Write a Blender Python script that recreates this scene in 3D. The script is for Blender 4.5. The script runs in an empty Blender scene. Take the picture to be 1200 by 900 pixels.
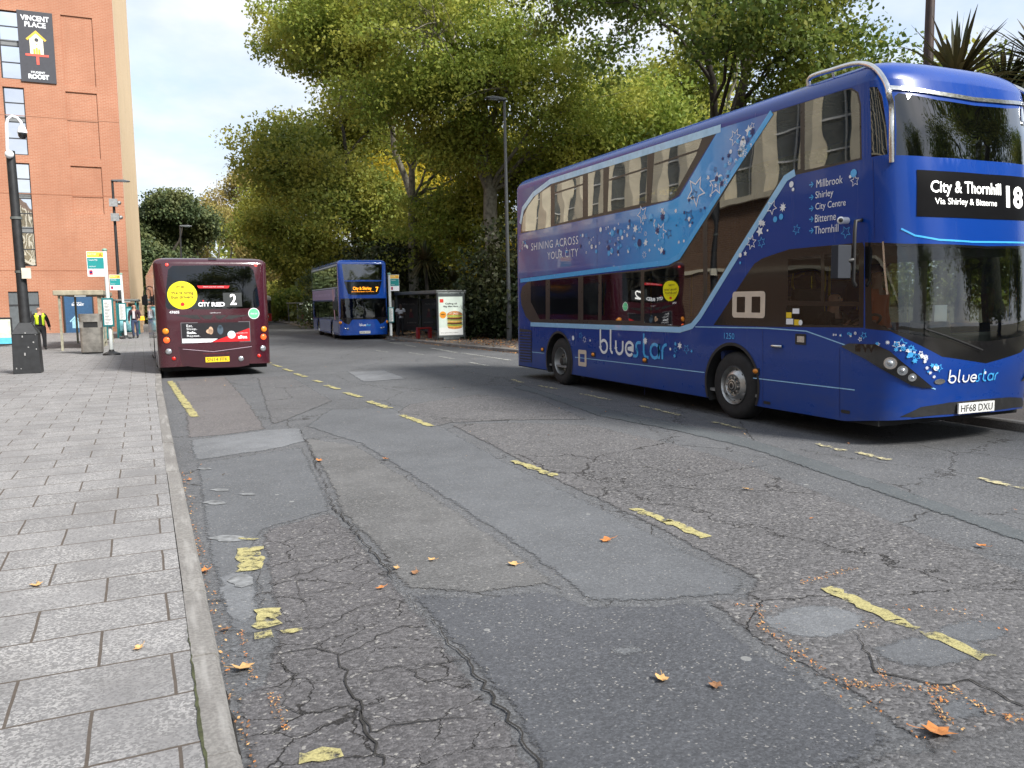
import bpy, bmesh, math, random
import numpy as np
from math import sin, cos, pi, radians, sqrt, atan2
from mathutils import Vector, Matrix
from mathutils.geometry import delaunay_2d_cdt
random.seed(7); np.random.seed(7)
SC = bpy.context.scene
COL = SC.collection

# ------------------------------------------------------------------ camera geometry (photo is 1200x900)
FPX = 945.0; ROLL = 0.013; VPX, VPY = 183.0, 357.0; HC = 1.75
def _axes():
    u, v = VPX-600, VPY-450
    c, s = cos(ROLL), sin(ROLL)
    u0, v0 = c*u-s*v, s*u+c*v
    pitch = atan2(-v0, FPX); yaw = atan2(-u0, sqrt(FPX*FPX+v0*v0))
    f0 = np.array([sin(yaw), cos(yaw), 0]); r0 = np.array([cos(yaw), -sin(yaw), 0]); u_ = np.array([0, 0, 1.])
    return cos(pitch)*f0-sin(pitch)*u_, r0, sin(pitch)*f0+cos(pitch)*u_
FWD, RGT, UPV = _axes()
def ray(px, py):
    c, s = cos(ROLL), sin(ROLL)
    u, v = px-600, py-450
    return FWD*FPX+RGT*(c*u-s*v)-UPV*(s*u+c*v)
def zg(y):
    t = min(max((y-18)/18, 0), 1); return -.18*t*t*(3-2*t)
def G(px, py, dz=0.0):                       # point of the ground (dz above the road) seen at a photo pixel
    d = ray(px, py); z = dz
    for i in range(50):
        t = (z-HC)/d[2] if d[2] < -1e-6 else 1e3
        z = .5*z+.5*(zg(d[1]*t)+dz)
    return Vector((d[0]*t, d[1]*t, z))
def atY(px, py, y):
    d = ray(px, py); t = y/d[1]; return Vector((d[0]*t, y, HC+d[2]*t))
def atX(px, py, x):
    d = ray(px, py); t = x/d[0]; return Vector((x, d[1]*t, HC+d[2]*t))

cam = bpy.data.cameras.new('camera'); camo = bpy.data.objects.new('camera', cam); COL.objects.link(camo)
cam.sensor_fit = 'HORIZONTAL'; cam.sensor_width = 36; cam.lens = FPX/1200*36
cam.clip_start = .05; cam.clip_end = 3000
_c, _s = cos(ROLL), sin(ROLL)
_r = RGT*_c-UPV*_s*1.0
_r = _c*RGT - _s*UPV; _u = _s*RGT + _c*UPV
M = Matrix(((_r[0], _u[0], -FWD[0], 0), (_r[1], _u[1], -FWD[1], 0), (_r[2], _u[2], -FWD[2], HC), (0, 0, 0, 1)))
camo.matrix_world = M
SC.camera = camo

# ------------------------------------------------------------------ node helpers / materials
def newmat(name):
    m = bpy.data.materials.new(name); m.use_nodes = True
    nt = m.node_tree; nt.nodes.clear()
    out = nt.nodes.new('ShaderNodeOutputMaterial')
    return m, nt, out
class N:                                      # terse node builder
    def __init__(s, nt): s.nt = nt
    def __call__(s, typ, ins=None, **kw):
        n = s.nt.nodes.new(typ)
        for k, v in kw.items(): setattr(n, k, v)
        for k, v in (ins or {}).items():
            if hasattr(v, 'links') or isinstance(v, bpy.types.NodeSocket): s.nt.links.new(v, n.inputs[k])
            else: n.inputs[k].default_value = v
        return n
    def ramp(s, fac, stops, interp='LINEAR'):
        n = s.nt.nodes.new('ShaderNodeValToRGB'); n.color_ramp.interpolation = interp
        e = n.color_ramp.elements
        while len(e) < len(stops): e.new(.5)
        for i, (p, c) in enumerate(stops):
            e[i].position = p; e[i].color = (c, c, c, 1) if isinstance(c, (int, float)) else (*c, 1)
        s.nt.links.new(fac, n.inputs[0]); return n.outputs[0]
    def mix(s, fac, a, b, mode='MIX'):
        n = s.nt.nodes.new('ShaderNodeMix'); n.data_type = 'RGBA'; n.blend_type = mode
        for k, v in ((0, fac), (6, a), (7, b)):
            if isinstance(v, bpy.types.NodeSocket): s.nt.links.new(v, n.inputs[k])
            else: n.inputs[k].default_value = v if k == 0 else (*v, 1)[:4]
        return n.outputs[2]
    def math(s, op, a, b=0.0, clamp=False):
        n = s.nt.nodes.new('ShaderNodeMath'); n.operation = op; n.use_clamp = clamp
        for k, v in ((0, a), (1, b)):
            if isinstance(v, bpy.types.NodeSocket): s.nt.links.new(v, n.inputs[k])
            else: n.inputs[k].default_value = v
        return n.outputs[0]
    def noise(s, vec, scale, detail=3, rough=.55, out=0, dist=0):
        n = s.nt.nodes.new('ShaderNodeTexNoise'); n.inputs['Scale'].default_value = scale
        n.inputs['Detail'].default_value = detail; n.inputs['Roughness'].default_value = rough; n.inputs['Distortion'].default_value = dist
        s.nt.links.new(vec, n.inputs['Vector']); return n.outputs[out]
    def obj(s): return s.nt.nodes.new('ShaderNodeTexCoord').outputs['Object']
    def pos(s): return s.nt.nodes.new('ShaderNodeNewGeometry').outputs['Position']
    def map(s, vec, scale=(1, 1, 1), rot=(0, 0, 0), loc=(0, 0, 0)):
        return s('ShaderNodeMapping', {'Vector': vec, 'Scale': scale, 'Rotation': rot, 'Location': loc}).outputs[0]
    def bump(s, h, strength=.5, dist=.01):
        return s('ShaderNodeBump', {'Height': h, 'Strength': strength, 'Distance': dist}).outputs[0]

_mc = {}
def plain(name, col, rough=.5, metal=0.0, var=.12, scale=6.0, bump=0.0, coat=0.0, spec=.5, emit=0.0):
    """principled surface with a little noise in colour and gloss"""
    if name in _mc: return _mc[name]
    m, nt, out = newmat(name); n = N(nt)
    p = n.pos()
    f = n.noise(p, scale, 4)
    a = tuple(max(0, c*(1-var)) for c in col); b = tuple(min(1, c*(1+var)) for c in col)
    c = n.mix(n.ramp(f, [(.3, 0.), (.7, 1.)]), a, b)
    bs = n('ShaderNodeBsdfPrincipled', {'Base Color': c, 'Metallic': metal, 'Coat Weight': coat, 'Coat Roughness': .05, 'Specular IOR Level': spec})
    nt.links.new(n.math('ADD', n.math('MULTIPLY', n.noise(p, scale*3, 3), .16), rough-.08, True), bs.inputs['Roughness'])
    if bump: nt.links.new(n.bump(n.noise(p, scale*8, 4), bump, .004), bs.inputs['Normal'])
    if emit: bs.inputs['Emission Color'].default_value = (*col, 1); bs.inputs['Emission Strength'].default_value = emit
    nt.links.new(bs.outputs[0], out.inputs[0])
    _mc[name] = m; return m

def glassmat(name, tint=(.3, .33, .33), refl=1.0, wob=.02, wscale=1.2, base=(.01, .012, .013)):
    """thin glazing: mirror-like reflection over a tinted see-through sheet"""
    if name in _mc: return _mc[name]
    m, nt, out = newmat(name); n = N(nt)
    p = n.pos()
    nrm = n.bump(n.noise(p, wscale, 1), 1.0, wob)
    fr = n('ShaderNodeFresnel', {'IOR': 1.5, 'Normal': nrm}).outputs[0]
    fr = n.math('MULTIPLY', fr, 1.6*refl, True)
    g = n('ShaderNodeBsdfGlossy', {'Color': (.95, .97, 1, 1), 'Roughness': .015, 'Normal': nrm})
    t = n('ShaderNodeBsdfTransparent', {'Color': (*tint, 1)})
    d = n('ShaderNodeBsdfDiffuse', {'Color': (*base, 1)})
    td = n('ShaderNodeMixShader', {0: .12, 1: t.outputs[0], 2: d.outputs[0]})
    mx = n('ShaderNodeMixShader', {0: fr, 1: td.outputs[0], 2: g.outputs[0]})
    nt.links.new(mx.outputs[0], out.inputs[0])
    _mc[name] = m; return m

# ------------------------------------------------------------------ mesh builder
class MB:
    def __init__(s): s.v = []; s.f = []; s.m = []
    def add(s, vs, fs, mi=0):
        o = len(s.v); s.v += [tuple(p) for p in vs]
        s.f += [tuple(i+o for i in f) for f in fs]; s.m += [mi]*len(fs); return s
    def box(s, lo, hi, mi=0, rz=0, c=None):
        (x0, y0, z0), (x1, y1, z1) = lo, hi
        vs = [(x0, y0, z0), (x1, y0, z0), (x1, y1, z0), (x0, y1, z0), (x0, y0, z1), (x1, y0, z1), (x1, y1, z1), (x0, y1, z1)]
        if rz:
            cx, cy = c or ((x0+x1)/2, (y0+y1)/2)
            vs = [(cx+(x-cx)*cos(rz)-(y-cy)*sin(rz), cy+(x-cx)*sin(rz)+(y-cy)*cos(rz), z) for x, y, z in vs]
        return s.add(vs, [(0, 3, 2, 1), (4, 5, 6, 7), (0, 1, 5, 4), (1, 2, 6, 5), (2, 3, 7, 6), (3, 0, 4, 7)], mi)
    def quad(s, a, b, c, d, mi=0): return s.add([a, b, c, d], [(0, 1, 2, 3)], mi)
    def poly(s, pts, mi=0): return s.add(pts, [tuple(range(len(pts)))], mi)
    def prism(s, pts, off, mi=0):             # planar polygon pts extruded by vector off
        n = len(pts); off = Vector(off); a = [Vector(p) for p in pts]; b = [p+off for p in a]
        return s.add(a+b, [tuple(range(n-1, -1, -1)), tuple(range(n, 2*n))]+[(i, (i+1) % n, n+(i+1) % n, n+i) for i in range(n)], mi)
    def tube(s, path, r, n=8, mi=0, cap=True):
        path = [Vector(p) for p in path]; rs = r if hasattr(r, '__len__') else [r]*len(path)
        vs = []; prev = None
        for i, p in enumerate(path):
            d = (path[min(i+1, len(path)-1)]-path[max(i-1, 0)])
            d = d.normalized() if d.length > 1e-9 else Vector((0, 0, 1))
            if prev is None:
                a = d.cross(Vector((0, 0, 1)) if abs(d.z) < .9 else Vector((1, 0, 0))).normalized()
            else:
                a = prev-d*prev.dot(d); a = a.normalized() if a.length > 1e-6 else d.orthogonal().normalized()
            prev = a; b = d.cross(a)
            for k in range(n): vs.append(p+(a*cos(2*pi*k/n)+b*sin(2*pi*k/n))*rs[i])
        fs = [(i*n+k, i*n+(k+1) % n, (i+1)*n+(k+1) % n, (i+1)*n+k) for i in range(len(path)-1) for k in range(n)]
        if cap: fs += [tuple(range(n-1, -1, -1)), tuple((len(path)-1)*n+k for k in range(n))]
        return s.add(vs, fs, mi)
    def lathe(s, prof, c=(0, 0, 0), axis='z', n=24, mi=0, cap=False):   # prof: (r, h)
        vs = []
        for r, h in prof:
            for k in range(n):
                a = 2*pi*k/n; x, y = r*cos(a), r*sin(a)
                vs.append({'z': (c[0]+x, c[1]+y, c[2]+h), 'x': (c[0]+h, c[1]+x, c[2]+y), 'y': (c[0]+x, c[1]+h, c[2]+y)}[axis])
        fs = [(i*n+k, i*n+(k+1) % n, (i+1)*n+(k+1) % n, (i+1)*n+k) for i in range(len(prof)-1) for k in range(n)]
        if cap: fs += [tuple(range(n-1, -1, -1)), tuple((len(prof)-1)*n+k for k in range(n))]
        return s.add(vs, fs, mi)
    def ball(s, c, r, n=12, m=8, mi=0):
        rx, ry, rz = r if hasattr(r, '__len__') else (r, r, r)
        vs = [(c[0], c[1], c[2]-rz)]
        for i in range(1, m):
            t = pi*i/m
            for k in range(n): vs.append((c[0]+rx*sin(t)*cos(2*pi*k/n), c[1]+ry*sin(t)*sin(2*pi*k/n), c[2]-rz*cos(t)))
        vs.append((c[0], c[1], c[2]+rz))
        fs = [(0, 1+(k+1) % n, 1+k) for k in range(n)]
        fs += [(1+i*n+k, 1+i*n+(k+1) % n, 1+(i+1)*n+(k+1) % n, 1+(i+1)*n+k) for i in range(m-2) for k in range(n)]
        fs += [(1+(m-2)*n+k, 1+(m-2)*n+(k+1) % n, len(vs)-1) for k in range(n)]
        return s.add(vs, fs, mi)
    def build(s, name, mats, parent=None, world=False, smooth=None, bevel=0, merge=0, fixn=False):
        vs = s.v
        if parent is not None and world:
            off = Vector((0, 0, 0)); p = parent
            while p: off += p.location; p = p.parent
            vs = [(x-off.x, y-off.y, z-off.z) for x, y, z in vs]
        me = bpy.data.meshes.new(name); me.from_pydata(vs, [], s.f)
        mats = mats if isinstance(mats, (list, tuple)) else [mats]
        for m in mats: me.materials.append(m)
        if any(s.m): me.polygons.foreach_set('material_index', s.m)
        if merge or fixn:
            bm = bmesh.new(); bm.from_mesh(me)
            if merge: bmesh.ops.remove_doubles(bm, verts=bm.verts, dist=merge)
            if fixn: bmesh.ops.recalc_face_normals(bm, faces=bm.faces)
            bm.to_mesh(me); bm.free()
        if smooth is not None:
            me.polygons.foreach_set('use_smooth', [True]*len(me.polygons)); me.set_sharp_from_angle(angle=radians(smooth))
        me.update()
        o = bpy.data.objects.new(name, me); COL.objects.link(o)
        if parent is not None: o.parent = parent
        if bevel:
            b = o.modifiers.new('bevel', 'BEVEL'); b.width = bevel; b.segments = 2; b.limit_method = 'ANGLE'; b.angle_limit = radians(40)
        return o

def tag(o, label=None, cat=None, group=None, kind=None):
    if label: o['label'] = label
    if cat: o['category'] = cat
    if group: o['group'] = group
    if kind: o['kind'] = kind
    return o
def thing(name, loc, label, cat, group=None, rz=0):
    o = bpy.data.objects.new(name, None); COL.objects.link(o); o.empty_display_size = .2
    o.location = loc; o.rotation_euler.z = rz
    return tag(o, label, cat, group)
KIDS = None
def copy_tree(o, parent=None, **kw):
    c = o.copy(); COL.objects.link(c)
    if parent is not None: c.parent = parent
    for ch in list(o.children): copy_tree(ch, c)
    return c

# ------------------------------------------------------------------ 2-D drawing: text, strokes, stars
_tc = {}
def text2d(s, bold=0.0, space=1.0):
    """triangulated outline of a string: (verts2d, faces, (x0,x1,y0,y1))"""
    key = (s, bold, space)
    if key in _tc: return _tc[key]
    cu = bpy.data.curves.new('lettering', 'FONT'); cu.body = s; cu.size = 1; cu.offset = bold; cu.resolution_u = 3; cu.space_character = space
    ob = bpy.data.objects.new('lettering', cu); COL.objects.link(ob)
    dg = bpy.context.evaluated_depsgraph_get(); me = bpy.data.meshes.new_from_object(ob.evaluated_get(dg))
    vs = [(v.co.x, v.co.y) for v in me.vertices]; fs = [tuple(p.vertices) for p in me.polygons]
    bpy.data.objects.remove(ob); bpy.data.curves.remove(cu); bpy.data.meshes.remove(me)
    xs = [v[0] for v in vs]; ys = [v[1] for v in vs]
    _tc[key] = (vs, fs, (min(xs), max(xs), min(ys), max(ys))); return _tc[key]
def text_in(s, x0, x1, y0, y1, bold=0.0, keep=False, align='c', space=1.0):
    """string fitted to a rectangle"""
    vs, fs, (a, b, c, d) = text2d(s, bold, space)
    sx = (x1-x0)/(b-a); sy = (y1-y0)/(d-c)
    if keep:
        k = min(abs(sx), abs(sy)); sxx = k*(1 if sx > 0 else -1); 
        w = (b-a)*sxx; x0 = x0 if align == 'l' else (x0+x1-w)/2; sx = sxx; sy = k
    return [(x0+(x-a)*sx, y0+(y-c)*sy) for x, y in vs], fs
def ribbon(pts, w, closed=False):
    """stroke of constant width along 2-D points"""
    n = len(pts); L = []; R = []; ws = w if hasattr(w, '__len__') else [w]*n
    for i in range(n):
        a = pts[(i-1) % n] if (closed or i > 0) else pts[i]; b = pts[(i+1) % n] if (closed or i < n-1) else pts[i]
        dx, dy = b[0]-a[0], b[1]-a[1]; l = math.hypot(dx, dy) or 1; nx, ny = -dy/l, dx/l
        k = 1.0
        if 0 < i < n-1 or closed:
            e = (pts[i][0]-a[0], pts[i][1]-a[1]); le = math.hypot(*e) or 1
            cs = (e[0]*dx+e[1]*dy)/(le*l); k = 1/max(.45, abs(cs))
        L.append((pts[i][0]+nx*ws[i]/2*k, pts[i][1]+ny*ws[i]/2*k)); R.append((pts[i][0]-nx*ws[i]/2*k, pts[i][1]-ny*ws[i]/2*k))
    m = n if closed else n-1
    return L+R, [(i, (i+1) % n, n+(i+1) % n, n+i) for i in range(m)]
def star2d(cx, cy, r, n=5, k=.45, rot=0.3, outline=0):
    P = [(cx+(r if i % 2 == 0 else r*k)*cos(rot+pi*i/n+pi/2), cy+(r if i % 2 == 0 else r*k)*sin(rot+pi*i/n+pi/2)) for i in range(2*n)]
    if outline: return ribbon(P, outline, True)
    return P+[(cx, cy)], [(i, (i+1) % (2*n), 2*n) for i in range(2*n)]
def disc2d(cx, cy, r, n=20, ry=None):
    ry = ry or r
    return [(cx+r*cos(2*pi*i/n), cy+ry*sin(2*pi*i/n)) for i in range(n)], [tuple(range(n))]
def rrect(x0, x1, y0, y1, r, n=4):
    P = []
    for cx, cy, a in ((x1-r, y1-r, 0), (x0+r, y1-r, pi/2), (x0+r, y0+r, pi), (x1-r, y0+r, 3*pi/2)):
        P += [(cx+r*cos(a+pi/2*i/n), cy+r*sin(a+pi/2*i/n)) for i in range(n+1)]
    return P
class Sheet:
    """flat drawing surface: origin, u and v unit vectors, layers a few mm apart along n"""
    def __init__(s, o, u, v, step=.003):
        s.o = Vector(o); s.u = Vector(u); s.v = Vector(v); s.n = s.u.cross(s.v).normalized(); s.step = step
    def P(s, x, y, k=1): return s.o+s.u*x+s.v*y+s.n*(s.step*k)
    def put(s, mb, vf, k=1, mi=0): mb.add([s.P(x, y, k) for x, y in vf[0]], vf[1], mi)
    def rect(s, mb, x0, x1, y0, y1, k=1, mi=0): s.put(mb, ([(x0, y0), (x1, y0), (x1, y1), (x0, y1)], [(0, 1, 2, 3)]), k, mi)
    def text(s, mb, t, x0, x1, y0, y1, k=2, mi=0, **kw): s.put(mb, text_in(t, x0, x1, y0, y1, **kw), k, mi)
# ------------------------------------------------------------------ sky and sun
SUN_AZ = radians(153)          # clockwise from +Y (the road direction)
SUN_EL = radians(41)
w = bpy.data.worlds.new('World'); SC.world = w; w.use_nodes = True
nt = w.node_tree; nt.nodes.clear(); n = N(nt)
sky = n('ShaderNodeTexSky', sky_type='NISHITA', sun_disc=False, sun_elevation=SUN_EL, sun_rotation=SUN_AZ, air_density=1.0, dust_density=1.5, ozone_density=1.2)
gen = nt.nodes.new('ShaderNodeTexCoord').outputs['Generated']
sx = n('ShaderNodeSeparateXYZ', {0: gen})
# clouds on a dome overhead: stretch the direction so that they flatten towards the horizon
zz = n.math('ADD', n.math('ABSOLUTE', sx.outputs[2]), .22)
cv = n('ShaderNodeCombineXYZ', {0: n.math('DIVIDE', sx.outputs[0], zz), 1: n.math('DIVIDE', sx.outputs[1], zz), 2: 3.7})
c1 = n.noise(cv.outputs[0], 1.05, 7, .56, dist=.25)
c2 = n.noise(n.map(cv.outputs[0], loc=(4, 2, 1)), 2.4, 5, .55)
cov = n.ramp(n.math('ADD', n.math('MULTIPLY', c1, .75), n.math('MULTIPLY', c2, .25)), [(.34, .12), (.44, .62), (.56, 1.)])
shade = n.ramp(c2, [(.3, (3.3, 3.65, 4.3)), (.68, (4.9, 5.1, 5.3))])
skc = n.mix(1.0, sky.outputs[0], (1.15, 1.12, 1.08), 'MULTIPLY')
skb = n.mix(.45, skc, (2.8, 3.9, 5.6))
mixc = n.mix(cov, skb, shade)
bg = n('ShaderNodeBackground', {'Color': mixc, 'Strength': .1})
wo = n('ShaderNodeOutputWorld'); nt.links.new(bg.outputs[0], wo.inputs[0])
sl = bpy.data.lights.new('sun', 'SUN'); sl.energy = 3.3; sl.angle = radians(14); sl.color = (1, .965, .905)
so = bpy.data.objects.new('sun', sl); COL.objects.link(so)
sdir = Vector((sin(SUN_AZ)*cos(SUN_EL), cos(SUN_AZ)*cos(SUN_EL), sin(SUN_EL)))
so.rotation_euler = sdir.to_track_quat('Z', 'Y').to_euler(); so.location = (30, -20, 40)
SC.view_settings.view_transform = 'Standard'; SC.view_settings.look = 'None'
SC.view_settings.exposure = 1.2; SC.view_settings.gamma = 1; SC.view_settings.use_curve_mapping = False
SC.render.engine = 'CYCLES'
SC.cycles.max_bounces = 10; SC.cycles.transparent_max_bounces = 24; SC.cycles.diffuse_bounces = 5; SC.cycles.glossy_bounces = 4
SC.cycles.caustics_reflective = False; SC.cycles.caustics_refractive = False

# ------------------------------------------------------------------ flat sheets that follow the ground profile
def cdt_sheet(poly, step=1.0, sub=None, jit=0.0, seed=0):
    """triangulate a polygon with inner grid points; returns 2-D verts and tris"""
    rnd = random.Random(seed); P = []
    for i, a in enumerate(poly):
        b = poly[(i+1) % len(poly)]; d = math.hypot(b[0]-a[0], b[1]-a[1]); k = max(1, int(d/(sub or step or 1e9)))
        for j in range(k):
            t = j/k; P.append((a[0]+(b[0]-a[0])*t+(rnd.uniform(-jit, jit) if jit else 0), a[1]+(b[1]-a[1])*t+(rnd.uniform(-jit, jit) if jit else 0)))
    xs = [p[0] for p in P]; ys = [p[1] for p in P]
    g = []
    if step:
        x = min(xs)+step*.51
        while x < max(xs):
            y = min(ys)+step*.47
            while y < max(ys):
                g.append((x, y)); y += step
            x += step
    V = [Vector(p) for p in P+g]
    r = delaunay_2d_cdt(V, [], [list(range(len(P)))], 1, 1e-5)
    return [tuple(v) for v in r[0]], [tuple(f) for f in r[2]]
def ground_sheet(name, poly, mat, dz, step=2.0, kind='structure', jit=0, sub=None, seed=0, mb=None):
    v, f = cdt_sheet(poly, step, sub, jit, seed)
    b = mb or MB(); b.add([(x, y, zg(y)+dz) for x, y in v], [q if _ccw(v, q) else q[::-1] for q in f])
    if mb: return
    o = b.build(name, mat, smooth=60); tag(o, kind=kind); return o
def _ccw(v, q):
    a, b, c = v[q[0]], v[q[1]], v[q[2]]
    return (b[0]-a[0])*(c[1]-a[1])-(b[1]-a[1])*(c[0]-a[0]) > 0

def asphalt(name, base, warm=0.0, chip=90, contrast=.5, crack=0, crackscale=(2.2, 3.4), bump=.35, stain=.3, rough=.82, white=0.012, feather=True):
    m, nt, out = newmat(name); n = N(nt); p = n.pos()
    v1 = n('ShaderNodeTexVoronoi', {'Vector': p, 'Scale': chip}); cell = n('ShaderNodeSeparateColor', {0: v1.outputs['Color']}).outputs[0]
    big = n.noise(p, .55, 5, .6); mid = n.noise(p, 3.2, 4, .6); fine = n.noise(p, 38, 4, .75)
    b = Vector(base)*1.13
    c = n.mix(n.ramp(cell, [(.0, 0.), (1., 1.)]), tuple(b*(1-contrast)), tuple(b*(1+contrast*.8)))
    c = n.mix(n.ramp(fine, [(.38, .55), (.62, 0.)]), c, tuple(b*.42))
    c = n.mix(n.ramp(big, [(.35, 0.), (.65, stain)]), c, tuple(b*1.45))
    c = n.mix(n.ramp(mid, [(.3, stain*.9), (.55, 0.)]), c, tuple(b*.6))
    # pale stone chips showing at the surface
    c = n.mix(n.math('MULTIPLY', n.ramp(cell, [(1-white*2.2, 0.), (1-white*2.0, 1.)], 'CONSTANT'), n.ramp(n.noise(p, 11, 2), [(.4, 0.), (.6, 1.)])), c, (.26, .25, .235))
    # pale gum and scuff spots
    v2 = n('ShaderNodeTexVoronoi', {'Vector': p, 'Scale': 3.3}); c2 = n('ShaderNodeSeparateColor', {0: v2.outputs['Color']})
    spot = n.math('MULTIPLY', n.math('LESS_THAN', v2.outputs['Distance'], n.math('MULTIPLY', c2.outputs[1], .1)), n.math('LESS_THAN', c2.outputs[0], .35))
    c = n.mix(n.math('MULTIPLY', spot, .55), c, (.3, .3, .29))
    h = n.math('ADD', n.math('MULTIPLY', v1.outputs['Distance'], -1.0), n.math('MULTIPLY', fine, 1.2))
    bs = n('ShaderNodeBsdfPrincipled', {'Roughness': rough, 'Specular IOR Level': .35})
    if crack:
        wv = n('ShaderNodeVectorMath', {0: p, 1: n('ShaderNodeVectorMath', {0: n.noise(p, 5, 4, .65, out=1), 'Scale': .22}, operation='SCALE').outputs[0]}, operation='ADD').outputs[0]
        vv = n('ShaderNodeTexVoronoi', {'Vector': n.map(wv, (crackscale[0], crackscale[1], 1)), 'Scale': 1.0}, feature='DISTANCE_TO_EDGE')
        wid = n.math('MULTIPLY', n.ramp(n.noise(p, 1.7, 3), [(.36, 0.05), (.64, 1.)]), .032*crack)
        k = n.math('SUBTRACT', 1.0, n.math('DIVIDE', vv.outputs[0], n.math('ADD', wid, .002)), True)
        c = n.mix(n.math('MULTIPLY', k, 1.2, True), c, (.027, .025, .024))
        h = n.math('SUBTRACT', h, n.math('MULTIPLY', k, 4.0))
    nt.links.new(c, bs.inputs['Base Color'])
    nt.links.new(n.bump(h, bump, .006), bs.inputs['Normal'])
    if feather:                              # repairs thin out into the old surface over a hand's breadth
        at_ = n('ShaderNodeAttribute', attribute_name='edge').outputs['Fac']
        k = n.ramp(n.math('ADD', at_, n.math('MULTIPLY', n.math('SUBTRACT', n.noise(p, 24, 5, .7), .5), 1.6)), [(.3, 0.), (.62, 1.)])
        tr_ = n('ShaderNodeBsdfTransparent'); mx = n('ShaderNodeMixShader', {0: k, 1: tr_.outputs[0], 2: bs.outputs[0]}); nt.links.new(mx.outputs[0], out.inputs[0])
    else: nt.links.new(bs.outputs[0], out.inputs[0])
    return m

A_MIDP = asphalt('mixed_asphalt', (.104, .103, .106), contrast=.55, crack=.15, crackscale=(.5, .35))
A_MID = asphalt('asphalt', (.1, .102, .107), contrast=.6, crack=.15, crackscale=(.5, .35), feather=False)
A_COARSE = asphalt('coarse_asphalt', (.106, .103, .105), chip=62, contrast=.75, crack=.22, crackscale=(.55, .5), bump=.55, white=.02)
A_CRACK = asphalt('cracked_asphalt', (.1, .096, .099), chip=75, contrast=.6, crack=.75, crackscale=(2.3, 4.2), bump=.6, white=.03)
A_SMOOTH = asphalt('smooth_asphalt', (.102, .106, .113), chip=120, contrast=.35, bump=.22, stain=.35)
A_DARK = asphalt('dark_asphalt', (.078, .081, .089), chip=110, contrast=.4, bump=.25, white=.02)
A_PALE = asphalt('pale_asphalt', (.134, .139, .147), chip=100, contrast=.4, bump=.25, stain=.5)
A_BROWN = asphalt('brownish_asphalt', (.118, .11, .11), chip=85, contrast=.5, bump=.4)
A_TRENCH = asphalt('trench_asphalt', (.082, .09, .095), chip=140, contrast=.25, bump=.12)

# kerb lines
def kerbL(y): return .2-.0125*(min(max(y, -3), 17)-3)
RK = [(-40, 8.9), (-5, 9.0), (2, 9.6), (5, 9.95), (8, 9.98), (12, 10.4), (20, 11.0), (26, 11.25), (30, 11.3), (35, 11.2), (41, 10.9), (48, 10.7), (62, 10.8), (90, 11.0), (130, 11.4)]
def kerbR(y):
    for (a, x0), (b, x1) in zip(RK, RK[1:]):
        if a <= y <= b:
            t = (y-a)/(b-a); return x0+(x1-x0)*t
    return RK[0][1] if y < RK[0][0] else RK[-1][1]
YS = [-40, -20, -8, -3]+[i*1.0 for i in range(-2, 60)]+[62, 66, 70, 76, 84, 94, 106, 118, 130]
earth, nt, out = newmat('park_earth'); n = N(nt); p = n.pos()
c = n.mix(n.ramp(n.noise(p, .4, 5), [(.35, 0.), (.65, 1.)]), (.045, .035, .022), (.04, .055, .018))
c = n.mix(n.ramp(n.noise(p, 9, 4), [(.5, 0.), (.62, .8)]), c, (.16, .085, .035))
bs = n('ShaderNodeBsdfPrincipled', {'Base Color': c, 'Roughness': .95}); nt.links.new(n.bump(n.noise(p, 12, 4), .6, .03), bs.inputs['Normal']); nt.links.new(bs.outputs[0], out.inputs[0])
R_ = 1500
ground_sheet('ground', [(-R_, -R_), (R_, -R_), (R_, 0), (R_, 18), (R_, 24), (R_, 30), (R_, 36), (R_, R_), (-R_, R_), (-R_, 36), (-R_, 30), (-R_, 24), (-R_, 18), (-R_, 0)], earth, -.06, step=0)
b = MB()
for i in range(len(YS)-1):
    for k in range(8):
        q = []
        for y, kk in ((YS[i], k), (YS[i], k+1), (YS[i+1], k+1), (YS[i+1], k)):
            x0, x1 = kerbL(y)-.02, kerbR(y)+.02; q.append((x0+(x1-x0)*kk/8, y, zg(y)))
        b.quad(*q)
tag(b.build('road', A_MID, merge=.001, smooth=60), kind='structure')
# pavements: slabs of exposed aggregate in running bond on the left, tarmac with leaves on the right
pv, nt, out = newmat('paving_slabs'); n = N(nt); p = n.pos()
wob = n('ShaderNodeVectorMath', {0: p, 1: n('ShaderNodeVectorMath', {0: n.noise(p, 2.0, 2, out=1), 'Scale': .02}, operation='SCALE').outputs[0]}, operation='ADD').outputs[0]
def bricks(vec, mort, c1, c2, cm, w_=.62, h_=.44, sm=.1):
    t = n('ShaderNodeTexBrick', {'Vector': vec, 'Color1': (*c1, 1), 'Color2': (*c2, 1), 'Mortar': (*cm, 1), 'Scale': 1.0, 'Mortar Size': mort, 'Mortar Smooth': sm, 'Bias': 0.0, 'Brick Width': w_, 'Row Height': h_})
    t.offset = .5; t.offset_frequency = 2; return t
uv = n.map(wob, loc=(.25, -.03, 0), rot=(0, 0, radians(-1.0)))
bt = bricks(uv, .007, (0, 0, 0), (1, 1, 1), (.5, .5, .5))
rnd_ = n('ShaderNodeSeparateColor', {0: bt.outputs['Color']}).outputs[0]
vv = n('ShaderNodeTexVoronoi', {'Vector': p, 'Scale': 105}); cell = n('ShaderNodeSeparateColor', {0: vv.outputs['Color']}).outputs[0]
wear = n.noise(p, 2.3, 4, .6); big = n.noise(p, .5, 4, .6)
base = n.mix(rnd_, (.185, .181, .181), (.235, .23, .23))
base = n.mix(n.ramp(big, [(.35, 0.), (.7, .4)]), base, (.195, .193, .197))
chipm = n.math('MULTIPLY', n.ramp(cell, [(.55, 0.), (.72, 1.)]), n.ramp(wear, [(.36, .12), (.62, 1.)]))
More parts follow.
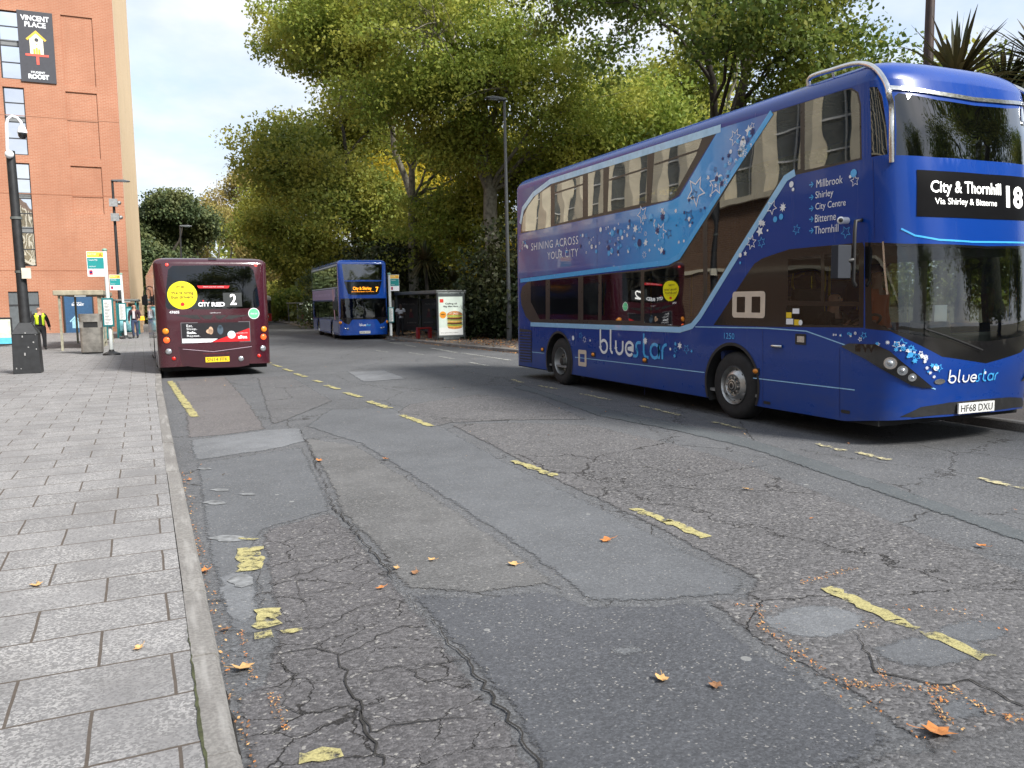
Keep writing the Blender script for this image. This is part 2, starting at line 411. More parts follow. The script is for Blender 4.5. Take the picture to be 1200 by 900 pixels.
c = n.mix(n.math('MULTIPLY', chipm, .6), base, (.44, .43, .42))
c = n.mix(n.math('MULTIPLY', n.ramp(cell, [(.2, 1.), (.3, 0.)]), .4), c, (.1, .097, .097))
c = n.mix(n.ramp(n.noise(p, 1.1, 5, .7), [(.3, .3), (.5, 0.)]), c, (.12, .112, .105))
v2 = n('ShaderNodeTexVoronoi', {'Vector': p, 'Scale': 1.9}); c2 = n('ShaderNodeSeparateColor', {0: v2.outputs['Color']})
c = n.mix(n.math('MULTIPLY', n.math('LESS_THAN', v2.outputs['Distance'], n.math('MULTIPLY', c2.outputs[1], .055)), .5), c, (.1, .1, .1))
joint = n.mix(n.noise(p, 9, 3), (.055, .042, .033), (.115, .095, .078))
c = n.mix(n.math('MULTIPLY', bt.outputs['Fac'], .95), c, joint)
bs = n('ShaderNodeBsdfPrincipled', {'Base Color': c, 'Roughness': .85, 'Specular IOR Level': .3})
hh = n.math('SUBTRACT', n.math('MULTIPLY', vv.outputs['Distance'], -.4), n.math('MULTIPLY', bt.outputs['Fac'], 2.5))
hh = n.math('ADD', hh, n.math('MULTIPLY', rnd_, .6))
nt.links.new(n.bump(hh, .5, .006), bs.inputs['Normal']); nt.links.new(bs.outputs[0], out.inputs[0])
b = MB()
XS = [-70, -40, -20, -10, -5, -2, 0]
for i in range(len(YS)-1):
    for k in range(len(XS)-1):
        q = []
        for y, kk in ((YS[i], k), (YS[i], k+1), (YS[i+1], k+1), (YS[i+1], k)):
            q.append((XS[kk] if kk < len(XS)-1 else kerbL(y)-.127, y, zg(y)+.12))
        b.quad(*q)
tag(b.build('pavement', pv, merge=.001, smooth=60), kind='structure')
rp = asphalt('footway_asphalt', (.15, .13, .115), chip=80, contrast=.4, bump=.3, stain=.4, feather=False)
b = MB()
for i in range(len(YS)-1):
    q = [(kerbR(y)+.127 if kk == 0 else max(kerbR(y)+4.2, 14.2), y, zg(y)+.12) for y, kk in ((YS[i], 0), (YS[i], 1), (YS[i+1], 1), (YS[i+1], 0))]
    b.quad(*q)
tag(b.build('footway', rp, merge=.001, smooth=60), kind='structure')
b = MB()
for i in range(len(YS)-1):
    for xa, xb_ in ((14, 30), (30, 80)):
        q = [((max(kerbR(y)+4.2, 14.2) if xa == 14 else 30) if kk == 0 else xb_, y, zg(y)+.125) for y, kk in ((YS[i], 0), (YS[i], 1), (YS[i+1], 1), (YS[i+1], 0))]
        b.quad(*q)
tag(b.build('park_ground', earth, merge=.001, smooth=60), kind='structure')
# kerb stones
km, nt, out = newmat('kerb_concrete'); n = N(nt); p = n.pos()
c = n.mix(n.ramp(n.noise(p, 1.6, 5, .65), [(.3, 0.), (.7, 1.)]), (.16, .15, .142), (.25, .24, .225))
c = n.mix(n.ramp(n.noise(p, 60, 3), [(.42, .5), (.6, 0.)]), c, (.1, .095, .09))
c = n.mix(n.ramp(n.noise(n.map(p, (9, 1.2, 4)), 1.6, 4), [(.52, 0.), (.66, .5)]), c, (.33, .32, .305))
bs = n('ShaderNodeBsdfPrincipled', {'Base Color': c, 'Roughness': .85}); nt.links.new(n.bump(n.noise(p, 40, 4), .35, .004), bs.inputs['Normal']); nt.links.new(bs.outputs[0], out.inputs[0])
def kerb(name, fx, side, y0, y1):
    b = MB(); y = y0; r = random.Random(3)
    while y < y1:
        ln = .915 if y < 40 else 3.66
        ya, yb = y+.006, min(y+ln-.006, y1); dz = r.uniform(-.004, .004); dx = r.uniform(-.004, .004)
        v = []
        for yy in (ya, yb):
            x = fx(yy)+dx; z = zg(yy)+.122+dz; s = -side       # s: towards the pavement
            v += [(x, yy, zg(yy)-.1), (x+s*.006, yy, z-.022), (x+s*.022, yy, z-.004), (x+s*.04, yy, z), (x+s*.125, yy, z), (x+s*.125, yy, zg(yy)-.1)]
        f = [(i, i+1, 6+i+1, 6+i) for i in range(5)]+[(5, 4, 3, 2, 1, 0), (6, 7, 8, 9, 10, 11)]
        if side < 0: f = [q[::-1] for q in f]
        b.add(v, f); y += ln
    tag(b.build(name, km, smooth=25), kind='structure')
kerb('kerb', kerbL, 1, -8.0, 128)
kerb('kerb', kerbR, -1, -30.0, 128)
mm = plain('moss', (.05, .056, .024), .95, var=.5, scale=20, bump=.5)
b = MB(); r = random.Random(5); y = 1.0
pts = []
while y < 5:
    pts.append((kerbL(y)-.127+r.uniform(-.004, .004), y)); y += .05
v, f = ribbon(pts, [max(.0, .002+.009*sin(p_[1]*2.1+1)+r.uniform(-.004, .006)) for p_ in pts])
b.add([(x, y, zg(y)+.1255) for x, y in v], f); tag(b.build('moss', mm), kind='stuff')

# ------------------------------------------------------------------ repairs in the road, traced on the ground
def px(*pts): return [tuple(G(*p).xy) for p in pts]
LAY = .0024
_pl = [0]
def patch(name, pts, mat, lay=1, jit=.018, sub=.12, fe=.09):
    _pl[0] += 1; P = px(*pts); rnd = random.Random(len(pts)+int(pts[0][0])); dz = .003+.00025*_pl[0]
    B_ = []
    for a, c in zip(P, P[1:]+P[:1]):
        k = max(1, int(math.hypot(c[0]-a[0], c[1]-a[1])/sub)); B_ += [(a[0]+(c[0]-a[0])*j/k+rnd.uniform(-jit, jit), a[1]+(c[1]-a[1])*j/k+rnd.uniform(-jit, jit)) for j in range(k)]
    A = np.array(B_); E2 = np.roll(A, -1, 0)
    def dist(p):
        p = np.array(p); d = E2-A; t = np.clip(((p-A)*d).sum(1)/np.maximum(1e-9, (d*d).sum(1)), 0, 1); return float(np.min(np.hypot(*(A+d*t[:, None]-p).T)))
    inn = []
    for i_ in range(len(B_)):
        a, c = B_[i_-1], B_[(i_+1) % len(B_)]; l = math.hypot(c[0]-a[0], c[1]-a[1]) or 1
        for sg in (-1, 1):
            for w_ in (fe*.5, fe):
                q = (B_[i_][0]-sg*(c[1]-a[1])/l*w_, B_[i_][1]+sg*(c[0]-a[0])/l*w_)
                if dist(q) > w_*.8: inn.append(q)
    r = delaunay_2d_cdt([Vector(v) for v in B_+inn], [], [list(range(len(B_)))], 1, 1e-5); v = [tuple(q) for q in r[0]]; f = [tuple(q) for q in r[2]]
    b = MB(); b.add([(x, y, zg(y)+dz) for x, y in v], [q if _ccw(v, q) else q[::-1] for q in f]); o = b.build(name, mat, smooth=60)
    at_ = o.data.attributes.new('edge', 'FLOAT', 'POINT'); at_.data.foreach_set('value', [min(1, dist(q)/fe) for q in v]); tag(o, kind='structure'); return o
patch('road_patch', [(214, 470), (205, 447), (264, 441), (292, 470), (314, 503), (262, 510), (218, 514)], A_BROWN)
patch('road_patch', [(219, 516), (310, 504), (352, 501), (364, 516), (332, 525), (226, 541)], A_PALE, 1)
patch('road_patch', [(227, 543), (333, 527), (356, 523), (383, 574), (391, 598), (312, 621), (300, 640), (316, 745), (284, 748), (262, 740), (238, 640)], A_SMOOTH, 1, jit=.012)
patch('road_patch', [(247, 671), (299, 668), (312, 728), (288, 735), (262, 728)], A_PALE, 2)
patch('road_patch', [(262, 737), (290, 742), (302, 800), (268, 806)], A_PALE, 2)
patch('road_patch', [(303, 628), (314, 619), (392, 599), (425, 632), (470, 692), (545, 775), (600, 848), (640, 905), (640, 960), (298, 960), (282, 900), (262, 808), (304, 800), (318, 744)], A_CRACK, 1)
patch('road_patch', [(356, 500), (385, 480), (460, 478), (520, 500), (592, 540), (655, 570), (740, 612), (840, 662), (880, 682), (866, 700), (760, 706), (690, 708), (640, 668), (560, 612), (470, 552), (420, 520)], A_SMOOTH, 1)
patch('road_patch', [(472, 694), (560, 700), (640, 690), (692, 710), (762, 708), (818, 703), (880, 755), (985, 818), (1062, 872), (990, 905), (960, 960), (650, 960), (602, 848), (546, 776)], A_DARK, 1)
patch('road_patch', [(424, 628), (394, 600), (386, 572), (352, 512), (420, 522), (470, 554), (560, 614), (640, 670), (684, 706), (640, 688), (560, 698), (472, 692)], asphalt('worn_asphalt', (.108, .107, .107), chip=95, contrast=.5, stain=.5), 2)
patch('road_patch', [(524, 497), (600, 495), (690, 498), (790, 520), (880, 545), (1000, 592), (1200, 668), (1260, 700), (1260, 960), (1130, 960), (1075, 872), (985, 812), (884, 752), (822, 702), (868, 701), (884, 680), (820, 648), (742, 608), (655, 566)], A_COARSE, 1)
patch('road_patch', [(1000, 888), (1080, 872), (1200, 838), (1300, 880), (1300, 980), (940, 980)], A_MIDP, 2)
patch('road_patch', [(463, 484), (478, 474), (560, 462), (640, 470), (690, 492), (600, 493), (530, 496), (506, 502)], A_COARSE, 1)
patch('road_patch', [(600, 455), (628, 462), (700, 488), (790, 505), (880, 527), (980, 562), (1100, 603), (1260, 660), (1260, 640), (1100, 588), (985, 548), (880, 514), (790, 495), (700, 477), (640, 459), (612, 450)], A_TRENCH, 2)
patch('road_patch', [(405, 436), (452, 434), (478, 444), (424, 448)], A_PALE, 1)
patch('road_patch', [(300, 443), (340, 440), (392, 470), (340, 492), (316, 500)], A_MIDP, 2)
def oval(cx, cy, rx, ry, mat, lay=2):
    patch('road_patch', [(cx+rx*cos(a*pi/8)*(1+.12*sin(a*1.7)), cy+ry*sin(a*pi/8)) for a in range(16)], mat, lay, jit=.006, sub=.06)
oval(736, 764, 29, 9, A_PALE, 3); oval(955, 730, 66, 22, A_PALE, 2); oval(1140, 742, 48, 18, A_SMOOTH, 2)
oval(1090, 765, 72, 22, A_SMOOTH, 2); oval(1130, 832, 45, 18, A_SMOOTH, 3)
for (cx, cy, rx, ry) in ((268, 632, 20, 4), (283, 682, 14, 8), (258, 575, 10, 2), (290, 580, 9, 1.5), (252, 590, 12, 2.5), (240, 550, 8, 1.3)):
    patch('paint_scuff', [(cx+rx*cos(a*pi/6)*(1+.3*sin(a*2.3)), cy+ry*sin(a*pi/6)) for a in range(12)], plain('grey_paint_scuff', (.17, .175, .18), .85, var=.5, scale=14), 4, jit=.006, sub=.04)
# open joints and cracks between the repairs
ck = plain('crack_dirt', (.026, .024, .022), .95, var=.4, scale=20)
b = MB()
def crack(pts, wd, amp=.02, step=.05, seed=1):
    r = random.Random(seed); P = px(*pts); Q = []
    for a, c in zip(P, P[1:]):
        k = max(1, int(math.hypot(c[0]-a[0], c[1]-a[1])/step))
        for j in range(k): Q.append((a[0]+(c[0]-a[0])*j/k+r.uniform(-amp, amp), a[1]+(c[1]-a[1])*j/k+r.uniform(-amp, amp)))
    Q.append(P[-1]); ws = []; wv = .5
    for i in range(len(Q)):
        wv = min(1, max(.15, wv+r.uniform(-.25, .25))); ws.append(wd*wv*.55)
    v, f = ribbon(Q, ws); b.add([(x, y, zg(y)+LAY*4.9) for x, y in v], f)
crack([(352, 505), (378, 560), (392, 597), (425, 632), (470, 692), (505, 730), (545, 775), (600, 848), (640, 905), (660, 940)], .022, seed=2)
crack([(266, 812), (282, 900), (288, 940)], .03, .01, seed=3); crack([(226, 541), (333, 526), (358, 522)], .014, .012, seed=4)
crack([(300, 660), (312, 735), (345, 800), (330, 830)], .014, seed=5); crack([(312, 770), (372, 762), (400, 770), (470, 735), (520, 740)], .016, seed=6)
crack([(330, 826), (350, 838), (420, 830), (430, 860), (520, 842), (560, 845)], .018, seed=7); crack([(400, 770), (405, 800), (425, 825), (430, 860), (450, 900)], .02, seed=8)
crack([(340, 700), (400, 690), (432, 672), (470, 660)], .014, seed=9); crack([(345, 640), (350, 690), (372, 762)], .015, seed=10); crack([(300, 690), (360, 672), (420, 650)], .013, seed=11)


crack([(1022, 668), (1060, 680), (1120, 690), (1200, 682)], .012, .02, seed=16); crack([(1000, 742), (1030, 790), (1100, 806), (1140, 800), (1200, 830)], .02, .015, seed=17); crack([(866, 700), (940, 680), (1010, 665)], .012, .015, seed=18)
crack([(1010, 745), (1020, 760), (1040, 790)], .014, seed=19); crack([(1020, 712), (1110, 716), (1180, 745), (1200, 742)], .012, seed=20); crack([(500, 497), (545, 492), (610, 490)], .02, .02, seed=22)
crack([(700, 488), (715, 480), (745, 492), (790, 520)], .02, .03, seed=23); crack([(280, 930), (350, 905), (420, 912)], .018, seed=24); crack([(470, 790), (520, 778), (545, 775)], .013, seed=25)
crack([(300, 735), (330, 742), (372, 738), (420, 715), (460, 705)], .012, seed=26); crack([(430, 790), (470, 782), (500, 800), (560, 800)], .013, seed=27); crack([(1050, 612), (1090, 640), (1200, 655)], .012, .03, seed=28)
crack([(700, 550), (760, 548), (810, 560), (900, 545)], .012, .03, seed=29); crack([(650, 530), (700, 540), (760, 548)], .014, .03, seed=30)
tag(b.build('road_cracks', ck), kind='stuff')

# ------------------------------------------------------------------ worn road paint
def roadpaint(name, col, keep, scale=18):
    m, nt, out = newmat(name); n = N(nt); p = n.pos()
    f = n.math('ADD', n.math('MULTIPLY', n.noise(p, scale, 5, .7), .65), n.math('MULTIPLY', n.noise(p, scale*.22, 3), .35))
    k = n.ramp(f, [(keep-.05, 0.), (keep+.05, .93)])
    c = n.mix(n.noise(p, 9, 4), tuple(x*.7 for x in col), tuple(x*1.15 for x in col))
    c = n.mix(n.ramp(n.noise(p, 70, 2), [(.42, .5), (.55, 0.)]), c, tuple(x*.45 for x in col))
    d = n('ShaderNodeBsdfPrincipled', {'Base Color': c, 'Roughness': .75}); t = n('ShaderNodeBsdfTransparent')
    mx = n('ShaderNodeMixShader', {0: k, 1: t.outputs[0], 2: d.outputs[0]}); nt.links.new(mx.outputs[0], out.inputs[0]); return m
YEL = roadpaint('yellow_road_paint', (.46, .41, .18), .455); YELO = roadpaint('old_yellow_road_paint', (.58, .52, .3), .5)
WHT = roadpaint('old_white_road_paint', (.5, .5, .46), .49)
def dash(b, a, c, wd, seed=0):
    A, C = G(*a), G(*c); d = (C-A).xy.normalized(); nrm = Vector((-d.y, d.x))
    P = [A.xy+nrm*wd/2, C.xy+nrm*wd/2, C.xy-nrm*wd/2, A.xy-nrm*wd/2]
    ground_sheet('', [tuple(q) for q in P][::-1], None, (LAY*5.2), step=0, jit=.022, sub=.05, seed=seed, mb=b)
b = MB()
for i, (a, c, wd) in enumerate([((969, 691), (1050, 729), .105), ((1052, 730), (1075, 740), .07), ((1085, 742), (1157, 774), .1), ((743, 597), (782, 613), .085), ((780, 611), (828, 632), .095),
        ((602, 541), (652, 559), .1), ((471, 487), (505, 500), .11), ((432, 470.5), (456, 479), .12), ((405, 460.5), (423, 466), .12), ((382, 452), (397, 456.5), .12), ((368, 446), (377, 448.5), .12),
        ((346, 438), (358, 442), .12), ((333, 432.5), (342, 435.5), .12), ((320, 427.5), (329, 430.5), .12), ((310, 424), (317, 426), .12),
        ((199, 447), (228, 489), .13), ((293, 643), (294, 670), .16), ((311, 716), (314, 737), .13), ((300, 748), (320, 744), .09), ((330, 743), (356, 739), .07), ((345, 894), (398, 886), .09), ((281, 632), (300, 634), .05)]):
    dash(b, a, c, wd, i)
tag(b.build('yellow_road_marking', YEL), kind='structure')
b = MB()
for i, (a, c, wd) in enumerate([((600, 445), (612, 449), .1), ((632, 452.5), (654, 456.7), .09), ((681, 462), (716, 469.5), .085), ((750, 476), (797, 487.5), .085), ((836, 495), (872, 504), .085),
        ((958, 521), (988, 529), .085), ((1005, 531), (1042, 540), .085), ((1146, 561), (1200, 574), .085), ((1215, 579), (1260, 592), .085)]): dash(b, a, c, wd, i)
tag(b.build('faded_yellow_marking', YELO), kind='structure')
b = MB()
for i, (a, c, wd) in enumerate([((454, 401), (470, 403.5), .12), ((474, 404), (487, 406.8), .12), ((505, 408), (535, 413.5), .14), ((541, 414), (600, 423), .12), ((440, 411), (455, 413), .1), ((340, 403.5), (395, 402), .12), ((480, 413.5), (495, 416), .1), ((515, 418), (532, 421), .1), ((550, 425), (572, 429), .1)]): dash(b, a, c, wd, i)
tag(b.build('white_road_marking', WHT), kind='structure')

# ------------------------------------------------------------------ fallen leaves
LEAFC = [plain('dry_leaf_'+k, c, .8, var=.35, scale=30) for k, c in (('tan', (.5, .3, .12)), ('orange', (.45, .17, .045)), ('brown', (.26, .13, .06)))]
def leaf_mb(s, curl, r):
    b = MB(); P = []
    for i in range(11):
        a = 2*pi*i/11; rr = s*(1 if i % 2 == 0 else .62)*r.uniform(.8, 1.15); P.append((rr*cos(a)*.8, rr*sin(a), curl*rr*rr/s+r.uniform(0, .006)))
    vs = P+[(0, 0, .002)]; b.add(vs, [(i, (i+1) % 11, 11) for i in range(11)])
    b.tube([(0, -s*.3, .003), (.1*s, -s*1.2, .006), (.2*s, -s*1.6, .012)], .0014, 4)
    return b
r = random.Random(11)
LV = [(711, 633, .055, 1, 'orange leaf in the middle of the road, its tips curling up'), (602, 661, .042, 0, 'small tan leaf left of the orange leaf in mid road'), (776, 796, .045, 0, 'cream tan leaf on the dark asphalt near the grey oval repair'),
      (839, 803, .04, 2, 'brown leaf on dark asphalt right of the cream leaf'), (285, 783, .055, 0, 'large tan leaf lying by the left kerb'), (265, 737, .04, 2, 'tan leaf in the gutter above the large one by the kerb'),
      (241, 669, .04, 1, 'orange leaf in the gutter beside the kerb near the yellow blob'), (1098, 858, .07, 1, 'rusty red leaf at the end of the leaf filled crack'), (446, 689, .03, 1, 'small orange leaf on cracked asphalt by the long crack'),
      (487, 671, .04, 2, 'orange brown leaf just right of the long crack'), (465, 666, .03, 0, 'small pale leaf beside the long crack'), (374, 540, .045, 1, 'orange leaf on the road above the cracked patch'),
      (43, 686, .045, 0, 'curled tan leaf on the paving slabs'), (163, 760, .03, 0, 'pale leaf scrap on the slab near the kerb'), (452, 538, .05, 1, 'rust leaf on smooth asphalt below the yellow dashes'), (874, 573, .04, 0, 'yellow leaf on coarse asphalt in front of the bus'), (222, 562, .035, 1, 'small orange leaf close to the kerb edge'), (506, 656, .03, 0, 'yellowish leaf on the worn asphalt strip'), (1150, 640, .04, 1, 'orange leaf on the coarse asphalt at the right edge')]
for X_, Y_, s, ci, lab in LV:
    dz = .124 if X_ < 175 and Y_ > 600 else .014
    o = leaf_mb(s, r.uniform(.1, .3), r).build('fallen_leaf', LEAFC[ci]); o.location = G(X_, Y_, dz); o.rotation_euler = (r.uniform(-.12, .12), r.uniform(-.12, .12), r.uniform(0, 6))
    tag(o, lab, 'leaf', 'fallen leaves on the street')
# crumbled leaf litter packed in cracks, and litter on the right footway
def litter(name, spots, mats, seed):
    r = random.Random(seed); b = MB()
    for x, y, z, s in spots:
        a = r.uniform(0, 6.28); t1, t2 = r.uniform(-.5, .5), r.uniform(-.5, .5); k = r.uniform(.5, 1.1)
        u = Vector((cos(a), sin(a), t1))*s; v = Vector((-sin(a), cos(a), t2))*s*k*.7; p = Vector((x, y, z+s*.25))
        b.quad(p-u, p-v, p+u, p+v, r.randrange(len(mats)))
    tag(b.build(name, mats), kind='stuff')
S = []
def along(pts, dens, spread, s):
    P = px(*pts)
    for a, c in zip(P, P[1:]):
        for i in range(int(dens*math.hypot(c[0]-a[0], c[1]-a[1]))):
            t = r.random(); x = a[0]+(c[0]-a[0])*t+r.gauss(0, spread); y = a[1]+(c[1]-a[1])*t+r.gauss(0, spread); S.append((x, y, zg(y)+(LAY*5.2), s*r.uniform(.5, 1.4)))
along([(860, 711), (892, 712), (895, 740), (985, 800), (1030, 808)], 130, .014, .007); along([(985, 806), (1040, 805), (1100, 812), (1100, 838), (1130, 858)], 230, .018, .007)
along([(1030, 786), (1040, 803)], 170, .012, .006); along([(1110, 810), (1180, 848), (1215, 838)], 160, .02, .008); along([(940, 685), (1000, 668)], 200, .02, .007); along([(1090, 806), (1125, 812)], 260, .016, .008)
along([(1010, 735), (1030, 735)], 200, .02, .007); along([(1050, 715), (1120, 720), (1180, 742)], 60, .04, .007); along([(320, 815), (330, 850), (335, 860)], 200, .012, .006); along([(283, 742), (296, 800)], 120, .01, .006); along([(890, 715), (930, 780), (1090, 870)], 60, .06, .007)
for i in range(330):
    y = r.uniform(1.5, 9); x = kerbL(y)+abs(r.gauss(0, .03))+.01; S.append((x, y, .012, r.uniform(.004, .012)))
litter('leaf_litter', S, LEAFC, 21)
S = []
for i in range(9000):
    y = r.uniform(14, 75); e = r.random(); x = kerbR(y)+.15+4.2*(e**.8); S.append((x, y, zg(y)+.125, r.uniform(.02, .06)))
for i in range(900):
    y = r.uniform(8, 60); x = kerbR(y)-abs(r.gauss(0, .12)); S.append((x, y, zg(y)+.01, r.uniform(.015, .045)))
litter('footway_leaf_litter', S, LEAFC, 22)
S = []
for i in range(110):
    y = r.uniform(2.5, 30); x = r.uniform(.3, 9); S.append((x, y, zg(y)+(LAY*5.2), r.uniform(.006, .02)))
litter('scattered_leaf_scraps', S, LEAFC, 23)
# ------------------------------------------------------------------ bus hull: a surface addressed by (q, z); q = Y on the left side, then arc length round the front
class Hull:
    def __init__(s, xb, w, yf, yr, z0, fa=.7, fn=3.0, ra=.35, rn=2.6, zr=4.0, zt=4.31, inset=.34, frake=None, rrake=None, tuck=0.0):
        s.xb, s.w, s.yf, s.yr, s.z0, s.fa, s.ra = xb, w, yf, yr, z0, fa, ra
        s.xc = xb+w/2; s.zr, s.zt, s.ins = zr, zt, inset; s.tuck = tuck
        s.fr = frake or (lambda z: 0); s.rr = rrake or (lambda z: 0)
        def half(a, nn, K=240):
            P = []
            for i in range(K+1):
                t = pi/2*i/K; P.append((-(w/2)*abs(cos(t))**(2/nn), -a*abs(sin(t))**(2/nn)))   # rel. (xc, y corner)
            L = [0]
            for p, q in zip(P, P[1:]): L.append(L[-1]+math.hypot(q[0]-p[0], q[1]-p[1]))
            return P, L
        s.FP, s.FL = half(fa, fn); s.RP, s.RL = half(s.ra, rn)
        s.qf0 = yf+fa; s.qr0 = yr-s.ra; s.qc = s.qf0-s.FL[-1]; s.qe = s.qr0+s.RL[-1]     # qc centre of the front, qe centre of the rear
    def plan(s, q):
        if q < s.qc:
            x, y = s.plan(2*s.qc-q); return 2*s.xc-x, y
        if q < s.qf0:
            l = s.qf0-q; P, L = s.FP, s.FL; ys = 1; y0 = s.qf0
        elif q > s.qr0:
            l = q-s.qr0; P, L = s.RP, s.RL; ys = -1; y0 = s.qr0
        else: return s.xb, q
        import bisect
        l = min(l, L[-1]); i = min(max(bisect.bisect_left(L, l), 1), len(L)-1)
        t = (l-L[i-1])/max(1e-9, L[i]-L[i-1]); a, b = P[i-1], P[i]
        return s.xc+a[0]+(b[0]-a[0])*t, y0+ys*(a[1]+(b[1]-a[1])*t)
    def raw(s, q, z):
        x, y = s.plan(q)
        if z > s.zr:
            k = min(1, (z-s.zr)/(s.zt-s.zr)); d = s.ins*(1-sqrt(max(0, 1-k*k)))
            x = s.xc+(x-s.xc)*(1-d/(s.w/2)); ym = (s.yf+s.yr)/2; y = ym+(y-ym)*(1-d*.8/((s.yr-s.yf)/2))
        if s.tuck and z < .9: x = s.xc+(x-s.xc)*(1-s.tuck*(.9-z)**2)
        if q < s.qf0: y += s.fr(z)*min(1, (s.qf0-s.plan(q)[1])/s.fa)
        elif q > s.qr0: y -= s.rr(z)*min(1, (s.plan(q)[1]-s.qr0)/s.ra)
        return Vector((x, y, s.z0+z))
    def P(s, q, z, off=0.0):
        p = s.raw(q, z)
        if off:
            e = .01; n = (s.raw(q-e, z)-s.raw(q+e, z)).cross(s.raw(q, min(z+e, s.zt-.001))-s.raw(q, z-e))
            if n.length > 1e-12: p = p+n.normalized()*off
        return p
    def inv(s, px_, py_):                      # photo pixel -> (q, z)
        d = ray(px_, py_); z = 2.0; best = None
        lo = s.qc-(s.qf0-s.qc); qs = [s.qr0-(s.qr0-lo)*i/900 for i in range(901)]+[]
        if not hasattr(s, '_pl'): s._pl = {}
        for it in range(5):
            key = round(z, 2)
            if key not in s._pl: s._pl[key] = [s.raw(q, min(max(z, .0), s.zt)) for q in qs]
            R = s._pl[key]; cr = [p.x*d[1]-p.y*d[0] for p in R]; best = None
            for i in range(900):
                if (cr[i] <= 0) != (cr[i+1] <= 0):
                    t = cr[i]/(cr[i]-cr[i+1]); p = R[i].lerp(R[i+1], t); tt = (p.x*d[0]+p.y*d[1])/(d[0]**2+d[1]**2)
                    if best is None or tt < best[0]: best = (tt, qs[i]+(qs[i+1]-qs[i])*t)
            if best is None: return s.inv(px_+.7, py_)    # just outside the outline: slide onto it
            z = HC+d[2]*best[0]-s.z0
        return (best[1], z)
    def px(s, *pts): return [s.inv(*p) for p in pts]
    def _cut(s, outer, holes=(), step=.3):
        V = []; loops = []
        def loop(poly):
            idx = []
            if sum(p[0]*q[1]-q[0]*p[1] for p, q in zip(poly, list(poly[1:])+[poly[0]])) < 0: poly = list(poly)[::-1]
            for i, a in enumerate(poly):
                b = poly[(i+1) % len(poly)]
                curved = min(a[0], b[0]) < s.qf0+.05 or max(a[0], b[0]) > s.qr0-.05
                k = max(1, int(math.hypot(b[0]-a[0], b[1]-a[1])/(.08 if curved else .6)))
                for j in range(k): idx.append(len(V)); V.append((a[0]+(b[0]-a[0])*j/k, a[1]+(b[1]-a[1])*j/k))
            loops.append(idx)
        loop(outer)
        for h in holes: loop(h)
        xs = [p[0] for p in outer]; zs = [p[1] for p in outer]
        q = min(xs)
        while q < max(xs):
            st = .07 if (q < s.qf0+.05 or q > s.qr0-.05) else .5
            z = min(zs)+.05
            while z < max(zs):
                V.append((q, z)); z += .11 if st < .1 else .4
            q += st
        r = delaunay_2d_cdt([Vector(v) for v in V], [], loops, 1, 1e-5)
        of = r[5]
        fs = [tuple(f) for f, o in zip(r[2], of) if len(o) == 1 and o[0] == 0] if holes else [tuple(f) for f in r[2]]
        return [tuple(v) for v in r[0]], fs
    def put(s, mb, vs, fs, off=.0, mi=0, mirror=False):
        P = [s.P(q, z, off) for q, z in vs]
        fs2 = []
        for f in fs:
            a, b, c = vs[f[0]], vs[f[1]], vs[f[2]]
            # q grows away from the viewer-left: +q x +z must face outwards
            fs2.append(f if (b[0]-a[0])*(c[1]-a[1])-(b[1]-a[1])*(c[0]-a[0]) < 0 else f[::-1])
        mb.add(P, fs2, mi)
        if mirror: mb.add([(2*s.xc-p.x, p.y, p.z) for p in P], [f[::-1] for f in fs2], mi)
    def patch(s, mb, poly, off=.003, mi=0, mirror=False, holes=()):
        v, f = s._cut(poly, holes); s.put(mb, v, f, off, mi, mirror)
    def flat2(s, mb, vf, off=.004, mi=0, mirror=False):     # ready-made 2-D art in (q,z)
        s.put(mb, vf[0], vf[1], off, mi, mirror)
    def line(s, mb, pts, wd, off=.004, mi=0, mirror=False, sub=.08):
        Q = [pts[0]]
        for a, b in zip(pts, pts[1:]):
            curved = min(a[0], b[0]) < s.qf0+.05 or max(a[0], b[0]) > s.qr0-.05
            k = max(1, int(math.hypot(b[0]-a[0], b[1]-a[1])/(sub if curved else .5)))
            Q += [(a[0]+(b[0]-a[0])*j/k, a[1]+(b[1]-a[1])*j/k) for j in range(1, k+1)]
        v, f = ribbon(Q, wd); s.put(mb, v, [(a, b, c, d) for a, b, c, d in f], off, mi, mirror)
    def text(s, mb, t, q0, q1, z0, z1, off=.005, mi=0, **kw):   # q0 is the left end as read (larger q)
        v, f = text_in(t, q0, q1, z0, z1, **kw); s.put(mb, v, f, off, mi)
    def roof(s, mb, mi=0, K=90):
        qs = [s.qe-(s.qe-s.qc)*i/K for i in range(K+1)]
        qs = sorted(set(qs+[s.qf0-i*.05 for i in range(30) if s.qf0-i*.05 > s.qc]+[s.qr0+i*.05 for i in range(30) if s.qr0+i*.05 < s.qe]), reverse=True)
        zs = [s.zr+(s.zt-s.zr)*sin(pi/2*i/8) for i in range(9)]
        rings = []
        for z in zs:
            L = [s.raw(q, min(z, s.zt-1e-4) if z > s.zr else z) for q in qs]; Rr = [Vector((2*s.xc-p.x, p.y, p.z)) for p in reversed(L[1:-1])]
            rings.append(L+Rr)
        n = len(rings[0]); vs = [p for r in rings for p in r]
        fs = [(i*n+k, i*n+(k+1) % n, (i+1)*n+(k+1) % n, (i+1)*n+k) for i in range(len(zs)-1) for k in range(n)]
        # cap with strips across
        top = (len(zs)-1)*n; m = len(qs)
        for k in range(m-1):
            a, b_ = k, k+1; c = (n-b_) % n if b_ < m-1 else m-1; d = (n-a) % n
            q = [top+a, top+b_, top+c, top+d]; q2 = []
            for i in q:
                if i not in q2: q2.append(i)
            if len(q2) > 2: fs.append(tuple(q2))
        mb.add(vs, fs, mi)

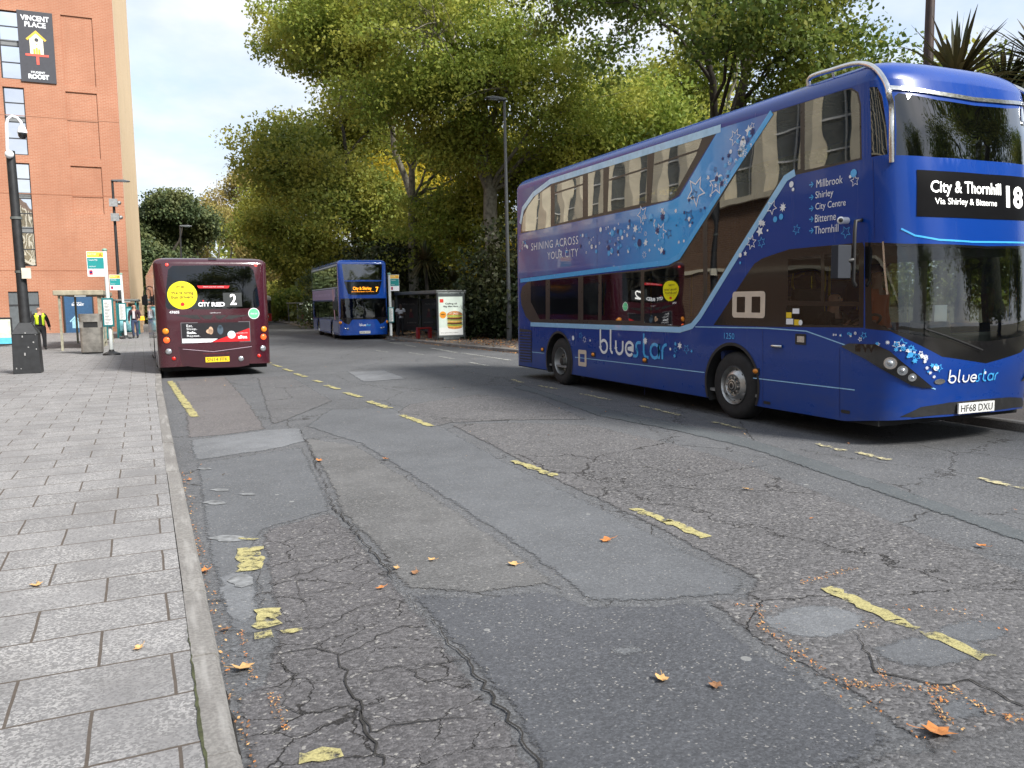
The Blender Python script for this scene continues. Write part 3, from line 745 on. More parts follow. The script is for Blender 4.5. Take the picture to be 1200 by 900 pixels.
def circle_pts(cq, cz, r, a0=0, a1=2*pi, n=28): return [(cq+r*cos(a0+(a1-a0)*i/n), cz+r*sin(a0+(a1-a0)*i/n)) for i in range(n+1)]

# bus materials
def dusty_paint():
    m, nt, out = newmat('bus_blue_paint'); n = N(nt); p = n.pos(); z = n('ShaderNodeSeparateXYZ', {0: p}).outputs[2]
    base = n.mix(n.noise(p, 2, 4), (.002, .036, .235), (.002, .044, .27))
    low = n.math('SUBTRACT', 1.0, n.math('DIVIDE', z, 1.1), True)           # road film thrown up on the skirts
    k = n.math('MULTIPLY', low, n.ramp(n.noise(n.map(p, (1, 1, 2.2)), 2.6, 5, .65), [(.35, .05), (.7, .75)]))
    k = n.math('ADD', k, n.math('MULTIPLY', n.ramp(n.noise(n.map(p, (3, 3, .25)), 1.4, 4), [(.52, 0.), (.72, .12)]), 1.0), True)
    c = n.mix(n.math('MULTIPLY', k, .45, True), base, (.085, .085, .095))
    bs = n('ShaderNodeBsdfPrincipled', {'Base Color': c, 'Specular IOR Level': .3, 'Coat Weight': .35, 'Coat Roughness': .06})
    nt.links.new(n.math('ADD', n.math('MULTIPLY', k, .35), .26), bs.inputs['Roughness'])
    nt.links.new(n.bump(n.noise(p, .9, 2), .25, .012), bs.inputs['Coat Normal']); nt.links.new(bs.outputs[0], out.inputs[0]); return m
PAINT = dusty_paint()
RUBBER = plain('tyre_rubber', (.018, .018, .019), .8, var=.3, scale=12, bump=.15)
BLACKG = plain('gloss_black', (.008, .008, .009), .12, var=.1, coat=.5)
BLACKM = plain('black_plastic', (.018, .018, .019), .5, var=.25, scale=9)
FRAME = plain('window_frame_brown', (.035, .028, .026), .3, var=.15)
CYAN = plain('cyan_vinyl', (.06, .4, .82), .25, var=.05, coat=.5)
PALEC = plain('pale_cyan_vinyl', (.3, .56, .82), .25, var=.05, coat=.5)
WHITEV = plain('white_vinyl', (.8, .82, .85), .35, var=.04)
NAVYV = plain('navy_vinyl', (.01, .02, .14), .3, var=.05)
STEEL = plain('brushed_steel', (.62, .62, .61), .22, metal=1.0, var=.12, scale=10)
ALU = plain('grey_alloy', (.42, .42, .41), .38, metal=.85, var=.2, scale=9)
GRIME = plain('underbody_grime', (.012, .012, .012), .9, var=.4)
INTER = plain('bus_interior', (.22, .22, .22), .8, var=.2)
SEATM = plain('blue_seat_moquette', (.03, .05, .16), .9, var=.5, scale=40)
GLASS = glassmat('tinted_side_glass', (.24, .235, .23), 1.8, wob=.0035, wscale=1.3)
GLASSF = glassmat('windscreen_glass', (.6, .66, .64), 1.1, wob=.006, wscale=.8)
AMBER = plain('amber_lens', (.75, .25, .02), .25, var=.1); REDL = plain('red_lens', (.5, .015, .01), .2, var=.1); LAMPW = plain('clear_lens', (.5, .53, .56), .12, var=.1, metal=.75)
LEDW = plain('white_led', (1, 1, .95), .5, emit=.75, var=.02); LEDO = plain('orange_led', (1, .33, .01), .5, emit=1.0, var=.02)
PLATEW = plain('white_number_plate', (.78, .78, .75), .35, var=.04); PLATEY = plain('yellow_number_plate', (.8, .55, .02), .35, var=.04)
BEIGE = plain('beige_trim', (.62, .52, .42), .45, var=.06)
DISPLAY = plain('display_black', (.004, .004, .005), .5, var=.1, spec=.06)
def upper_vinyl():
    m, nt, out = newmat('upper_panel_vinyl'); n = N(nt); p = n.pos(); sx_ = n('ShaderNodeSeparateXYZ', {0: p})
    # the printed wrap fades from lilac blue at the back to bright cyan at the staircase and deep blue near the roof
    c = n.ramp(n.math('DIVIDE', n.math('SUBTRACT', 17.1, sx_.outputs[1]), 9.5), [(0.05, (.05, .07, .27)), (.4, (.045, .09, .36)), (.56, (.015, .24, .64)), (.68, (.01, .36, .82)), (.76, (.015, .28, .72)), (.87, (.03, .08, .38))])
    c = n.mix(n.ramp(n.noise(p, 1.1, 4), [(.45, 0.), (.75, .35)]), c, (.12, .42, .8))
    bs = n('ShaderNodeBsdfPrincipled', {'Base Color': c, 'Roughness': .25, 'Coat Weight': .7}); nt.links.new(bs.outputs[0], out.inputs[0]); return m
UPV_ = upper_vinyl()

def wheel(root, x, y, z0, r, wd=.3, side=-1, rear=False):
    """tyre + rim of its own; side -1: outer face towards -x"""
    b = MB(); s = side
    prof = [(r*.56, .0), (r*.6, .015), (r*.8, .0), (r*.93, .02), (r*.99, .05), (r, .09), (r, wd-.06), (r*.97, wd-.02), (r*.6, wd)]
    b.lathe([(a, (h if s < 0 else -h)) for a, h in prof], axis='x', n=44)
    for k in (.14, .19): b.lathe([(r*1.001, (k if s < 0 else -k)), (r*1.004, (k+.012 if s < 0 else -k-.012))], axis='x', n=44)
    wh = thing('wheel', (0, 0, 0), None, None); wh.parent = root
    L = Vector((x, y, z0+r)); o = Vector((0, 0, 0)); p = root
    while p: o += p.location; p = p.parent
    wh.location = L-o
    b.build('tyre', RUBBER, wh, smooth=40, fixn=True)
    b = MB(); e = 1 if s < 0 else -1
    if not rear:
        prof = [(r*.585, .02), (r*.565, .0), (r*.54, .02), (r*.51, .06), (r*.47, .05), (r*.36, -.0), (r*.335, -.005), (r*.3, .02), (r*.19, .03), (r*.18, -.02), (r*.1, -.035), (.0, -.035)]
    else:
        prof = [(r*.585, .02), (r*.565, .0), (r*.545, .03), (r*.52, .1), (r*.47, .14), (r*.3, .16), (r*.27, .14), (r*.24, .12), (r*.16, .12), (r*.15, .03), (.0, .03)]
    b.lathe([(a, h*e) for a, h in prof], axis='x', n=44)
    for k in range(10):
        a = 2*pi*k/10+.1; rr = r*.24 if not rear else r*.36; h = .0 if not rear else .14
        b.lathe([(.017, (h+.03)*e), (.017, (h-.015)*e), (.0, (h-.02)*e)], c=(0, rr*cos(a), rr*sin(a)), axis='x', n=8)
    b.build('rim', ALU, wh, smooth=30, fixn=True)
    b = MB()
    for k in range(10):
        a = 2*pi*k/10+.41; rr = r*.42
        b.ball(((.048 if not rear else .143)*e, rr*cos(a), rr*sin(a)), (.012, .03, .03), 8, 6)
    b.lathe([(r*.15, -.03*e if not rear else .02*e), (0, -.04*e if not rear else .01*e)], axis='x', n=16)
    b.build('rim_hole', BLACKM, wh, smooth=40)
    return wh
def seat_mb():
    b = MB(); b.box((-.42, -.2, .4), (.42, .22, .5)); b.prism([(-.42, .2, .45), (.42, .2, .45), (.42, .32, 1.08), (-.42, .32, 1.08)], (0, .07, 0)); b.box((-.3, -.05, 0), (.3, .1, .42)); return b
def seats(root, hull, z, y0, y1, pitch, skip=()):
    first = None; y = y0; wp = Vector((0, 0, 0)); p = root
    wp = root.location
    while y < y1:
        for dx in (-.74, .74):
            if first is None:
                first = seat_mb().build('seat', SEATM, root, bevel=.03); o = first
            else:
                o = first.copy(); COL.objects.link(o); o.parent = root
            o.location = Vector((hull.xc+dx, y, hull.z0+z))-wp
        y += pitch
def stars(h, mb, spec, mi, off=.006):
    spec = [(q, z, r*(.72 if r > .12 else .8), k, kind, rot) for q, z, r, k, kind, rot in spec]
    for q, z, r, k, kind, rot in spec:
        if kind == 'd': h.flat2(mb, disc2d(q, z, r, 10), off, mi)
        elif kind == 'o': h.flat2(mb, star2d(q, z, r, k, .48, rot, max(.006, r*.1)), off, mi)
        else: h.flat2(mb, star2d(q, z, r, k, .5, rot), off, mi)

# the rounded "bluestar" wordmark, drawn in unit strokes: x right, y up, x-height 1
def arc(cx, cy, r, a0, a1, n=12): return [(cx+r*cos(radians(a0+(a1-a0)*i/n)), cy+r*sin(radians(a0+(a1-a0)*i/n))) for i in range(n+1)]
LOGO_BLUE = [[(.1, 1.75), (.1, .5)]+arc(.55, .5, .45, 180, 500), [(1.42, 1.75), (1.42, .4)]+arc(1.72, .4, .3, 180, 262), [(2.08, 1.0), (2.08, .5)]+arc(2.5, .5, .42, 180, 360)+[(2.92, 1.0)], arc(3.72, .5, .45, -42, -330)+[(4.12, .5), (3.5, .5)]]
LOGO_STAR = [[(4.15, .05), (4.4, .05)]+arc(4.42, .27, .22, -90, 60)+arc(4.72, .72, .25, 240, 90)[:]+[(5.0, .97)], [(5.32, 1.6), (5.32, .4)]+arc(5.68, .4, .36, 180, 270)+[(5.85, .04)], arc(6.5, .5, .45, 30, 395)+[(6.95, 1.0), (6.95, .02)], [(7.3, .02), (7.3, .55)]+arc(7.72, .55, .42, 180, 88)]
def bluestar(h, mb, q0, q1, z0, z1, wt=.2, off=.006, mib=0, mis=1):
    kx = (q1-q0)/7.85; kz = (z1-z0)/1.8
    for strokes, mi in ((LOGO_BLUE, mib), (LOGO_STAR, mis)):
        for i, st in enumerate(strokes):
            h.line(mb, [(q0+x*kx, z0+y*kz) for x, y in st], wt*kz, off+i*.0004, mi, sub=.03)
    h.flat2(mb, star2d(q0+5.5*kx, z0+1.12*kz, .26*kz, 8, .6), off+.002, mib)
# ------------------------------------------------------------------ the big blue double-decker at the right
def rake1(z):
    P = [(0, .07), (.45, .05), (.9, 0), (1.4, .0), (2.2, .05), (3.0, .11), (3.6, .2), (4.16, .36), (4.6, .5)]
    for (a, u), (b_, v) in zip(P, P[1:]):
        if z <= b_: return u+(v-u)*(z-a)/(b_-a)
    return .5
H1 = Hull(7.51, 2.52, 6.33, 17.12, 0.0, fa=.78, fn=2.9, ra=.4, rn=2.4, zr=4.16, zt=4.42, inset=.3, frake=rake1, rrake=lambda z: max(0, z-2.2)*.06)
h = H1; QC = h.qc
def cl(P): return [(q, min(z, h.zr-.012)) for q, z in P]
def Z(px_, py_): return h.inv(px_, py_)[1]
bus = thing('double_decker_bus', (h.xc, 11.7, 0), 'large blue double-decker bus with star livery, route 18, nearest at the right kerb', 'bus', 'buses along the street')
WPAR = dict(parent=bus, world=True)
UB = cl(h.px((610, 273.5), (611, 258), (616, 242), (627, 228), (648, 215), (826, 154), (842, 150.5), (795, 229), (787, 234), (760, 241)))
DB = cl(h.px((905, 129), (985, 104), (998, 103), (1006, 108), (1009, 122), (1010, 187), (928, 206), (918, 213), (865, 297), (818, 371), (808, 380), (797, 384), (623, 378), (616, 371), (611, 357), (610, 345), (612, 336), (619, 330), (755, 316), (785, 311), (797, 302), (803, 292)))
EB = h.px((836, 381), (845, 368), (875, 322), (884, 309), (893, 303), (907, 298), (925, 292), (1011, 284), (1013, 290), (1012, 384), (900, 383))
zt_, zb_ = Z(1136, 288), Z(1136, 427)
WS = h.px((1013.5, 284), (1060, 285.5))+[(QC, zt_), (QC, zb_)]+h.px((1104, 418), (1077, 404), (1043, 388), (1014, 385))
WSG = h.px((1020, 287), (1060, 288.5))+[(QC, Z(1136, 291)), (QC, Z(1136, 401))]+h.px((1110, 398), (1070, 392), (1042, 386), (1022, 376))
UW = cl(h.px((1048, 113), (1053, 109), (1098, 117)))+[(QC, Z(1136, 123)), (QC, Z(1136, 187))]+h.px((1098, 184.5), (1050, 182))
QW = cl(h.px((1019, 102), (1028, 102), (1034, 113), (1039, 150), (1040, 181), (1021, 184)))
ARCH = [circle_pts(q, .5, .57, -.45, pi+.45, 22) for q in (9.3, 14.74)]
z0 = .25
outer = [(QC, .36), (h.qf0-.9, .35), (h.qf0-.3, .3), (h.qf0+.1, z0), (h.qr0, z0+.02), (h.qe, .34), (h.qe, h.zr), (h.qc, h.zr)]
b = MB(); h.patch(b, outer, 0, 0, True, [UB, DB, EB, WS, UW, QW]+ARCH); h.roof(b)
# gutter line follows below as a stripe with sky reflection in its colour
b.build('body', PAINT, merge=.002, smooth=40, **WPAR)
# printed upper wrap (vinyl) from the back to the staircase, following the window band
b = MB()
SASH = cl(h.px((846, 142), (903, 128)))+h.px((800, 292), (791, 302), (781, 307), (625, 324), (607, 327))+h.px((607, 300), (609, 275))+h.px((646, 266), (760, 242), (788, 235), (797, 230), (843, 151))
h.patch(b, SASH, .003)
o = b.build('livery_panel', UPV_, smooth=40, **WPAR)
b = MB()
h.line(b, cl(h.px((905, 128), (857, 205), (803, 290), (796, 301), (783, 307.5), (700, 317.5), (610, 329))), .085, .006, 0)
h.line(b, h.px((932, 202), (921, 209), (866, 296), (820, 371), (811, 382), (797, 386.5), (700, 383), (622, 380)), .09, .006, 1)
h.line(b, cl(h.px((610, 262), (613, 245), (625, 228), (645, 212), (700, 194), (760, 174), (845, 146.5))), .11, .005, 2)  # pale blue gutter stripe, lightened so its colour holds the sky reflection
h.line(b, h.px((623.7, 412.5), (638, 414)), .013, .005, 1); h.line(b, h.px((674, 418.5), (826, 436.5)), .013, .005, 1); h.line(b, h.px((883, 443), (1002, 457)), .013, .005, 1)
h.line(b, h.px((815, 383), (897, 384.5), (945, 388), (990, 404), (1040, 429), (1075, 448), (1096, 456)), .014, .005, 1)  # trim line below the cab, running on as a painted highlight of the front crease
h.line(b, h.px((1056, 268), (1072, 276), (1100, 281), (1140, 283.5), (1200, 284.5)), .02, .005, 0)
b.build('livery_stripe', [CYAN, PALEC, plain('gutter_blue_sky_sheen', (.42, .68, .9), .25, coat=.5)], **WPAR)
# window frames
GU = [cl(h.px(*p)) for p in (((645.5, 218), (645.5, 268), (611, 271.5), (613, 254), (619, 241), (628, 229)), ((650, 217), (683, 206), (683, 254.5), (650, 263)), ((689, 203.5), (707, 198), (707, 249), (689, 253.5)),
      ((714, 195), (759, 180.5), (757.5, 237.5), (712, 248)), ((767, 177.5), (824, 159), (815.5, 182), (789, 231), (781, 235), (763, 238)))]
b = MB(); h.patch(b, UB, .001, 0, True, GU)
h.line(b, h.px((650, 226.5), (683, 216)), .03, .004, 0); h.line(b, h.px((714, 211), (758, 197)), .03, .004, 0); h.line(b, h.px((767, 193), (818, 176)), .03, .004, 0)
GD = [h.px(*p) for p in (((622, 329), (639.5, 327), (639.5, 374), (632.5, 374), (622, 354)), ((644.5, 328), (677.5, 325.5), (677.5, 374.7), (644.5, 374.2)), ((683.5, 324), (701.5, 322.5), (701, 375), (683.5, 374.8)), ((705, 322), (751, 318.5), (751, 376), (705, 375.2)))]
GD.append(cl(h.px((755, 318.5), (786, 313), (799, 304), (806, 292), (824, 263), (824, 357), (815, 371), (807, 378), (797, 382), (755, 378))))
GD.append(cl(h.px((829, 258), (906, 132), (938, 121.5), (938, 198), (927, 202), (915, 209), (863, 294), (829, 348))))
GD.append(cl(h.px((943, 120), (985, 106.5), (997, 105), (1004, 109.5), (1007, 123), (1008, 185), (943, 199.5))))
h.patch(b, DB, .001, 0, False, GD)
GE = [h.px((923.5, 304), (962, 298.5), (962, 353), (923.5, 352)), h.px((966, 298), (1006.5, 292.5), (1006.5, 353.5), (966, 353)), h.px((922, 358), (1006.5, 359), (1006.5, 381.5), (921, 380.5))]
h.patch(b, EB, .001, 1, False, GE)
h.patch(b, WS, .001, 1, True, [WSG])
# matching right side bands (not cut in detail)
h.put(b, *h._cut(DB, GD), .001, 0); 
b.build('window_frame', [FRAME, BLACKG], smooth=40, merge=.001, **WPAR)
RG = [UB, DB, EB]
b = MB()
for P in (DB, EB):
    v, f = h._cut(P); n0 = len(b.v); t = MB(); h.put(t, v, f, .0)
    b.add([(2*h.xc-x, y, z) for x, y, z in t.v], [q[::-1] for q in t.f])
b.build('offside_glazing', glassmat('far_side_glass', (.55, .6, .58), .7), **WPAR)
for P in GU+GD: 
    b = MB(); h.patch(b, P, 0); b.build('window', GLASS, smooth=50, **WPAR)
for P in GE:
    b = MB(); h.patch(b, P, 0); b.build('cab_window', glassmat('cab_glass', (.88, .9, .88), .65, wob=.006), smooth=50, **WPAR)
b = MB(); h.patch(b, UW, 0, 0, True); b.build('upper_windscreen', glassmat('upper_windscreen_glass', (.06, .065, .065), 1.45, wob=.003), merge=.001, smooth=60, **WPAR)
for mir in (0, 1):
    b = MB(); h.patch(b, QW, 0); b.v = [(2*h.xc-x, y, z) for x, y, z in b.v] if mir else b.v; b.f = [q[::-1] for q in b.f] if mir else b.f; b.build('quarter_window', GLASS, smooth=60, **WPAR)
b = MB(); h.patch(b, WSG, 0, 0, True); b.build('windscreen', GLASSF, merge=.001, smooth=60, **WPAR)
# destination display
def box_px(a, c): (q0, z0_), (q1, z1_) = h.inv(*a), h.inv(*c); return q0, q1, z0_, z1_
dp = h.px((1074, 199), (1100, 200.5))+[(QC, Z(1136, 203)), (QC, Z(1136, 256))]+h.px((1100, 254.5), (1074, 253.5))
b = MB(); h.patch(b, dp, .006, 0, True); disp = b.build('destination_display', DISPLAY, merge=.001, smooth=60, **WPAR)
b = MB()
q0, _ = h.inv(1090, 222); q1, _ = h.inv(1172, 228); z1_, zb1 = Z(1131, 213), Z(1131, 231)
h.text(b, 'City & Thornhill', q0, q1, zb1, z1_, .012, bold=.012)
q0, _ = h.inv(1095, 238); q1, _ = h.inv(1167, 238); h.text(b, 'Via Shirley & Bitterne', q0, q1, Z(1131, 242.5), Z(1131, 233), .012)
q0, _ = h.inv(1178, 230); q1, _ = h.inv(1197, 230); h.text(b, '18', q0, q1, Z(1186, 244), Z(1186, 218.5), .012, bold=.03)
b.build('display_lettering', LEDW, disp, world=True)
# headlights with their black housings
HL = h.px((986.4, 405.8), (996, 402.3), (1026.7, 403.5), (1043, 411.4), (1057, 424), (1076.7, 440.5), (1093, 454.4), (1082, 454.4), (1068, 451.7), (1043, 437.8), (1015.5, 421))
for mir in (False, True):
    b = MB(); t = MB(); h.patch(t, HL, .014)
    mvs = lambda V: [(2*h.xc-x, y, z) for x, y, z in V] if mir else V
    b.add(mvs(t.v), [q[::-1] for q in t.f] if mir else t.f); hl = b.build('headlight', BLACKG, smooth=60, **WPAR)
    for (x_, y_), r_ in (((1043.6, 425.5), .06), ((1057.5, 434), .048), ((1068.5, 442), .04)):
        q, z = h.inv(x_, y_); b = MB()
        c = h.P(q, z, .012); t = MB()
        for rr, off, mi in ((r_*1.15, .02, 0), (r_*.85, .024, 1)):
            t2 = MB(); h.flat2(t2, disc2d(q, z, rr, 18), off); t.add(t2.v, t2.f, mi)
        t.ball(h.P(q, z, .01), r_*.62, 12, 8, 1)
        b.add(mvs(t.v), [q_[::-1] for q_ in t.f] if mir else t.f); b.m = t.m; b.build('lamp', [STEEL, LAMPW], hl, world=True, smooth=60)
# lower bumper grille, plate
gr = h.px((1054.5, 488.5), (1079.4, 476.7), (1112, 471.5))+[(QC, Z(1136, 469)), (QC, Z(1136, 484))]+h.px((1100, 486), (1071, 489))
b = MB(); h.patch(b, gr, .005, 0, True); b.build('bumper_grille', BLACKM, merge=.001, smooth=60, **WPAR)
def plate(hh, a, c, txt, mat, root, off=.045, par=None):
    q0, zb1 = hh.inv(*a); q1, _ = hh.inv(c[0], a[1]); zt1 = hh.inv(a[0], c[1])[1]
    A, C = hh.P(q0, zb1, off), hh.P(q1, zb1, off); u = (C-A).normalized(); wd = (C-A).length; v = Vector((0, 0, 1)); s_ = Sheet(A, u, v)
    b = MB(); b.prism([s_.P(x, y, 0) for x, y in ((0, 0), (wd, 0), (wd, zt1-zb1), (0, zt1-zb1))], -s_.n*.02)
    o = b.build('number_plate', mat, root, world=True); H_ = zt1-zb1
    b = MB(); s_.text(b, txt, wd*.06, wd*.94, H_*.16, H_*.84, 1, bold=.0); b.build('plate_lettering', BLACKM, o, world=True)
plate(h, (1119.5, 484.5), (1160.5, 472.5), 'HF68 DXU', PLATEW, bus)
b = MB(); q, z = h.inv(1101, 447); h.flat2(b, disc2d(q, z, .07, 16, .032), .008); b.build('maker_badge', STEEL, **WPAR)
# wordmarks and lettering
b = MB()
(q0, zb1), (q1, zb2) = h.inv(703, 414.5), h.inv(783, 421); bluestar(h, b, q0, q1, (zb1+zb2)/2, Z(703, 384.5))
b.build('wordmark', [WHITEV, CYAN], **WPAR); b = MB()
(q0, zb1), (q1, _) = h.inv(1110, 449), h.inv(1168, 446); bluestar(h, b, q0, q1, zb1, Z(1110, 433), off=.01)
b.build('wordmark', [WHITEV, CYAN], **WPAR)
b = MB()
def txt(t, a, c, hpx, mi=0, **kw):
    (q0, z0_), (q1, z1_) = h.inv(*a), h.inv(*c); zt1 = Z(a[0], a[1]-hpx); h.text(b, t, q0, q1, (z0_+z1_)/2, (z0_+z1_)/2+zt1-z0_, .008, mi, **kw)
txt('SHINING ACROSS', (623, 294), (678, 285.5), 8.6, space=1.15); txt('YOUR CITY', (642, 304.8), (678, 299.5), 8.6, space=1.15)
b.build('lettering', [WHITEV, CYAN], **WPAR); b = MB()
for t, a, c, e in (('Millbrook', (957.3, 220), (988, 214.7), 9), ('Shirley', (956, 235), (977, 232), 10.5), ('City Centre', (956, 248), (991.5, 243.5), 10), ('Bitterne', (955.5, 260.5), (980, 258), 9), ('Thornhill', (954.7, 274), (983, 272), 9)):
    txt(t, a, c, e)
    q, z = h.inv(951, a[1]-3.6)
    for k in ([(q+.03, z), (q-.035, z)], [(q-.005, z+.032), (q-.037, z), (q-.005, z-.032)]): h.line(b, k, .014, .009, 1)
b.build('lettering', [WHITEV, CYAN], **WPAR); b = MB(); txt('1250', (849, 397), (861, 397.5), 7, 1)
b.build('lettering', [WHITEV, CYAN], **WPAR)
# stars
b = MB(); r = random.Random(42); sp = {0: [], 1: [], 2: []}
def st(x, y, rad, k='f', n_=5, mi=0, rot=None):
    try: q, z = h.inv(x, y)
    except ValueError: return
    sp[mi].append((q, z, rad, n_, k, r.uniform(0, 1.2) if rot is None else rot))
def smalls(pa, pb, wid, cnt, r0, r1):
    for i in range(cnt):
        t = r.random(); x = pa[0]+(pb[0]-pa[0])*t; y = pa[1]+(pb[1]-pa[1])*t+r.uniform(-1, 1)*(wid[0]+(wid[1]-wid[0])*t)
        rad = r.uniform(r0, r1)*(.6+.8*t if pa[0] < 800 else 1); e = r.random()
        st(x, y, rad, 'd' if e < .3 else ('f' if e < .7 else 'o'), r.choice((5, 5, 6, 8)), r.choice((0, 0, 0, 1, 1, 2)))
smalls((655, 290), (785, 272), (7, 28), 105, .02, .07); smalls((790, 275), (885, 155), (26, 12), 60, .025, .07)
smalls((609, 291), (619, 286), (7, 6), 14, .02, .045)
for x, y, rad, k, n_, mi in ((753, 251, .2, 'o', 5, 0), (775, 272, .21, 'o', 6, 0), (816, 224, .3, 'o', 5, 0), (840, 216, .22, 'o', 5, 0), (718, 273, .13, 'f', 8, 1), (748, 287, .13, 'f', 8, 1), (777, 254, .1, 'f', 8, 2), (745, 268, .1, 'f', 6, 0), (757, 284, .09, 'f', 6, 0), (862, 161, .16, 'o', 6, 0), (878, 153, .1, 'f', 5, 0), (805, 270, .18, 'o', 5, 1), (814, 228, .1, 'o', 5, 2), (808, 254, .15, 'o', 5, 2)): st(x, y, rad, k, n_, mi)
for x, y, rad, k, n_, mi in ((928, 216, .05, 'd', 5, 0), (930, 222, .03, 'd', 5, 0), (905, 243, .13, 'o', 5, 0), (918, 243, .08, 'f', 8, 0), (909, 257, .05, 'd', 5, 1), (916, 254, .05, 'd', 5, 1), (892, 261, .07, 'f', 6, 0), (895, 262, .06, 'f', 6, 0), (891, 271, .09, 'f', 5, 0), (881, 284, .12, 'o', 6, 0), (893, 284, .09, 'o', 6, 1), (874, 297, .05, 'f', 5, 0), (868, 299, .04, 'd', 5, 0), (900, 270, .02, 'd', 5, 0), (934, 269, .08, 'o', 6, 1), (868, 308, .025, 'd', 5, 1),
        (1001, 203, .06, 'd', 5, 1), (1002.5, 212, .08, 'o', 5, 0), (992, 272, .09, 'o', 5, 1), (997, 207, .025, 'd', 5, 0)): st(x, y, rad, k, n_, mi)
for x, y, rad, k, n_, mi in ((672, 396, .06, 'd', 5, 0), (681, 393, .08, 'o', 5, 1), (685.5, 398, .08, 'o', 6, 0), (692, 399, .03, 'd', 5, 0), (786, 409, .03, 'd', 5, 0), (792, 403, .05, 'f', 6, 1), (797, 405, .08, 'f', 6, 0), (792, 410, .06, 'o', 6, 1), (805, 409, .09, 'o', 5, 1), (791, 417, .05, 'f', 6, 1), (811, 411.5, .04, 'f', 5, 1)): st(x, y, rad, k, n_, mi)
for i in range(40):
    t = r.random(); P_ = [(975, 393), (1010, 394), (1050, 404), (1080, 422), (1098, 436)]; k = min(int(t*4), 3); u = t*4-k
    x = P_[k][0]+(P_[k+1][0]-P_[k][0])*u; y = P_[k][1]+(P_[k+1][1]-P_[k][1])*u+r.uniform(-1, 1)*(2+8*min(t, .8))
    e = r.random(); st(x, y, r.uniform(.012, .04)*(.7+.6*t), 'd' if e < .35 else ('f' if e < .7 else 'o'), r.choice((5, 6, 8)), r.choice((0, 0, 1)))
for x, y, rad in ((1013, 393, .05), (1051, 404, .055), (1056, 403, .075), (1074, 418, .05), (1100, 431, .055), (1069, 411, .055)): st(x, y, rad, 'o', 5, r.choice((0, 1)))
for mi, L in sp.items(): stars(h, b, L, mi, .009+.0006*mi)
b.build('star_decal', [WHITEV, CYAN, NAVYV], **WPAR)
# small fittings on the side
b = MB(); q0, q1, z0_, z1_ = box_px((603.8, 423.5), (623, 384.8))
h.patch(b, [(q0, z0_), (q1, z0_+.02), (q1, z1_-.04), (q0, z1_-.02)][::-1], .004, 1)
k = 0
while z0_+.03+k*.062 < z1_-.06:
    z = z0_+.04+k*.062; h.line(b, [(q0-.02, z), (q1+.02, z+.01)], .03, .014, 0); k += 1
b.build('engine_grille', [PAINT, BLACKM], **WPAR)
def framed(name, poly_out, holes, mf, mi_in, off=.006):
    b = MB(); h.patch(b, poly_out, off, 0, False, holes); 
    for H_ in holes: h.patch(b, H_, off-.002, 1)
    b.build(name, [mf, mi_in], **WPAR)
q0, q1, z0_, z1_ = box_px((678, 428.5), (687.5, 410.5)); rr = rrect(q1, q0, z0_, z1_, .03); framed('fuel_flap', rr, [rrect(q1+.07, q0-.07, z0_+.08, z1_-.08, .01)], BEIGE, PAINT)
q0, q1, z0_, z1_ = box_px((858.5, 372), (897.5, 341)); dq = (q0-q1); zm, hz = (z0_+z1_)/2, (z1_-z0_)/2
framed('window_sticker', rrect(q1, q0, z0_, z1_, .05), [rrect(q0-dq*.4, q0-dq*.14, zm-hz*.6, zm+hz*.6, .01), rrect(q0-dq*.86, q0-dq*.6, zm-hz*.6, zm+hz*.6, .01)], BEIGE, BLACKG, .008)
b = MB()
for x0, x1, y0, y1, mi in ((921, 928, 372, 365), ) and ((921.5, 928, 372.5, 366, 0), (929, 937, 367.5, 361.5, 1), (921.5, 930, 380, 373.5, 1), (931, 937, 381, 374.5, 0)):
    q0, q1, z0_, z1_ = box_px((x0, y0), (x1, y1)); h.patch(b, [(q0, z0_), (q1, z0_), (q1, z1_), (q0, z1_)], .005, mi)
q, z = h.inv(938.5, 378); h.flat2(b, disc2d(q, z, .035, 14), .006, 1); b.build('safety_sticker', [PLATEY, WHITEV], **WPAR)
for x, y in ((636, 409.5), (695.5, 415.5), (756, 422), (886, 435)):
    q, z = h.inv(x, y); b = MB(); b.ball((h.xb-.005, q, z), (.03, .055, .035), 12, 8, 0); b.box((h.xb-.012, q-.07, z-.045), (h.xb+.01, q+.07, z+.045), 1); b.build('marker_lamp', [AMBER, BLACKM], smooth=40, **WPAR)
q0, q1, z0_, z1_ = box_px((932, 403.5), (945, 391.5)); framed('filler_recess', rrect(q1, q0, z0_, z1_, .012), [rrect(q1+.03, q0-.03, z0_+.03, z1_-.03, .008)], BLACKM, STEEL)
q, z = h.inv(911, 405.7); b = MB(); b.tube([(h.xb-.012, q+.09, z), (h.xb-.03, q+.07, z), (h.xb-.03, q-.07, z), (h.xb-.012, q-.09, z)], .02, 8); b.build('hatch_handle', STEEL, smooth=50, **WPAR)
for x, y in ((899, 472), (991, 482.5)):
    q, z = h.inv(x, y); b = MB(); h.patch(b, rrect(q-.07, q+.07, z-.02, z+.02, .015), .005); b.build('jacking_slot', BLACKM, **WPAR)
b = MB()     # panel joints
for x, ya, yb in ((894, 386, 476), (984, 408, 490), (755.5, 384, 463), (700, 257, 316), (623.5, 381, 430), (672, 382, 412), (1023, 187, 281)):
    h.line(b, h.px((x, ya), (x+(.0 if x != 1023 else 2), yb)), .006, .005)
b.build('panel_joint', NAVYV, **WPAR)
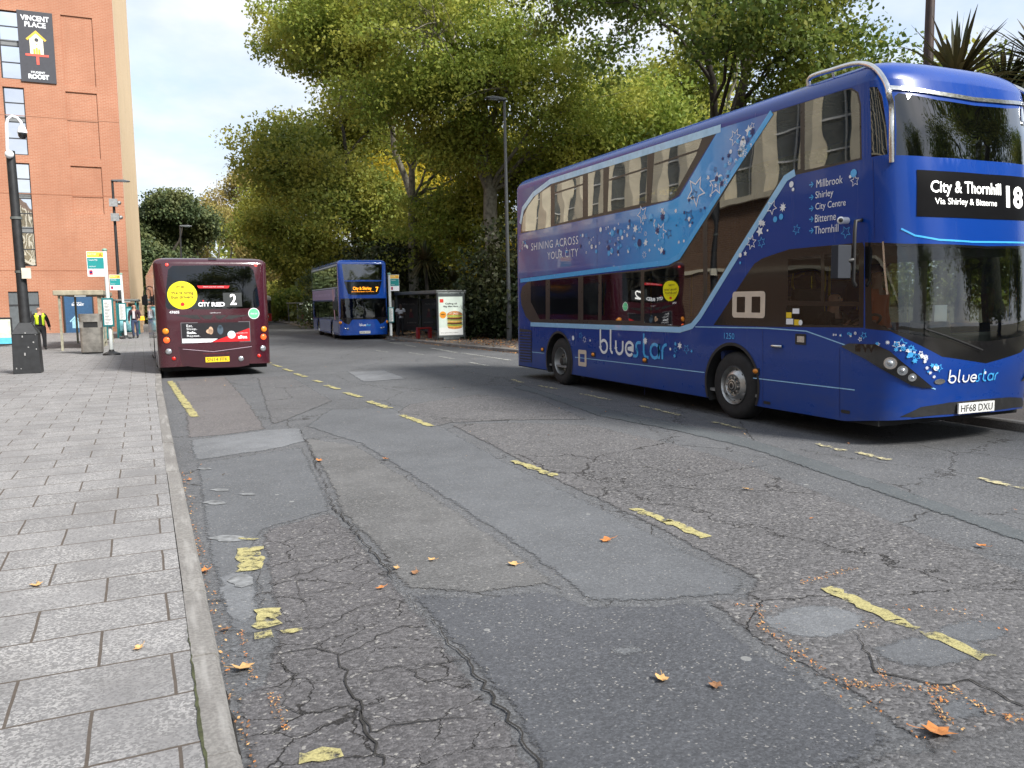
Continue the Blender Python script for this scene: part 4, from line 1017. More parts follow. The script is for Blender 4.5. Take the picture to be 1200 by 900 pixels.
# wheels, arches, underbody
for q in (9.3, 14.74):
    for sd in (-1, 1): wheel(bus, h.xb+.035 if sd < 0 else 2*h.xc-h.xb-.035, q, 0, .485, .3, sd, q > 12)
b = MB()
for q in (9.3, 14.74):
    for sgn in (0, 1):
        P = circle_pts(q, .5, .575, -.5, pi+.5, 24); xs_ = (h.xb+.001, h.xb+.7) if not sgn else (2*h.xc-h.xb-.7, 2*h.xc-h.xb-.001)
        vs = [(xs_[0], y, z) for y, z in P]+[(xs_[1], y, z) for y, z in P]; n_ = len(P)
        b.add(vs, [(i, i+1, n_+i+1, n_+i) for i in range(n_-1)]+[tuple(n_+i for i in range(n_)) if not sgn else tuple(range(n_))])
b.box((h.xb+.08, 6.9, .26), (2*h.xc-h.xb-.08, 16.8, .34)) if False else None
for ya, yb in ((6.75, 8.7), (9.9, 14.1), (15.35, 16.9)): b.box((h.xb+.06, ya, .24), (2*h.xc-h.xb-.06, yb, .36))
b.build('underbody', GRIME, smooth=40, **WPAR)
b = MB()
for q in (9.3, 14.74):
    b = MB(); v, f = ribbon(circle_pts(q, .5, .585, -.42, pi+.42, 24), .045); h.put(b, v, f, .006); b.build('arch_trim', BLACKM, **WPAR)
# interior: floors, seats, dashboard, steering wheel
b = MB(); b.box((h.xb+.06, 7.1, .36), (2*h.xc-h.xb-.06, 16.9, .4)); b.box((h.xb+.06, 7.0, 2.22), (2*h.xc-h.xb-.06, 16.9, 2.42)); b.box((h.xb+.1, 8.95, .4), (h.xb+1.0, 9.0, 1.75)); b.box((h.xb+.35, 14.9, .4), (2*h.xc-h.xb-.35, 16.9, 1.1))
b.build('floor', INTER, **WPAR)
b = MB(); b.prism([(h.xb+.15, 6.95, .75), (h.xb+.15, 6.95, 1.28), (h.xb+.15, 7.3, 1.22), (h.xb+.15, 7.55, .75)], (2.2, 0, 0)); b.box((h.xc-.25, 6.9, 1.2), (h.xc+.15, 7.2, 1.42)); b.build('dashboard', plain('dashboard_grey', (.045, .048, .05), .6), bevel=.04, **WPAR)
b = MB(); wc = Vector((h.xb+.62, 7.55, 1.38)); tl = Matrix.Rotation(radians(-35), 3, 'X')
b.tube([wc+tl @ Vector((.23*cos(a*pi/12), .23*sin(a*pi/12), 0)) for a in range(25)], .018, 8, cap=False); b.tube([wc, wc+Vector((0, -.28, -.3))], .03, 8)
for a in (0, 2.1, 4.2): b.tube([wc, wc+tl @ Vector((.23*cos(a), .23*sin(a), 0))], .014, 6)
b.build('steering_wheel', BLACKM, smooth=50, **WPAR)
b = MB(); b.box((h.xc-.02, 7.02, 1.3), (h.xc+.2, 7.05, 1.62)); b.build('notice_card', WHITEV, **WPAR)
seats(bus, h, .36, 9.4, 14.2, .8); seats(bus, h, 2.38, 7.9, 16.5, .82)
b = MB()
for y in (9.2, 10.9, 12.6, 14.3): b.tube([(h.xc-.45, y, .4), (h.xc-.45, y, 2.2)], .018, 6); b.tube([(h.xc+.45, y, .4), (h.xc+.45, y, 2.2)], .018, 6)
b.build('grab_pole', plain('yellow_grab_rail', (.7, .5, .05), .4), smooth=60, **WPAR)
# tree guard rails over the upper corners
for mir in (1, -1):
    P = [h.inv(1045, 191), h.inv(1044.5, 160), h.inv(1043.5, 128)]
    path = [h.P(q, min(z, 4.1), .07) for q, z in P]; path[0] = h.P(P[0][0], P[0][1], .03)
    path += [atX(x_, y_, h.xb+o_) for x_, y_, o_ in ((1042, 112, -.04), (1040, 102, -.03), (1035, 91.5, .0), (1027, 81.5, .05), (1016, 75.5, .1), (1000, 75, .12), (975, 82, .14), (950, 90.5, .16))]
    path.append(path[-1]+Vector((.03, .06, -.1)))
    f_ = lambda p: Vector((2*h.xc-p.x, p.y, p.z)) if mir < 0 else p
    sm = []                                    # smooth the path
    for i in range(len(path)-1):
        a0, a1, a2, a3 = path[max(i-1, 0)], path[i], path[i+1], path[min(i+2, len(path)-1)]
        for k in range(5):
            t = k/5; sm.append(.5*((2*a1)+(a2-a0)*t+(2*a0-5*a1+4*a2-a3)*t*t+(3*a1-a0-3*a2+a3)*t**3))
    b = MB(); b.tube([f_(p) for p in sm+[path[-1]]], .03, 10)
    for k in (7, 9): b.tube([f_(path[k]), f_(path[k]+Vector((.1, .02, -.22)))], .016, 6)
    b.tube([f_(path[-1]), f_(path[9]+Vector((.05, 0, -.14))), f_(path[8]+Vector((.07, .2, -.2)))], .018, 6)
    b.build('guard_rail', STEEL, smooth=60, **WPAR)
b = MB(); h.line(b, cl(h.px((1042, 103), (1055, 104), (1100, 110.5)))+[(QC, Z(1136, 116.5))], .045, .02, 0, True); b.build('windscreen_trim', STEEL, **WPAR)
# mirrors, wiper and nearside camera
for mir in (1, -1):
    f_ = lambda p: (2*h.xc-p[0], p[1], p[2]) if mir < 0 else p
    q, z = h.inv(1010, 266); a = h.P(q, z, .0); t = MB()
    arm = [a+Vector((0, 0, .08)), a+Vector((-.13, -.03, .06)), a+Vector((-.15, -.04, -.05)), a+Vector((-.15, -.04, -.62)), a+Vector((-.1, -.03, -.68))]
    t.tube(arm, .022, 8, 1); c = a+Vector((-.27, .02, -.4)); t.box(c-Vector((.11, .05, .19)), c+Vector((.09, .06, .19)), 0); t.tube([c+Vector((.02, 0, 0)), a+Vector((-.15, -.04, -.38))], .03, 8, 1)
    b = MB(); b.add([f_(p) for p in t.v], [q_[::-1] for q_ in t.f] if mir < 0 else t.f); b.m = t.m; mo = b.build('mirror', [plain('mirror_housing_grey', (.014, .018, .027), .75), BLACKM], bevel=.02, smooth=50, fixn=True, **WPAR)
q, z = h.inv(993, 258.5); b = MB(); b.tube([h.P(q, z, .0), h.P(q, z, .1)], .04, 10, 0); b.ball(h.P(q, z, .1), .045, 10, 8, 0); b.ball(h.P(q-.025, z, .128), .026, 8, 6, 1); b.build('side_camera', [WHITEV, BLACKM], smooth=50, **WPAR)
b = MB(); h.line(b, [(QC+.1, zb_+.16), (QC+.9, zb_+.42)], .014, .03); b.build('wiper', BLACKM, **WPAR)
b = MB(); q, z = h.inv(1036, 312); h.line(b, [h.inv(1035, 283), h.inv(1037, 315), h.inv(1040, 345)], .022, .01); b.build('pillar_trim', STEEL, **WPAR)
# ------------------------------------------------------------------ maroon single-decker seen from behind
MAROON = plain('maroon_bus_paint', (.042, .005, .011), .25, var=.06, scale=2, coat=.9)
MAROON2 = plain('dark_maroon_bumper', (.032, .005, .01), .35, var=.08, coat=.4)
ZR = zg(20.9)
H2 = Hull(-.02, 2.58, 20.75, 31.6, ZR, fa=.32, fn=4.2, ra=.5, rn=3, zr=2.72, zt=2.86, inset=.22, frake=lambda z: .0 if z < 1.3 else .05*(z-1.3)**2, tuck=.0)
h = H2; QC = h.qc
red = thing('single_decker_bus', (h.xc, h.yf, ZR), 'maroon single-decker bus seen from behind at the left kerb with a yellow hiring sticker', 'bus', 'buses along the street', rz=radians(1.5))
WP = dict(parent=red, world=True)
def ZH(x, y): return h.inv(x, y)[1]
cx_ = 249.5
RW = h.px((cx_, 310.5), (202, 311.5), (197, 316), (194.5, 340), (194, 359), (197, 362.5), (cx_, 362.5)); RW = [(q, min(z, 2.69)) for q, z in RW]; RW[0] = (QC, RW[0][1]); RW[-1] = (QC, RW[-1][1])
SW = [(h.qf0+.25, 1.25), (h.qr0-.2, 1.25), (h.qr0-.2, 2.25), (h.qf0+.25, 2.25)]
ARC2 = circle_pts(h.yf+3.1, .48, .55, -.45, pi+.45, 20)
b = MB(); h.patch(b, [(QC, .3), (h.qf0, .27), (h.qr0, .27), (h.qe, .3), (h.qe, h.zr), (QC, h.zr)], 0, 0, True, [RW, SW, ARC2]); h.roof(b)
b.build('body', MAROON, merge=.002, smooth=40, **WP)
b = MB(); h.patch(b, RW, 0, 0, True); rw_ = b.build('rear_window', glassmat('dark_rear_glass', (.05, .05, .052), 1.0, wob=.01), merge=.001, smooth=50, **WP)
for k in range(5):
    y0 = h.qf0+.25+k*(h.qr0-.45-h.qf0)/5; y1 = y0+(h.qr0-.45-h.qf0)/5-.05
    b = MB(); h.patch(b, [(y0, 1.25), (y1, 1.25), (y1, 2.25), (y0, 2.25)], 0, 0); b.build('window', GLASS, **WP)
b = MB(); h.patch(b, SW, -.004); t = MB(); h.patch(t, SW, 0); b.add([(2*h.xc-x, y, z) for x, y, z in t.v], [q[::-1] for q in t.f])
b.build('offside_glazing', BLACKG, **WP)
def sheet_on(hh, a, c, off):                   # flat sheet tangent to the rear between two pixels
    (q0, z0_), (q1, z1_) = hh.inv(*a), hh.inv(*c); return q0, q1, z0_, z1_
def decal_text(b, hh, t, a, c, off=.006, mi=0, **kw):
    q0, q1, z0_, z1_ = sheet_on(hh, a, c, off); hh.text(b, t, q0, q1, z0_, z1_, off, mi, **kw)
YST = plain('yellow_sticker', (.78, .7, .01), .4, var=.03); REDV = plain('red_vinyl', (.6, .015, .02), .35, var=.05); INKB = plain('brown_ink', (.12, .06, .01), .6)
b = MB(); q, z = h.inv(213.7, 346); rr = .33
h.patch(b, disc2d(q, z, rr, 36)[0], .005, 0)
decal_text(b, h, 'CITY RED', (206, 337.5), (216, 335), .012, 1, bold=.02); decal_text(b, h, "We're hiring", (200.5, 346), (226.5, 341), .012, 1, bold=.015); decal_text(b, h, 'bus drivers', (201, 350), (226, 346), .012, 1, bold=.015)
for yy, x0, x1 in ((351.5, 203, 224), (352.8, 204, 223)): decal_text(b, h, 'for more information see our website', (x0, yy), (x1, yy-.8), .012, 1)
q2, z2 = h.inv(214, 356.5); h.flat2(b, disc2d(q2, z2, .045, 12), .012, 2)
b.build('hiring_sticker', [YST, INKB, REDV], rw_, world=True)
b = MB(); decal_text(b, h, 'CITY', (232.3, 359.3), (245.8, 354), .007, 0, bold=.05); decal_text(b, h, 'RED', (248, 359.3), (263.5, 354), .007, 0, bold=.05); q2, z2 = h.inv(238, 352.6); h.flat2(b, disc2d(q2, z2, .02, 10), .007, 1)
b.build('fleet_name', [WHITEV, REDV], rw_, world=True)
b = MB(); q0, q1, z0_, z1_ = sheet_on(h, (262, 359.5), (283, 343), 0); h.patch(b, [(q0, z0_), (q1, z0_), (q1, z1_), (q0, z1_)], .006); rd = b.build('route_display', plain('display_grey', (.03, .034, .034), .4), rw_, world=True)
b = MB(); decal_text(b, h, '2', (270, 357.2), (276.6, 344.6), .011, 0, bold=.01); b.build('display_lettering', LEDW, rd, world=True)
b = MB(); h.patch(b, h.px((230.7, 334.8), (269, 334.8), (267.5, 337.8), (233, 337.8))[::-1], .006, 0); decal_text(b, h, 'thank you for waiting', (238, 337), (262, 335.4), .009, 1); b.build('window_strip_sticker', [REDV, WHITEV], rw_, world=True)
b = MB(); decal_text(b, h, '47605', (198.6, 367.6), (210, 364.2), .006, 0, bold=.02); decal_text(b, h, 'cityredbus.co.uk', (246, 367.5), (258.6, 365.8), .006, 0); b.build('lettering', WHITEV, **WP)
b = MB(); decal_text(b, h, 'cityredbus.co.uk', (238, 415.4), (269, 412.8), .006, 0); b.build('lettering', plain('dull_red_ink', (.2, .015, .015), .5), **WP)
b = MB(); q, z = h.inv(297.6, 367.3); h.flat2(b, disc2d(q, z, .135, 24), .006, 1); h.flat2(b, disc2d(q, z, .12, 24), .009, 0); decal_text(b, h, 'clean air', (293.5, 368.5), (301.5, 366), .011, 1); b.build('round_sticker', [plain('green_sticker', (.12, .55, .25), .4), WHITEV], **WP)
b = MB()
for x0, x1, x2, x3 in ((206, 231, 236, 227), (233, 250, 247, 240), (252, 266, 259, 254.5), (268, 292, 270, 263)): h.patch(b, h.px((x0, 369.5), (x1, 369), (x2, 374), (x3 if x3 < x2 else x2-4, 373.5)), .004)
b.build('vent_grille', BLACKM, **WP)
# advert panel
ADB = plain('advert_black', (.014, .013, .016), .35); 
q0, q1, z0_, z1_ = sheet_on(h, (213.8, 402), (292, 377.2), 0); S2 = Sheet(h.P(q0, z0_, .008), (h.P(q1, z0_, .008)-h.P(q0, z0_, .008)).normalized(), (0, 0, 1)); AW, AH = (h.P(q1, z0_)-h.P(q0, z0_)).length, z1_-z0_
b = MB(); S2.rect(b, -.02, AW+.02, -.02, AH+.02, 0, 4); S2.rect(b, 0, AW, 0, AH, 1, 0); S2.put(b, ([(0, 0), (.42*AW, 0), (.52*AW, .17*AH), (0, .22*AH)], [(0, 1, 2, 3)]), 2, 1); S2.put(b, ([(.42*AW, .0), (AW, 0), (AW, .68*AH)], [(0, 1, 2)]), 2, 2)
for i, (t, w_) in enumerate((('Eat.', .09), ('Sleep.', .15), ('Safe.', .14), ('Repeat.', .19))): S2.text(b, t, .07*AW, (.07+w_)*AW, (.8-.175*i)*AH, (.93-.175*i)*AH, 3, 1, bold=.03 if i == 2 else .0)
S2.put(b, disc2d(.725*AW, .36*AH, .2*AH, 24), 3, 3); S2.text(b, 'alloa', .82*AW, .96*AW, .14*AH, .32*AH, 3, 1, bold=.04); S2.text(b, 'terms apply online', .8*AW, .97*AW, .4*AH, .46*AH, 3, 1); S2.text(b, 'Now recruiting across the region', .03*AW, .3*AW, .08*AH, .13*AH, 3, 4)
for cx, cy, rx, ry, mi in ((.42, .6, .035, .2, 5), (.4, .56, .05, .12, 5), (.435, .62, .02, .08, 1), (.56, .62, .045, .24, 6), (.56, .78, .03, .1, 6)): S2.put(b, disc2d(cx*AW, cy*AH, rx*AW, 16, ry*AH), 3+mi*.2, mi)
b.build('advert_panel', [ADB, WHITEV, REDV, plain('pale_blue_ink', (.55, .68, .75), .5), plain('grey_ink', (.1, .09, .1), .5), plain('tan_ink', (.5, .33, .22), .5), plain('slate_ink', (.05, .08, .11), .5)], **WP)
b = MB(); h.patch(b, h.px((209.5, 407), (cx_, 411), (cx_, 431), (226, 430), (214, 428))+[], .004, 0); h.patch(b, h.px((cx_, 411), (295.5, 405), (292, 428), (280, 430), (cx_, 431)), .004, 0); h.line(b, h.px((209, 406.5), (230, 410.5), (250, 411), (275, 409), (296, 404.5)), .02, .01, 0)
b.build('bumper', MAROON2, smooth=40, **WP)
b = MB(); h.line(b, h.px((214, 409), (250, 412), (295, 406)), .012, .016); b.build('bumper_trim', plain('pinkish_trim', (.4, .3, .36), .3), **WP)
plate(h, (241, 424.6), (269, 418.6), 'SN14 FFK', PLATEY, red, .02)
for pts, mat, r_, nm in ((((194, 388.3), (309.6, 385.7)), AMBER, .075, 'indicator'), (((195.3, 398.6), (309, 394.8)), plain('lit_brake_lamp', (.9, .1, .02), .25, emit=.5), .075, 'brake_lamp'), (((197.8, 411.9), (308.5, 408.2)), LAMPW, .075, 'reversing_lamp'), (((203.7, 420.2), (303.8, 417)), REDL, .05, 'reflector'), (((195.6, 310.3), (299.8, 310.8)), plain('lit_marker', (.8, .06, .05), .3, emit=.4), .04, 'marker_lamp'), (((282.5, 420.4),), LAMPW, .07, 'fog_lamp')):
    for x, y in pts:
        q, z = h.inv(x, y); p = h.P(q, z); n_ = (h.P(q, z, .1)-p).normalized(); b = MB()
        h.flat2(b, disc2d(q, z, r_*1.25, 18), .005, 1); t = Matrix.Translation(p) @ n_.to_track_quat('Z', 'Y').to_matrix().to_4x4()
        t2 = MB(); t2.ball((0, 0, 0), (r_, r_, r_*.5), 14, 8); b.add([t @ Vector(v) for v in t2.v], t2.f, 0); b.build(nm, [mat, MAROON2], smooth=60, **WP)
b = MB(); h.patch(b, h.px((244, 302.6), (254, 302.6), (254, 305), (244, 305)), .012); b.build('rear_camera', BLACKM, **WP)
for s_ in (-1, 1):
    x = h.xb if s_ < 0 else 2*h.xc-h.xb
    for y in (h.yf+3.1, h.yr-2.7): wheel(red, x-s_*.03, y, ZR, .46, .28, s_, y < 26)
b = MB(); b.box((h.xb+.08, h.yf+.25, ZR+.17), (2*h.xc-h.xb-.08, h.yf+2.5, ZR+.4)); b.box((h.xb+.08, h.yf+3.7, ZR+.2), (2*h.xc-h.xb-.08, h.yr-.3, ZR+.4)); b.build('underbody', GRIME, **WP)
b = MB(); b.box((h.xb+.1, h.yf+.3, ZR+.7), (2*h.xc-h.xb-.1, h.yr-.4, ZR+.74)); b.build('floor', INTER, **WP)
seats(red, h, .75, h.yf+1.2, h.yr-2, .85)
for y, x in ((h.yf+5, -.1), (h.yf+9.5, -.2)):
    b = MB(); b.tube([(h.xb, y, ZR+2.3), (h.xb-.09, y-.05, ZR+2.25), (h.xb-.12, y-.05, ZR+2.0)], .015, 6); b.box((h.xb-.17, y-.08, ZR+1.75), (h.xb-.07, y-.03, ZR+2.05)); b.build('side_mirror', BLACKM, **WP)

# ------------------------------------------------------------------ the second blue double-decker, coming towards us
ZB = zg(41)
H3 = Hull(8.5, 2.5, 41.0, 51.4, ZB, fa=.45, fn=3.4, ra=.3, rn=3, zr=3.88, zt=4.08, inset=.25, frake=lambda z: .02 if z < 1.2 else .02+.05*(z-1.2)+(.05*max(0, z-2.9)**2))
h = H3; QC = h.qc; cx_ = 428.0
bus2 = thing('double_decker_bus', (h.xc, h.yf, ZB), 'farther blue double-decker with orange route 7 display, stopped by the burger advert shelter', 'bus', 'buses along the street', rz=radians(-2.4))
WP = dict(parent=bus2, world=True)
def half_px(left, top, bot, *mid):                # polygon of the left half, closed at the centre line
    return None
def zc(y): return h.inv(cx_, y)[1]
UW3 = h.px((400.5, 309))[:1]+[(QC, zc(308.5)), (QC, zc(328))]+h.px((403, 328.5)); UW3 = [(q, min(z, h.zr-.03)) for q, z in UW3]
LW3 = h.px((399, 350))[:1]+[(QC, zc(349.5)), (QC, zc(373))]+h.px((399, 372))
UB3 = [(h.qf0+.12, 2.72), (h.qr0-.1, 2.72), (h.qr0-.1, h.zr-.12), (h.qf0+.12, h.zr-.12)]
LB3 = [(h.qf0+.1, 1.02), (h.qr0-.6, 1.02), (h.qr0-.6, 1.98), (h.qf0+.1, 1.98)]
A3 = [circle_pts(q, .48, .54, -.45, pi+.45, 18) for q in (h.yf+2.6, h.yf+7.9)]
b = MB(); h.patch(b, [(QC, .25), (h.qr0, .25), (h.qe, .3), (h.qe, h.zr), (QC, h.zr)], 0, 0, True, [UW3, LW3, UB3, LB3]+A3); h.roof(b)
b.build('body', plain('bright_bus_blue', (.006, .065, .36), .25, var=.06, coat=.9), merge=.002, smooth=40, **WP)
b = MB(); h.patch(b, UW3, 0, 0, True); b.build('upper_windscreen', glassmat('mirror_windscreen_glass', (.25, .27, .27), 2.2, wob=.03, wscale=1.0), merge=.001, smooth=50, **WP)
b = MB(); h.patch(b, LW3, 0, 0, True); b.build('windscreen', glassmat('second_windscreen_glass', (.5, .52, .5), 1.0, wob=.02), merge=.001, smooth=50, **WP)
def row(lo, hi, za, zb_, nn, nm, gap=.07):
    for k in range(nn):
        y0 = lo+(hi-lo)*k/nn+gap/2; y1 = lo+(hi-lo)*(k+1)/nn-gap/2
        b = MB(); h.patch(b, rrect(y0, y1, za, zb_, .06), 0); b.build(nm, GLASS, **WP)
row(h.qf0+.12, h.qr0-.1, 2.75, h.zr-.15, 6, 'window'); row(h.qf0+.1, h.qr0-.6, 1.05, 1.95, 6, 'window')
b = MB()
for P in (UB3, LB3):
    h.patch(b, P, -.012); t = MB(); h.patch(t, P, 0); b.add([(2*h.xc-x, y, z) for x, y, z in t.v], [q[::-1] for q in t.f])
b.build('window_backing', BLACKG, **WP)
b = MB(); P = h.px((403, 329.5), (407, 330))+[(QC, zc(330)), (QC, zc(345.5))]+h.px((411, 345.5), (408, 344)); h.patch(b, P, .006, 0, True); d3 = b.build('destination_display', BLACKG, merge=.001, **WP)
b = MB()
def tx3(t, a, c, mi=0, off=.012, **kw): q0, q1, z0_, z1_ = sheet_on(h, a, c, 0); h.text(b, t, q0, q1, z0_, z1_, off, mi, **kw)
tx3('City & Shirley', (413.7, 340.8), (435, 336), bold=.02); tx3('via Southampton Common', (411.8, 342.6), (438, 341)); tx3('7', (440, 342), (443, 336.2), bold=.02); b.build('display_lettering', LEDO, d3, world=True)
b = MB(); P = h.px((397.5, 372.5), (399, 372))+[(QC, zc(373)), (QC, zc(374.3))]+h.px((413, 374.6), (409, 380.5), (404.5, 379), (400, 375)); h.patch(b, P, .005, 0, True); b.build('cowl_panel', BLACKG, merge=.001, **WP)
b = MB(); q0, q1, z0_, z1_ = sheet_on(h, (421.6, 382.2), (434.5, 378.6), 0); bluestar(h, b, q0, q1, z0_, z1_, .3, .01); b.build('wordmark', [WHITEV, CYAN], **WP)
plate(h, (421.4, 391), (433.8, 388), 'HF58 GYZ', PLATEW, bus2, .04)
for s_ in (0, 1):
    f_ = lambda p: Vector((2*h.xc-p.x, p.y, p.z)) if s_ else p
    for (x, y), r_, mat, nm in (((399.3, 378.3), .1, AMBER, 'indicator'), ((407.8, 385.3), .07, LAMPW, 'headlight'), ((404.5, 384.8), .05, LAMPW, 'side_lamp')):
        q, z = h.inv(x, y); b = MB(); b.ball(f_(h.P(q, z, 0)), (r_, r_*.6, r_*.8), 12, 8); b.build(nm, mat, smooth=60, **WP)
    b = MB(); a = f_(h.P(h.qf0-.1, 2.15)); e = -1 if not s_ else 1; b.tube([a, a+Vector((e*.2, -.25, .02)), a+Vector((e*.22, -.28, -.2))], .02, 6); c = a+Vector((e*.22, -.26, -.38)); b.box(c-Vector((.11, .06, .22)), c+Vector((.11, .06, .22))); b.build('mirror', BLACKM, bevel=.03, **WP)
b = MB(); y0, y1 = h.qf0+.8, h.qr0-.1; h.patch(b, [(y0, 2.05), (y1, 2.05), (y1, 2.62), (y0, 2.62)], .005, 0)
h.text(b, 'your adventure starts here', y1-1.2, y0+1.6, 2.2, 2.45, .01, 1); h.patch(b, [(y0+.2, 1.0), (y0+.5, 1.0), (y0+1.0, 2.62), (y0+.6, 2.62)], .007, 2)
b.build('livery_panel', [plain('lilac_vinyl', (.24, .2, .42), .35), plain('pale_lilac_ink', (.5, .45, .7), .4), plain('pink_vinyl', (.5, .3, .42), .4)], **WP)
b = MB(); h.patch(b, [(h.qf0+.1, .35), (h.qf0+1.95, .35), (h.qf0+1.95, .95), (h.qf0+.1, .95)], .004); h.patch(b, [(h.yf+3.3, .35), (h.yf+7.2, .35), (h.yf+7.2, .95), (h.yf+3.3, .95)], .004); b.build('skirt_panel', plain('lilac_blue_skirt', (.17, .24, .46), .3, coat=.5), **WP)
b = MB(); h.line(b, [(h.qf0, h.zr-.05), (h.qr0, h.zr-.05)], .06, .005); h.line(b, [(h.qf0+.1, 2.68), (h.qr0, 2.68)], .04, .005); b.build('livery_stripe', plain('silver_stripe', (.45, .55, .7), .3), **WP)
for s_ in (-1, 1):
    x = h.xb if s_ < 0 else 2*h.xc-h.xb
    for y in (h.yf+2.6, h.yf+7.9): wheel(bus2, x-s_*.03, y, ZB, .47, .28, s_, y > 45)
b = MB(); b.box((h.xb+.08, h.yf+.3, ZB+.2), (2*h.xc-h.xb-.08, h.yf+2.0, ZB+.4)); b.box((h.xb+.08, h.yf+3.2, ZB+.2), (2*h.xc-h.xb-.08, h.yf+7.3, ZB+.4)); b.build('underbody', GRIME, **WP)
b = MB(); b.box((h.xb+.06, h.yf+.5, ZB+.4), (2*h.xc-h.xb-.06, h.yr-.3, ZB+.44)); b.box((h.xb+.06, h.yf+.6, ZB+2.1), (2*h.xc-h.xb-.06, h.yr-.3, ZB+2.3)); b.box((h.xb+.15, h.yf+.35, ZB+.6), (2*h.xc-h.xb-.15, h.yf+.7, ZB+1.05)); b.build('floor', INTER, **WP)
seats(bus2, h, .42, h.yf+3.5, h.yr-2, 1.0); seats(bus2, h, 2.3, h.yf+1.4, h.yr-1, .95)

# ------------------------------------------------------------------ a red and white bus far down the road, mostly hidden by the maroon one
zF = zg(76); pr_ = atY(318.6, 365, 76)
H4 = Hull(pr_.x-2.5, 2.5, 76, 87, zF, fa=.3, fn=4, zr=2.35, zt=2.62, inset=.3)
h = H4
far = thing('single_decker_bus', (h.xc, 76, zF), 'red and white bus far down the road, half hidden behind the maroon bus', 'bus', 'buses along the street')
WP = dict(parent=far, world=True)
WS4 = [(h.qc, 1.0), (h.qf0-.1, 1.0), (h.qf0-.1, 2.2), (h.qc, 2.2)]
b = MB(); h.patch(b, [(h.qc, .3), (h.qe, .3), (h.qe, 1.0), (h.qc, 1.0)], 0, 0, True); h.patch(b, [(h.qc, 1.0), (h.qe, 1.0), (h.qe, h.zr), (h.qc, h.zr)], 0, 1, True, [WS4]); h.roof(b, 1)
b.build('body', [plain('red_bus_paint', (.45, .012, .01), .3, coat=.5), plain('white_bus_paint', (.55, .56, .54), .3)], merge=.002, smooth=40, **WP)
b = MB(); h.patch(b, WS4, 0, 0, True); b.build('windscreen', BLACKG, merge=.001, **WP)
for s_ in (-1, 1):
    b = MB(); x = h.xc+s_*.85; b.ball((x, 75.98, zF+.7), (.12, .06, .1)); b.build('headlight', LAMPW, smooth=60, **WP)
    for y in (78.5, 84): wheel(far, h.xc+s_*1.22, y, zF, .46, .28, s_)
# ------------------------------------------------------------------ brick student block at the left, banner and panels
def brickmat(name, c1, c2, cm, w_=.3, h_=.1, mort=.014, var=.5):
    m, nt, out = newmat(name); n = N(nt); p = n.pos(); nn = nt.nodes.new('ShaderNodeNewGeometry').outputs['Normal']
    s = n('ShaderNodeSeparateXYZ', {0: p}); hx = n.math('ADD', s.outputs[0], s.outputs[1])
    v = n('ShaderNodeCombineXYZ', {0: hx, 1: s.outputs[2], 2: 0.0}).outputs[0]
    t = n('ShaderNodeTexBrick', {'Vector': v, 'Color1': (*c1, 1), 'Color2': (*c2, 1), 'Mortar': (*cm, 1), 'Scale': 1.0, 'Mortar Size': mort, 'Mortar Smooth': .1, 'Brick Width': w_, 'Row Height': h_})
    c = n.mix(n.ramp(n.noise(p, .35, 5), [(.35, 0.), (.68, var)]), t.outputs['Color'], tuple(x*.72 for x in c1))
    c = n.mix(n.ramp(n.noise(n.map(p, (2, 2, .25)), .8, 4), [(.55, 0.), (.75, .25)]), c, tuple(x*.6 for x in c1))
    bs = n('ShaderNodeBsdfPrincipled', {'Base Color': c, 'Roughness': .9, 'Specular IOR Level': .2}); nt.links.new(n.bump(n.math('SUBTRACT', 1.0, t.outputs['Fac']), .4, .008), bs.inputs['Normal']); nt.links.new(bs.outputs[0], out.inputs[0]); return m
BRICK = brickmat('red_brick', (.43, .195, .12), (.38, .162, .097), (.46, .285, .2))
BUFF = brickmat('buff_brick', (.7, .52, .33), (.64, .46, .27), (.66, .53, .38), var=.25)
YB = 62.0; ZBG = zg(YB)+.12
cor = atY(152, 340, YB).x
def bx(px_, py_): p = atY(px_, py_, YB); return p.x, p.z
ren = atY(142.5, 0, YB)
blk = thing('brick_building', (cor-8, YB, ZBG), 'tall orange brick student block with a buff brick side and dark banner', 'building')
WP = dict(parent=blk, world=True)
TOP = 33.0; X0 = cor-32
wins = []                                     # window strips (pixel boxes) and blind recesses
def rect_px(xa, ya, xb_, yb_):
    (x0, z0_), (x1, z1_) = bx((xa), (yb_)), bx(xb_, ya); return [x0, x1, z0_, z1_]
STRIPS = [rect_px(-2, 12, 18.5, 92), rect_px(4, 102, 26, 181), rect_px(16.5, 191, 35, 247), rect_px(24, 249, 42, 312)]
STRIPS = [[x0, x1, z0_, z1_] for x0, x1, z0_, z1_ in STRIPS]
xw0 = sum(s[0] for s in STRIPS)/4; xw1 = sum(s[1] for s in STRIPS)/4
zs_ = [(bx(10, 92)[1], bx(10, 12)[1]), (bx(15, 181)[1], bx(15, 102)[1]), (bx(27, 312)[1], bx(27, 191)[1])]
REC = []
for xa, ya, xb_, yb_ in ((74, 21, 106, 99), (81, 110, 114, 185), (89, 196, 120, 250)): REC.append(rect_px(xa, ya, xb_, yb_))
xr0 = sum(q[0] for q in REC)/3; xr1 = sum(q[1] for q in REC)/3
door = rect_px(13, 341.5, 45, 391); hoard = rect_px(78, 345.5, 107.5, 388)
holes = [(xw0, xw1, a, c) for a, c in zs_]+[(xw0-7.5, xw1-7.5, a, c) for a, c in zs_]+[(xr0, xr1, q[2], q[3]) for q in REC]+[(door[0], door[1], ZBG, door[3])]
